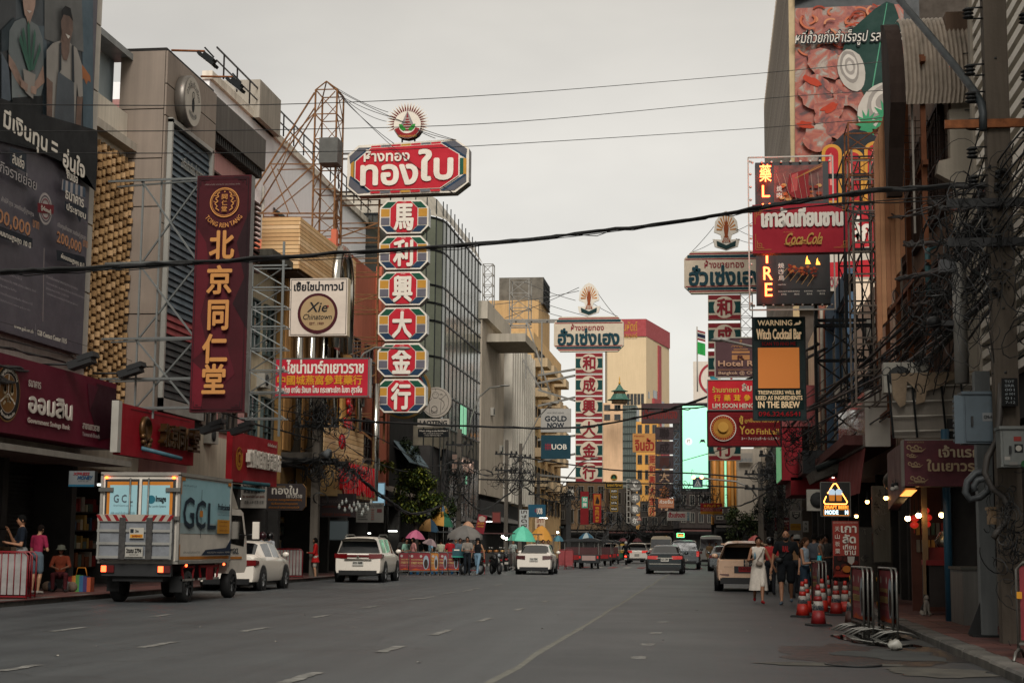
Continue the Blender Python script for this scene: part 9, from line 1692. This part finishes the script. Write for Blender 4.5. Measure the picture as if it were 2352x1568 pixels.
tang_at('dense black snarl of wires high on the big right pole',2290,500,22.1,(1.0,.4,.9),60,.007,21);tang_at('dense black snarl of wires halfway up the big right pole',2270,640,22.1,(1.0,.4,1.1),60,.007,22);tang_at('hanging loops of black wire left of the big right pole',2195,540,23.5,(.5,.4,.6),34,.010,23);tang_at('loose wire coils low on the big right pole',2320,1240,21.9,(.35,.3,.9),70,.006,24);tang_at('tangled wires behind the cctv post',2150,720,26,(.8,.4,.5),60,.01,25);tang_at('scraps of wire over the pale sign rack',2120,840,28,(.8,.3,.4),40,.008,26)
def bundle(lab,pts,r,n=1,jit=.05,sub=7,group=None,sag=.0):
 V_=[X(*p)for p in pts];out=[]
 for i in range(len(V_)-1):
  p0=V_[max(i-1,0)];p1=V_[i];p2=V_[i+1];p3=V_[min(i+2,len(V_)-1)]
  for k in range(sub):u=k/sub;out.append(.5*((2*p1)+(p2-p0)*u+(2*p0-5*p1+4*p2-p3)*u*u+(3*p1-p0-3*p2+p3)*u**3)-Vector((0,0,sag*4*u*(1-u))))
 out.append(V_[-1]);return rope('overhead_cable',out,r,'#131516',lab,'cable',group,None,n,jit,5)
bundle('thick cable bundle crossing the whole street in front of the signs',((-60,628,24),(300,611,27),(700,586,31),(1176,552,36),(1500,516,33),(1728,480,30),(2000,440,26),(2290,425,22.3)),.030,4,.035)
bundle('thin cable under the thick bundle across the street',((-60,634,24),(300,616,27),(700,592,31),(1176,558,36),(1500,520,33),(1728,487,30),(2290,440,22.4)),.010,2,.06)
for i,(pts,l)in enumerate(((((-40,240,28),(640,240,40),(1180,215,50),(1776,166,60),(2245,120,30)),'top'),(((-40,302,28),(640,298,40),(1180,280,50),(1776,225,60),(2245,195,30)),'middle'),(((-40,352,28),(640,350,40),(1080,336,48),(1776,292,60),(2250,250,30)),'lowest'))):bundle(l+' of the three thin wires crossing the sky',pts,.012,1,group='thin wires across the sky')
bundle('black cable drooping across the middle of the street to the green bar sign',((760,962,62),(1000,975,70),(1300,982,75),(1480,955,72),(1640,905,65),(1735,862,58),(1880,790,45)),.045,2,.05);bundle('cable from the blue bank sign up to the right-hand poles',((1400,940,90),(1560,938,80),(1640,928,70),(1740,880,60),(1900,800,45)),.03,2,.08)
bundle('cable crossing in front of the mint screen foot',((1200,1050,108),(1400,1078,112),(1600,1087,100),(1750,1100,80)),.05,1);bundle('second cable crossing lower in front of the mint screen',((1100,1100,100),(1380,1108,110),(1560,1112,110),(1760,1122,80)),.05,1);bundle('thin cable rising to the right before the fishball sign',((1560,1060,110),(1700,1020,85),(1790,990,62)),.025,1)
LB=[(((-30,862,33),(125,905,40),(270,958,47),(440,1008,52),(560,1055,56),(700,1072,60)),.06,5,'thick black cable bundle sagging in front of the bank fascia'),(((-30,835,33),(150,870,40),(300,935,47),(460,985,52),(600,1040,56),(720,1060,60)),.045,4,'second black cable bundle above the first along the facades'),(((-30,788,34),(200,845,42),(330,880,47),(560,965,54),(730,1010,60)),.03,3,'upper cable run past the black floodlights'),(((-30,770,34),(200,828,42),(420,890,50),(730,960,60)),.018,2,'thin cable pair under the huge advert'),(((-30,730,34),(250,810,43),(500,900,52),(730,950,60)),.012,1,'single thin cable under the huge advert'),(((740,1060,60),(800,1075,62),(880,1140,66),(960,1180,72),(1050,1140,88)),.06,4,'heavy cable bundle drooping from the hotel pole over the street tree'),(((740,950,60),(880,1010,70),(990,1070,80),(1056,1050,90)),.02,4,'fan of cables from the hotel pole to the glass corner'),(((740,985,60),(860,1060,68),(960,1085,78),(1056,1075,90)),.02,4,'lower fan of cables from the hotel pole'),(((560,1068,57),(690,1060,59),(800,1064,62)),.07,4,'thick tape-bound cable bundle meeting the hotel pole'),(((440,950,52),(600,935,56),(735,960,60)),.012,3,'thin cables from the sign truss to the hotel pole'),(((1056,1060,90),(1110,1090,100),(1180,1080,108)),.025,5,'cables strung between the glass corner and the pair of poles'),(((1056,1130,90),(1110,1170,100),(1185,1120,108)),.05,4,'deep swag of cables under the pair of poles'),(((1195,1110,110),(1260,1150,120),(1330,1140,135),(1400,1120,150)),.04,3,'cable swag beyond the blue bank sign'),(((1400,1150,160),(1480,1230,170),(1560,1160,165),(1650,1190,150)),.06,3,'wide cable swag across the far end of the street'),(((1600,1170,118),(1700,1160,100),(1790,1110,62)),.04,3,'cable swag in front of the right street tree')]
for pts,r,n,l in LB:bundle(l,pts,r*.6,n,r*1.3)
rr=random.Random(5)
for i in range(22):x0=2285+rr.uniform(-20,50);y0=380+rr.uniform(0,300);x1=1800+rr.uniform(-30,120);y1=960+rr.uniform(-80,90);bundle('one of the slanting black cables running down the right row from the big pole',((x0,y0,22.2),((x0+x1)/2+rr.uniform(-10,30),(y0+y1)/2+rr.uniform(20,70),33),(x1,y1,52+rr.uniform(-4,8))),rr.choice((.012,.02,.03)),rr.choice((1,1,2)),group='slanting cables on the right')
for i in range(7):y0=300+i*28;bundle('one of the black lines leaving the big pole toward the upper right edge',((2240+i*3,y0+170,24),(2300,y0+60,22),(2400,y0-60,19)),.014,1,group='lines leaving the big pole')
for i in range(5):x0=2100+i*22;bundle('one of the steep thin cables in front of the pale stepped wall',((x0,900+i*3,28),(x0+60,640,26),(x0+150+i*4,300+i*10,23)),.011,1,group='steep cables before the pale wall')
for i,(x0,y0,y1)in enumerate(((2120,455,400),(2080,560,430),(2060,640,470),(2100,700,540))):bundle('thick tied cable bundle sagging into the big pole, '+('topmost','second','third','lowest')[i],((x0,y0,32),((x0+2300)/2,(y0+y1)/2+55,27),(2296,y1,22.2)),.03,6,.05)
bundle('cable sweep across the right end from grill sign to big pole',((1905,470,40),(2060,500,32),(2300,400,22.4)),.016,3,.1)
for i,(px,py,d,l)in enumerate(((190,832,38.5,'nearer black floodlight under the huge advert'),(302,853,42.5,'farther black floodlight before the ochre blocks'),(488,982,46,'black floodlight under the tall dark red sign'),(556,985,48,'black floodlight right of the tall dark red sign'))):
 v=X(px,py,d);t=thing('wall_floodlight',l,'floodlight',tuple(v),R(0));b=MB();b.tube([(-1.2,0,-.05),(-.3,0,-.05)],.03,PD,6);b.obj('arm',t);b=MB();M=Matrix.Rotation(R(-18),4,'Y');b.box(-.35,.3,-.2,.2,-.1,.1,PD,M=M);b.box(-.05,.4,-.22,.22,.02,.16,PD,M=M);b.obj('lamp_head',t)
for i,(P,l)in enumerate(((((1075,1012,104),(1082,960,104),(1100,912,104),(1125,890,104),(1160,885,103)),'grey street lamp arching before the concrete building'),(((1188,1060,112),(1205,1020,112),(1235,960,112),(1262,930,112),(1275,925,111)),'second grey street lamp near the gold-now sign'),(((820,838,64),(835,812,64),(862,798,64),(925,800,63)),'grey street lamp arm in front of the red octagon boxes'),(((1738,1140,84),(1725,1120,84),(1690,1105,84),(1612,1098,84)),'lamp arm carrying the blue crossing sign'),(((1745,800,50),(1700,790,52),(1655,780,54)),'street lamp head poking in front of the hotel sign'),(((1300,1100,126),(1330,1062,126),(1365,1052,125)),'thin street lamp before the left striped column'))):
 V_=[X(*p)for p in P];t=thing('street_lamp',l,'street lamp',tuple(V_[0]));b=MB();b.tube([v-V_[0]for v in V_],.05 if i else .06,WS,6);b.obj('arm',t);b=MB();e=V_[-1]-V_[0];b.ball(e,(.35,.12,.08),WS,8,5);b.obj('lamp_head',t)
S=Sign('crossing_sign','blue pedestrian crossing sign with two amber warning lamps over the road','road sign',1591,1096,1614,1119,83.5,.05,'#1f3c4a','#2a2c2e');S.poly([(1594,1116),(1602.5,1100),(1611,1116)],'#8f9494').line([(1602,1104),(1601,1110),(1598,1115)],1.3,'#1a2226').line([(1602,1109),(1606,1115)],1.3,'#1a2226').disc(1602.5,1103.5,1.2,'#1a2226',8);S.done('symbol');b=MB();[b.ball((S.u(x),-.02,S.w(1095.5)),.09,glow('#ff9a5a',6),8,6)for x in(1593.5,1612)];b.obj('warning_lamp',S.root)
for i,(px0,py0,px1,py1,d)in enumerate(((2047,1100,2055,1112,34),(1985,1135,2000,1150,38))):pass
for i,(px,py,d)in enumerate(((1992,1152,37),(2035,1143,33),(1967,1185,39))):bulb(X(px,py,d),9,.045,('lantern-like wall lamp by the graffiti wall','small orange lamp under the slanted shop sign','dim orange lamp beside the chestnut banner')[i],'lamp','#ffb060',cord=.25)
for i,(px,py)in enumerate(((2051,1122),(2058,1119),(2066,1121),(2074,1117),(2110,1109),(2215,1110))):bulb(X(px,py,29.5),0.0,.05,('first','second','third','fourth','fifth','sixth')[i]+' unlit white bulb from the left under the red shop sign',col='#a8a49c',group='unlit bulbs under the red shop sign',cord=.15)
for i,(px,d,z,l)in enumerate(((1885,44,2.4,'air conditioner on the right row behind the beer sign'),(2080,30.6,6.2,'air conditioner on the ledge of the pale sign rack'),(855,76,5.0,'air conditioner beside the salmon shophouse'),(1310,160,6.5,'air conditioner on the old cream block'))):v=X(px,1000,d);acunit((v.x,d,z if i!=1 else X(2080,905,30.6).z),0,l)
for q in((1958,1210,2052,1330,38.5,'#4a4742','dark graffiti-marked wall panel beside the chestnut banner','#6d675e'),(2005,1115,2045,1200,37.5,'#5c5850','stained pale plaster pier under the blank light box','#77716a')):
 S=Sign('wall_panel',q[6],'wall',q[0],q[1],q[2],q[3]+90,q[4],.3,wall(q[5],.6),'#333');rg=random.Random(int(q[0]))
 for k in range(14):cx_,cy_=rg.uniform(q[0]+8,q[2]-12),rg.uniform(q[1]+10,q[3]+30);S.line([(cx_+rg.uniform(4,9)*math.cos(a)*1.0,cy_+rg.uniform(4,10)*math.sin(a))for a in[rg.uniform(0,6)+j*.9 for j in range(6)]],.9,q[7]if k%3 else '#1f1f1e')
 S.done('graffiti')
for i,(x,y,z,sd_,l)in enumerate(((-17.05,53,6.9,1,'air conditioner between the pink shophouse windows'),(-17.05,51.2,4.7,1,'air conditioner low on the pink shophouse'),(-17.3,58.2,7.3,1,'air conditioner on the cream shophouse behind the red sign'),(-17.15,74,8.0,1,'air conditioner under the salmon shophouse window'),(-16.6,121,8.5,1,'air conditioner on the stained concrete wall'),(-16.6,116,11,1,'higher air conditioner on the stained concrete wall'),(-15.95,146,9.4,1,'air conditioner on the cream flats, lower'),(-15.95,152,14.8,1,'air conditioner on the cream flats, upper'),(4.65,45,7.2,0,'air conditioner on the pink canopy shophouse'),(4.6,49,4.4,0,'lower air conditioner on the pink canopy shophouse'),(4.65,57,6.6,0,'air conditioner on the blue trimmed shophouse'),(4.45,70,6.7,0,'air conditioner on the cream column shophouse'),(4.35,118,6.0,0,'air conditioner on the far grey shophouse'))):acunit((x,y,z),PI/2 if sd_ else-PI/2,l)
def pipe(l,P,r=.05,c='#7a766d'):t=thing('drainpipe',l,'pipe',P[0]);b=MB();b.tube([Vector(p)-Vector(P[0])for p in P],r,mat(c,.6,n=.4,s=4),7);b.obj('pipe',t)
pipe('rusty drainpipe down the pink shophouse',[(-16.95,55.5,4),(-16.95,55.5,15)],.06,'#6a4a3c');pipe('grey drainpipe beside the cream shophouse windows',[(-17.2,59.7,4),(-17.2,59.7,12)]);pipe('drainpipe at the corner of the salmon shophouse',[(-17.1,81.5,4),(-17.1,81.5,15)],.07,'#8a5a48');pipe('blue grey pipe stub over the truck',[(-15.9,42.2,4.0),(-15.0,43,3.75)],.06,'#3d6470');pipe('teal pipe hooked under the red mart fascia',[(-15.7,49.6,4.6),(-15.7,49.6,3.4),(-14.6,50.6,3.3)],.07,'#2f5a62');pipe('second teal pipe under the red mart fascia',[(-15.6,49.8,3.2),(-14.7,50.4,3.1)],.05,'#2f5a62')
pipe('pale pipe on the white party wall',[(-20.9,70,8),(-20.9,70,18)],.07,'#a8a298');pipe('pale pipe running up the right cream shophouse',[(4.3,62.5,4),(4.3,62.5,10.8)],.07,'#8f887c');pipe('teal elbow pipe under the corrugated hood',[(4.2,31,6.3),(4.2,31,7.2),(4.45,31,7.35)],.06,'#4a7074')
for i,(y0,y1,l)in enumerate(((37,41,'dim goods in the bank arcade'),(42.2,49,'packed goods inside the shop behind the truck'),(50,59.5,'packed shelves of boxes behind the truck cab'),(60.5,68,'shelves and counters inside the hotel arcade'),(69,81,'stacked goods inside the salmon shophouse'),(84,92,'stall goods in the dark shophouse'))):
 b=MB();t=thing('shop_shelving',l,'shelving',(-18.9,y0,0),PI/2);w_=y1-y0;rr_=random.Random(i)
 b.box(0,w_,0,.4,.12,.2,DK());[b.box(0,w_,0,.4,.6+.55*k,.64+.55*k,mat('#4a453e',.7,n=.3))for k in range(4)];b.obj('shelf',t);b=MB()
 for k in range(4):
  x=.1
  while x<w_-.3:q=rr_.uniform(.12,.34);b.box(x,x+q*.9,-.05,.3,.64+.55*k,.64+.55*k+rr_.uniform(.15,.45),mat(rr_.choice(('#8c2f2a','#a88a4a','#5c6a62','#9c958a','#3c5a70','#7a4a2c','#b0a48c')),.5,n=.3));x+=q+rr_.uniform(0,.1)
 b.obj('goods',t,kind='stuff')
for i,(y,x,l)in enumerate(((43.5,-17.0,'first from the camera'),(47.5,-17.0,'second from the camera'),(53,-16.6,'third from the camera'),(57,-16.6,'fourth from the camera'),(64,-16.6,'fifth from the camera'),(73,-16.8,'sixth from the camera'),(79,-16.8,'farthest from the camera'))):shoplight('dim tube light in the left arcade, '+l,(x-.8,y,3.0),.5,3)
# ================================================================ pieces that can be told apart become objects of their own
APART={'leg','rung','brace','strut','upright','rail','post','roof_post','crossarm','beam','stay','pilaster','bracket','foot','chrome_post','pan','railing','trim','end_post','downlight','rusty_frame','screen_rib','mullion','header_bracket','hinge','bar','roof_bar','balcony_railing','corrugated_valance','pole_hole','orange_column','rib','lift_rib','tread_strip','body_edge_trim','uprights','board_joint','fish','side_fin','shopfront','ground_floor','yellow_band','roof_rail','cap','printed_letters','roof_slab','corner_panel','bronze_character','ledge','gable_wall'}
for o in[o for o in SC.objects if o.type=='MESH' and o.parent and o.name.split('.')[0]in APART]:
 me=o.data;n=len(me.vertices)
 if n<16 or n>4000 or me.users>1:continue
 par=list(range(n))
 def fd(a):
  while par[a]!=a:par[a]=par[par[a]];a=par[a]
  return a
 for p in me.polygons:
  v=p.vertices;r0=fd(v[0])
  for k in v[1:]:
   r1=fd(k)
   if r1!=r0:par[r1]=r0
 comps={}
 for i in range(n):comps.setdefault(fd(i),[]).append(i)
 if not 1<len(comps)<=120:continue
 pf={}
 for p in me.polygons:pf.setdefault(fd(p.vertices[0]),[]).append(p)
 base=o.name.split('.')[0]
 for j,(r,vi)in enumerate(comps.items()):
  ix={v:k for k,v in enumerate(vi)};nm=bpy.data.meshes.new(base);nm.from_pydata([me.vertices[v].co for v in vi],[],[[ix[v]for v in p.vertices]for p in pf.get(r,[])])
  for m_ in me.materials:nm.materials.append(m_)
  for q,p in zip(nm.polygons,pf.get(r,[])):q.material_index=p.material_index;q.use_smooth=p.use_smooth
  if j==0:o.data=nm
  else:c=o.copy();c.data=nm;COL.objects.link(c)
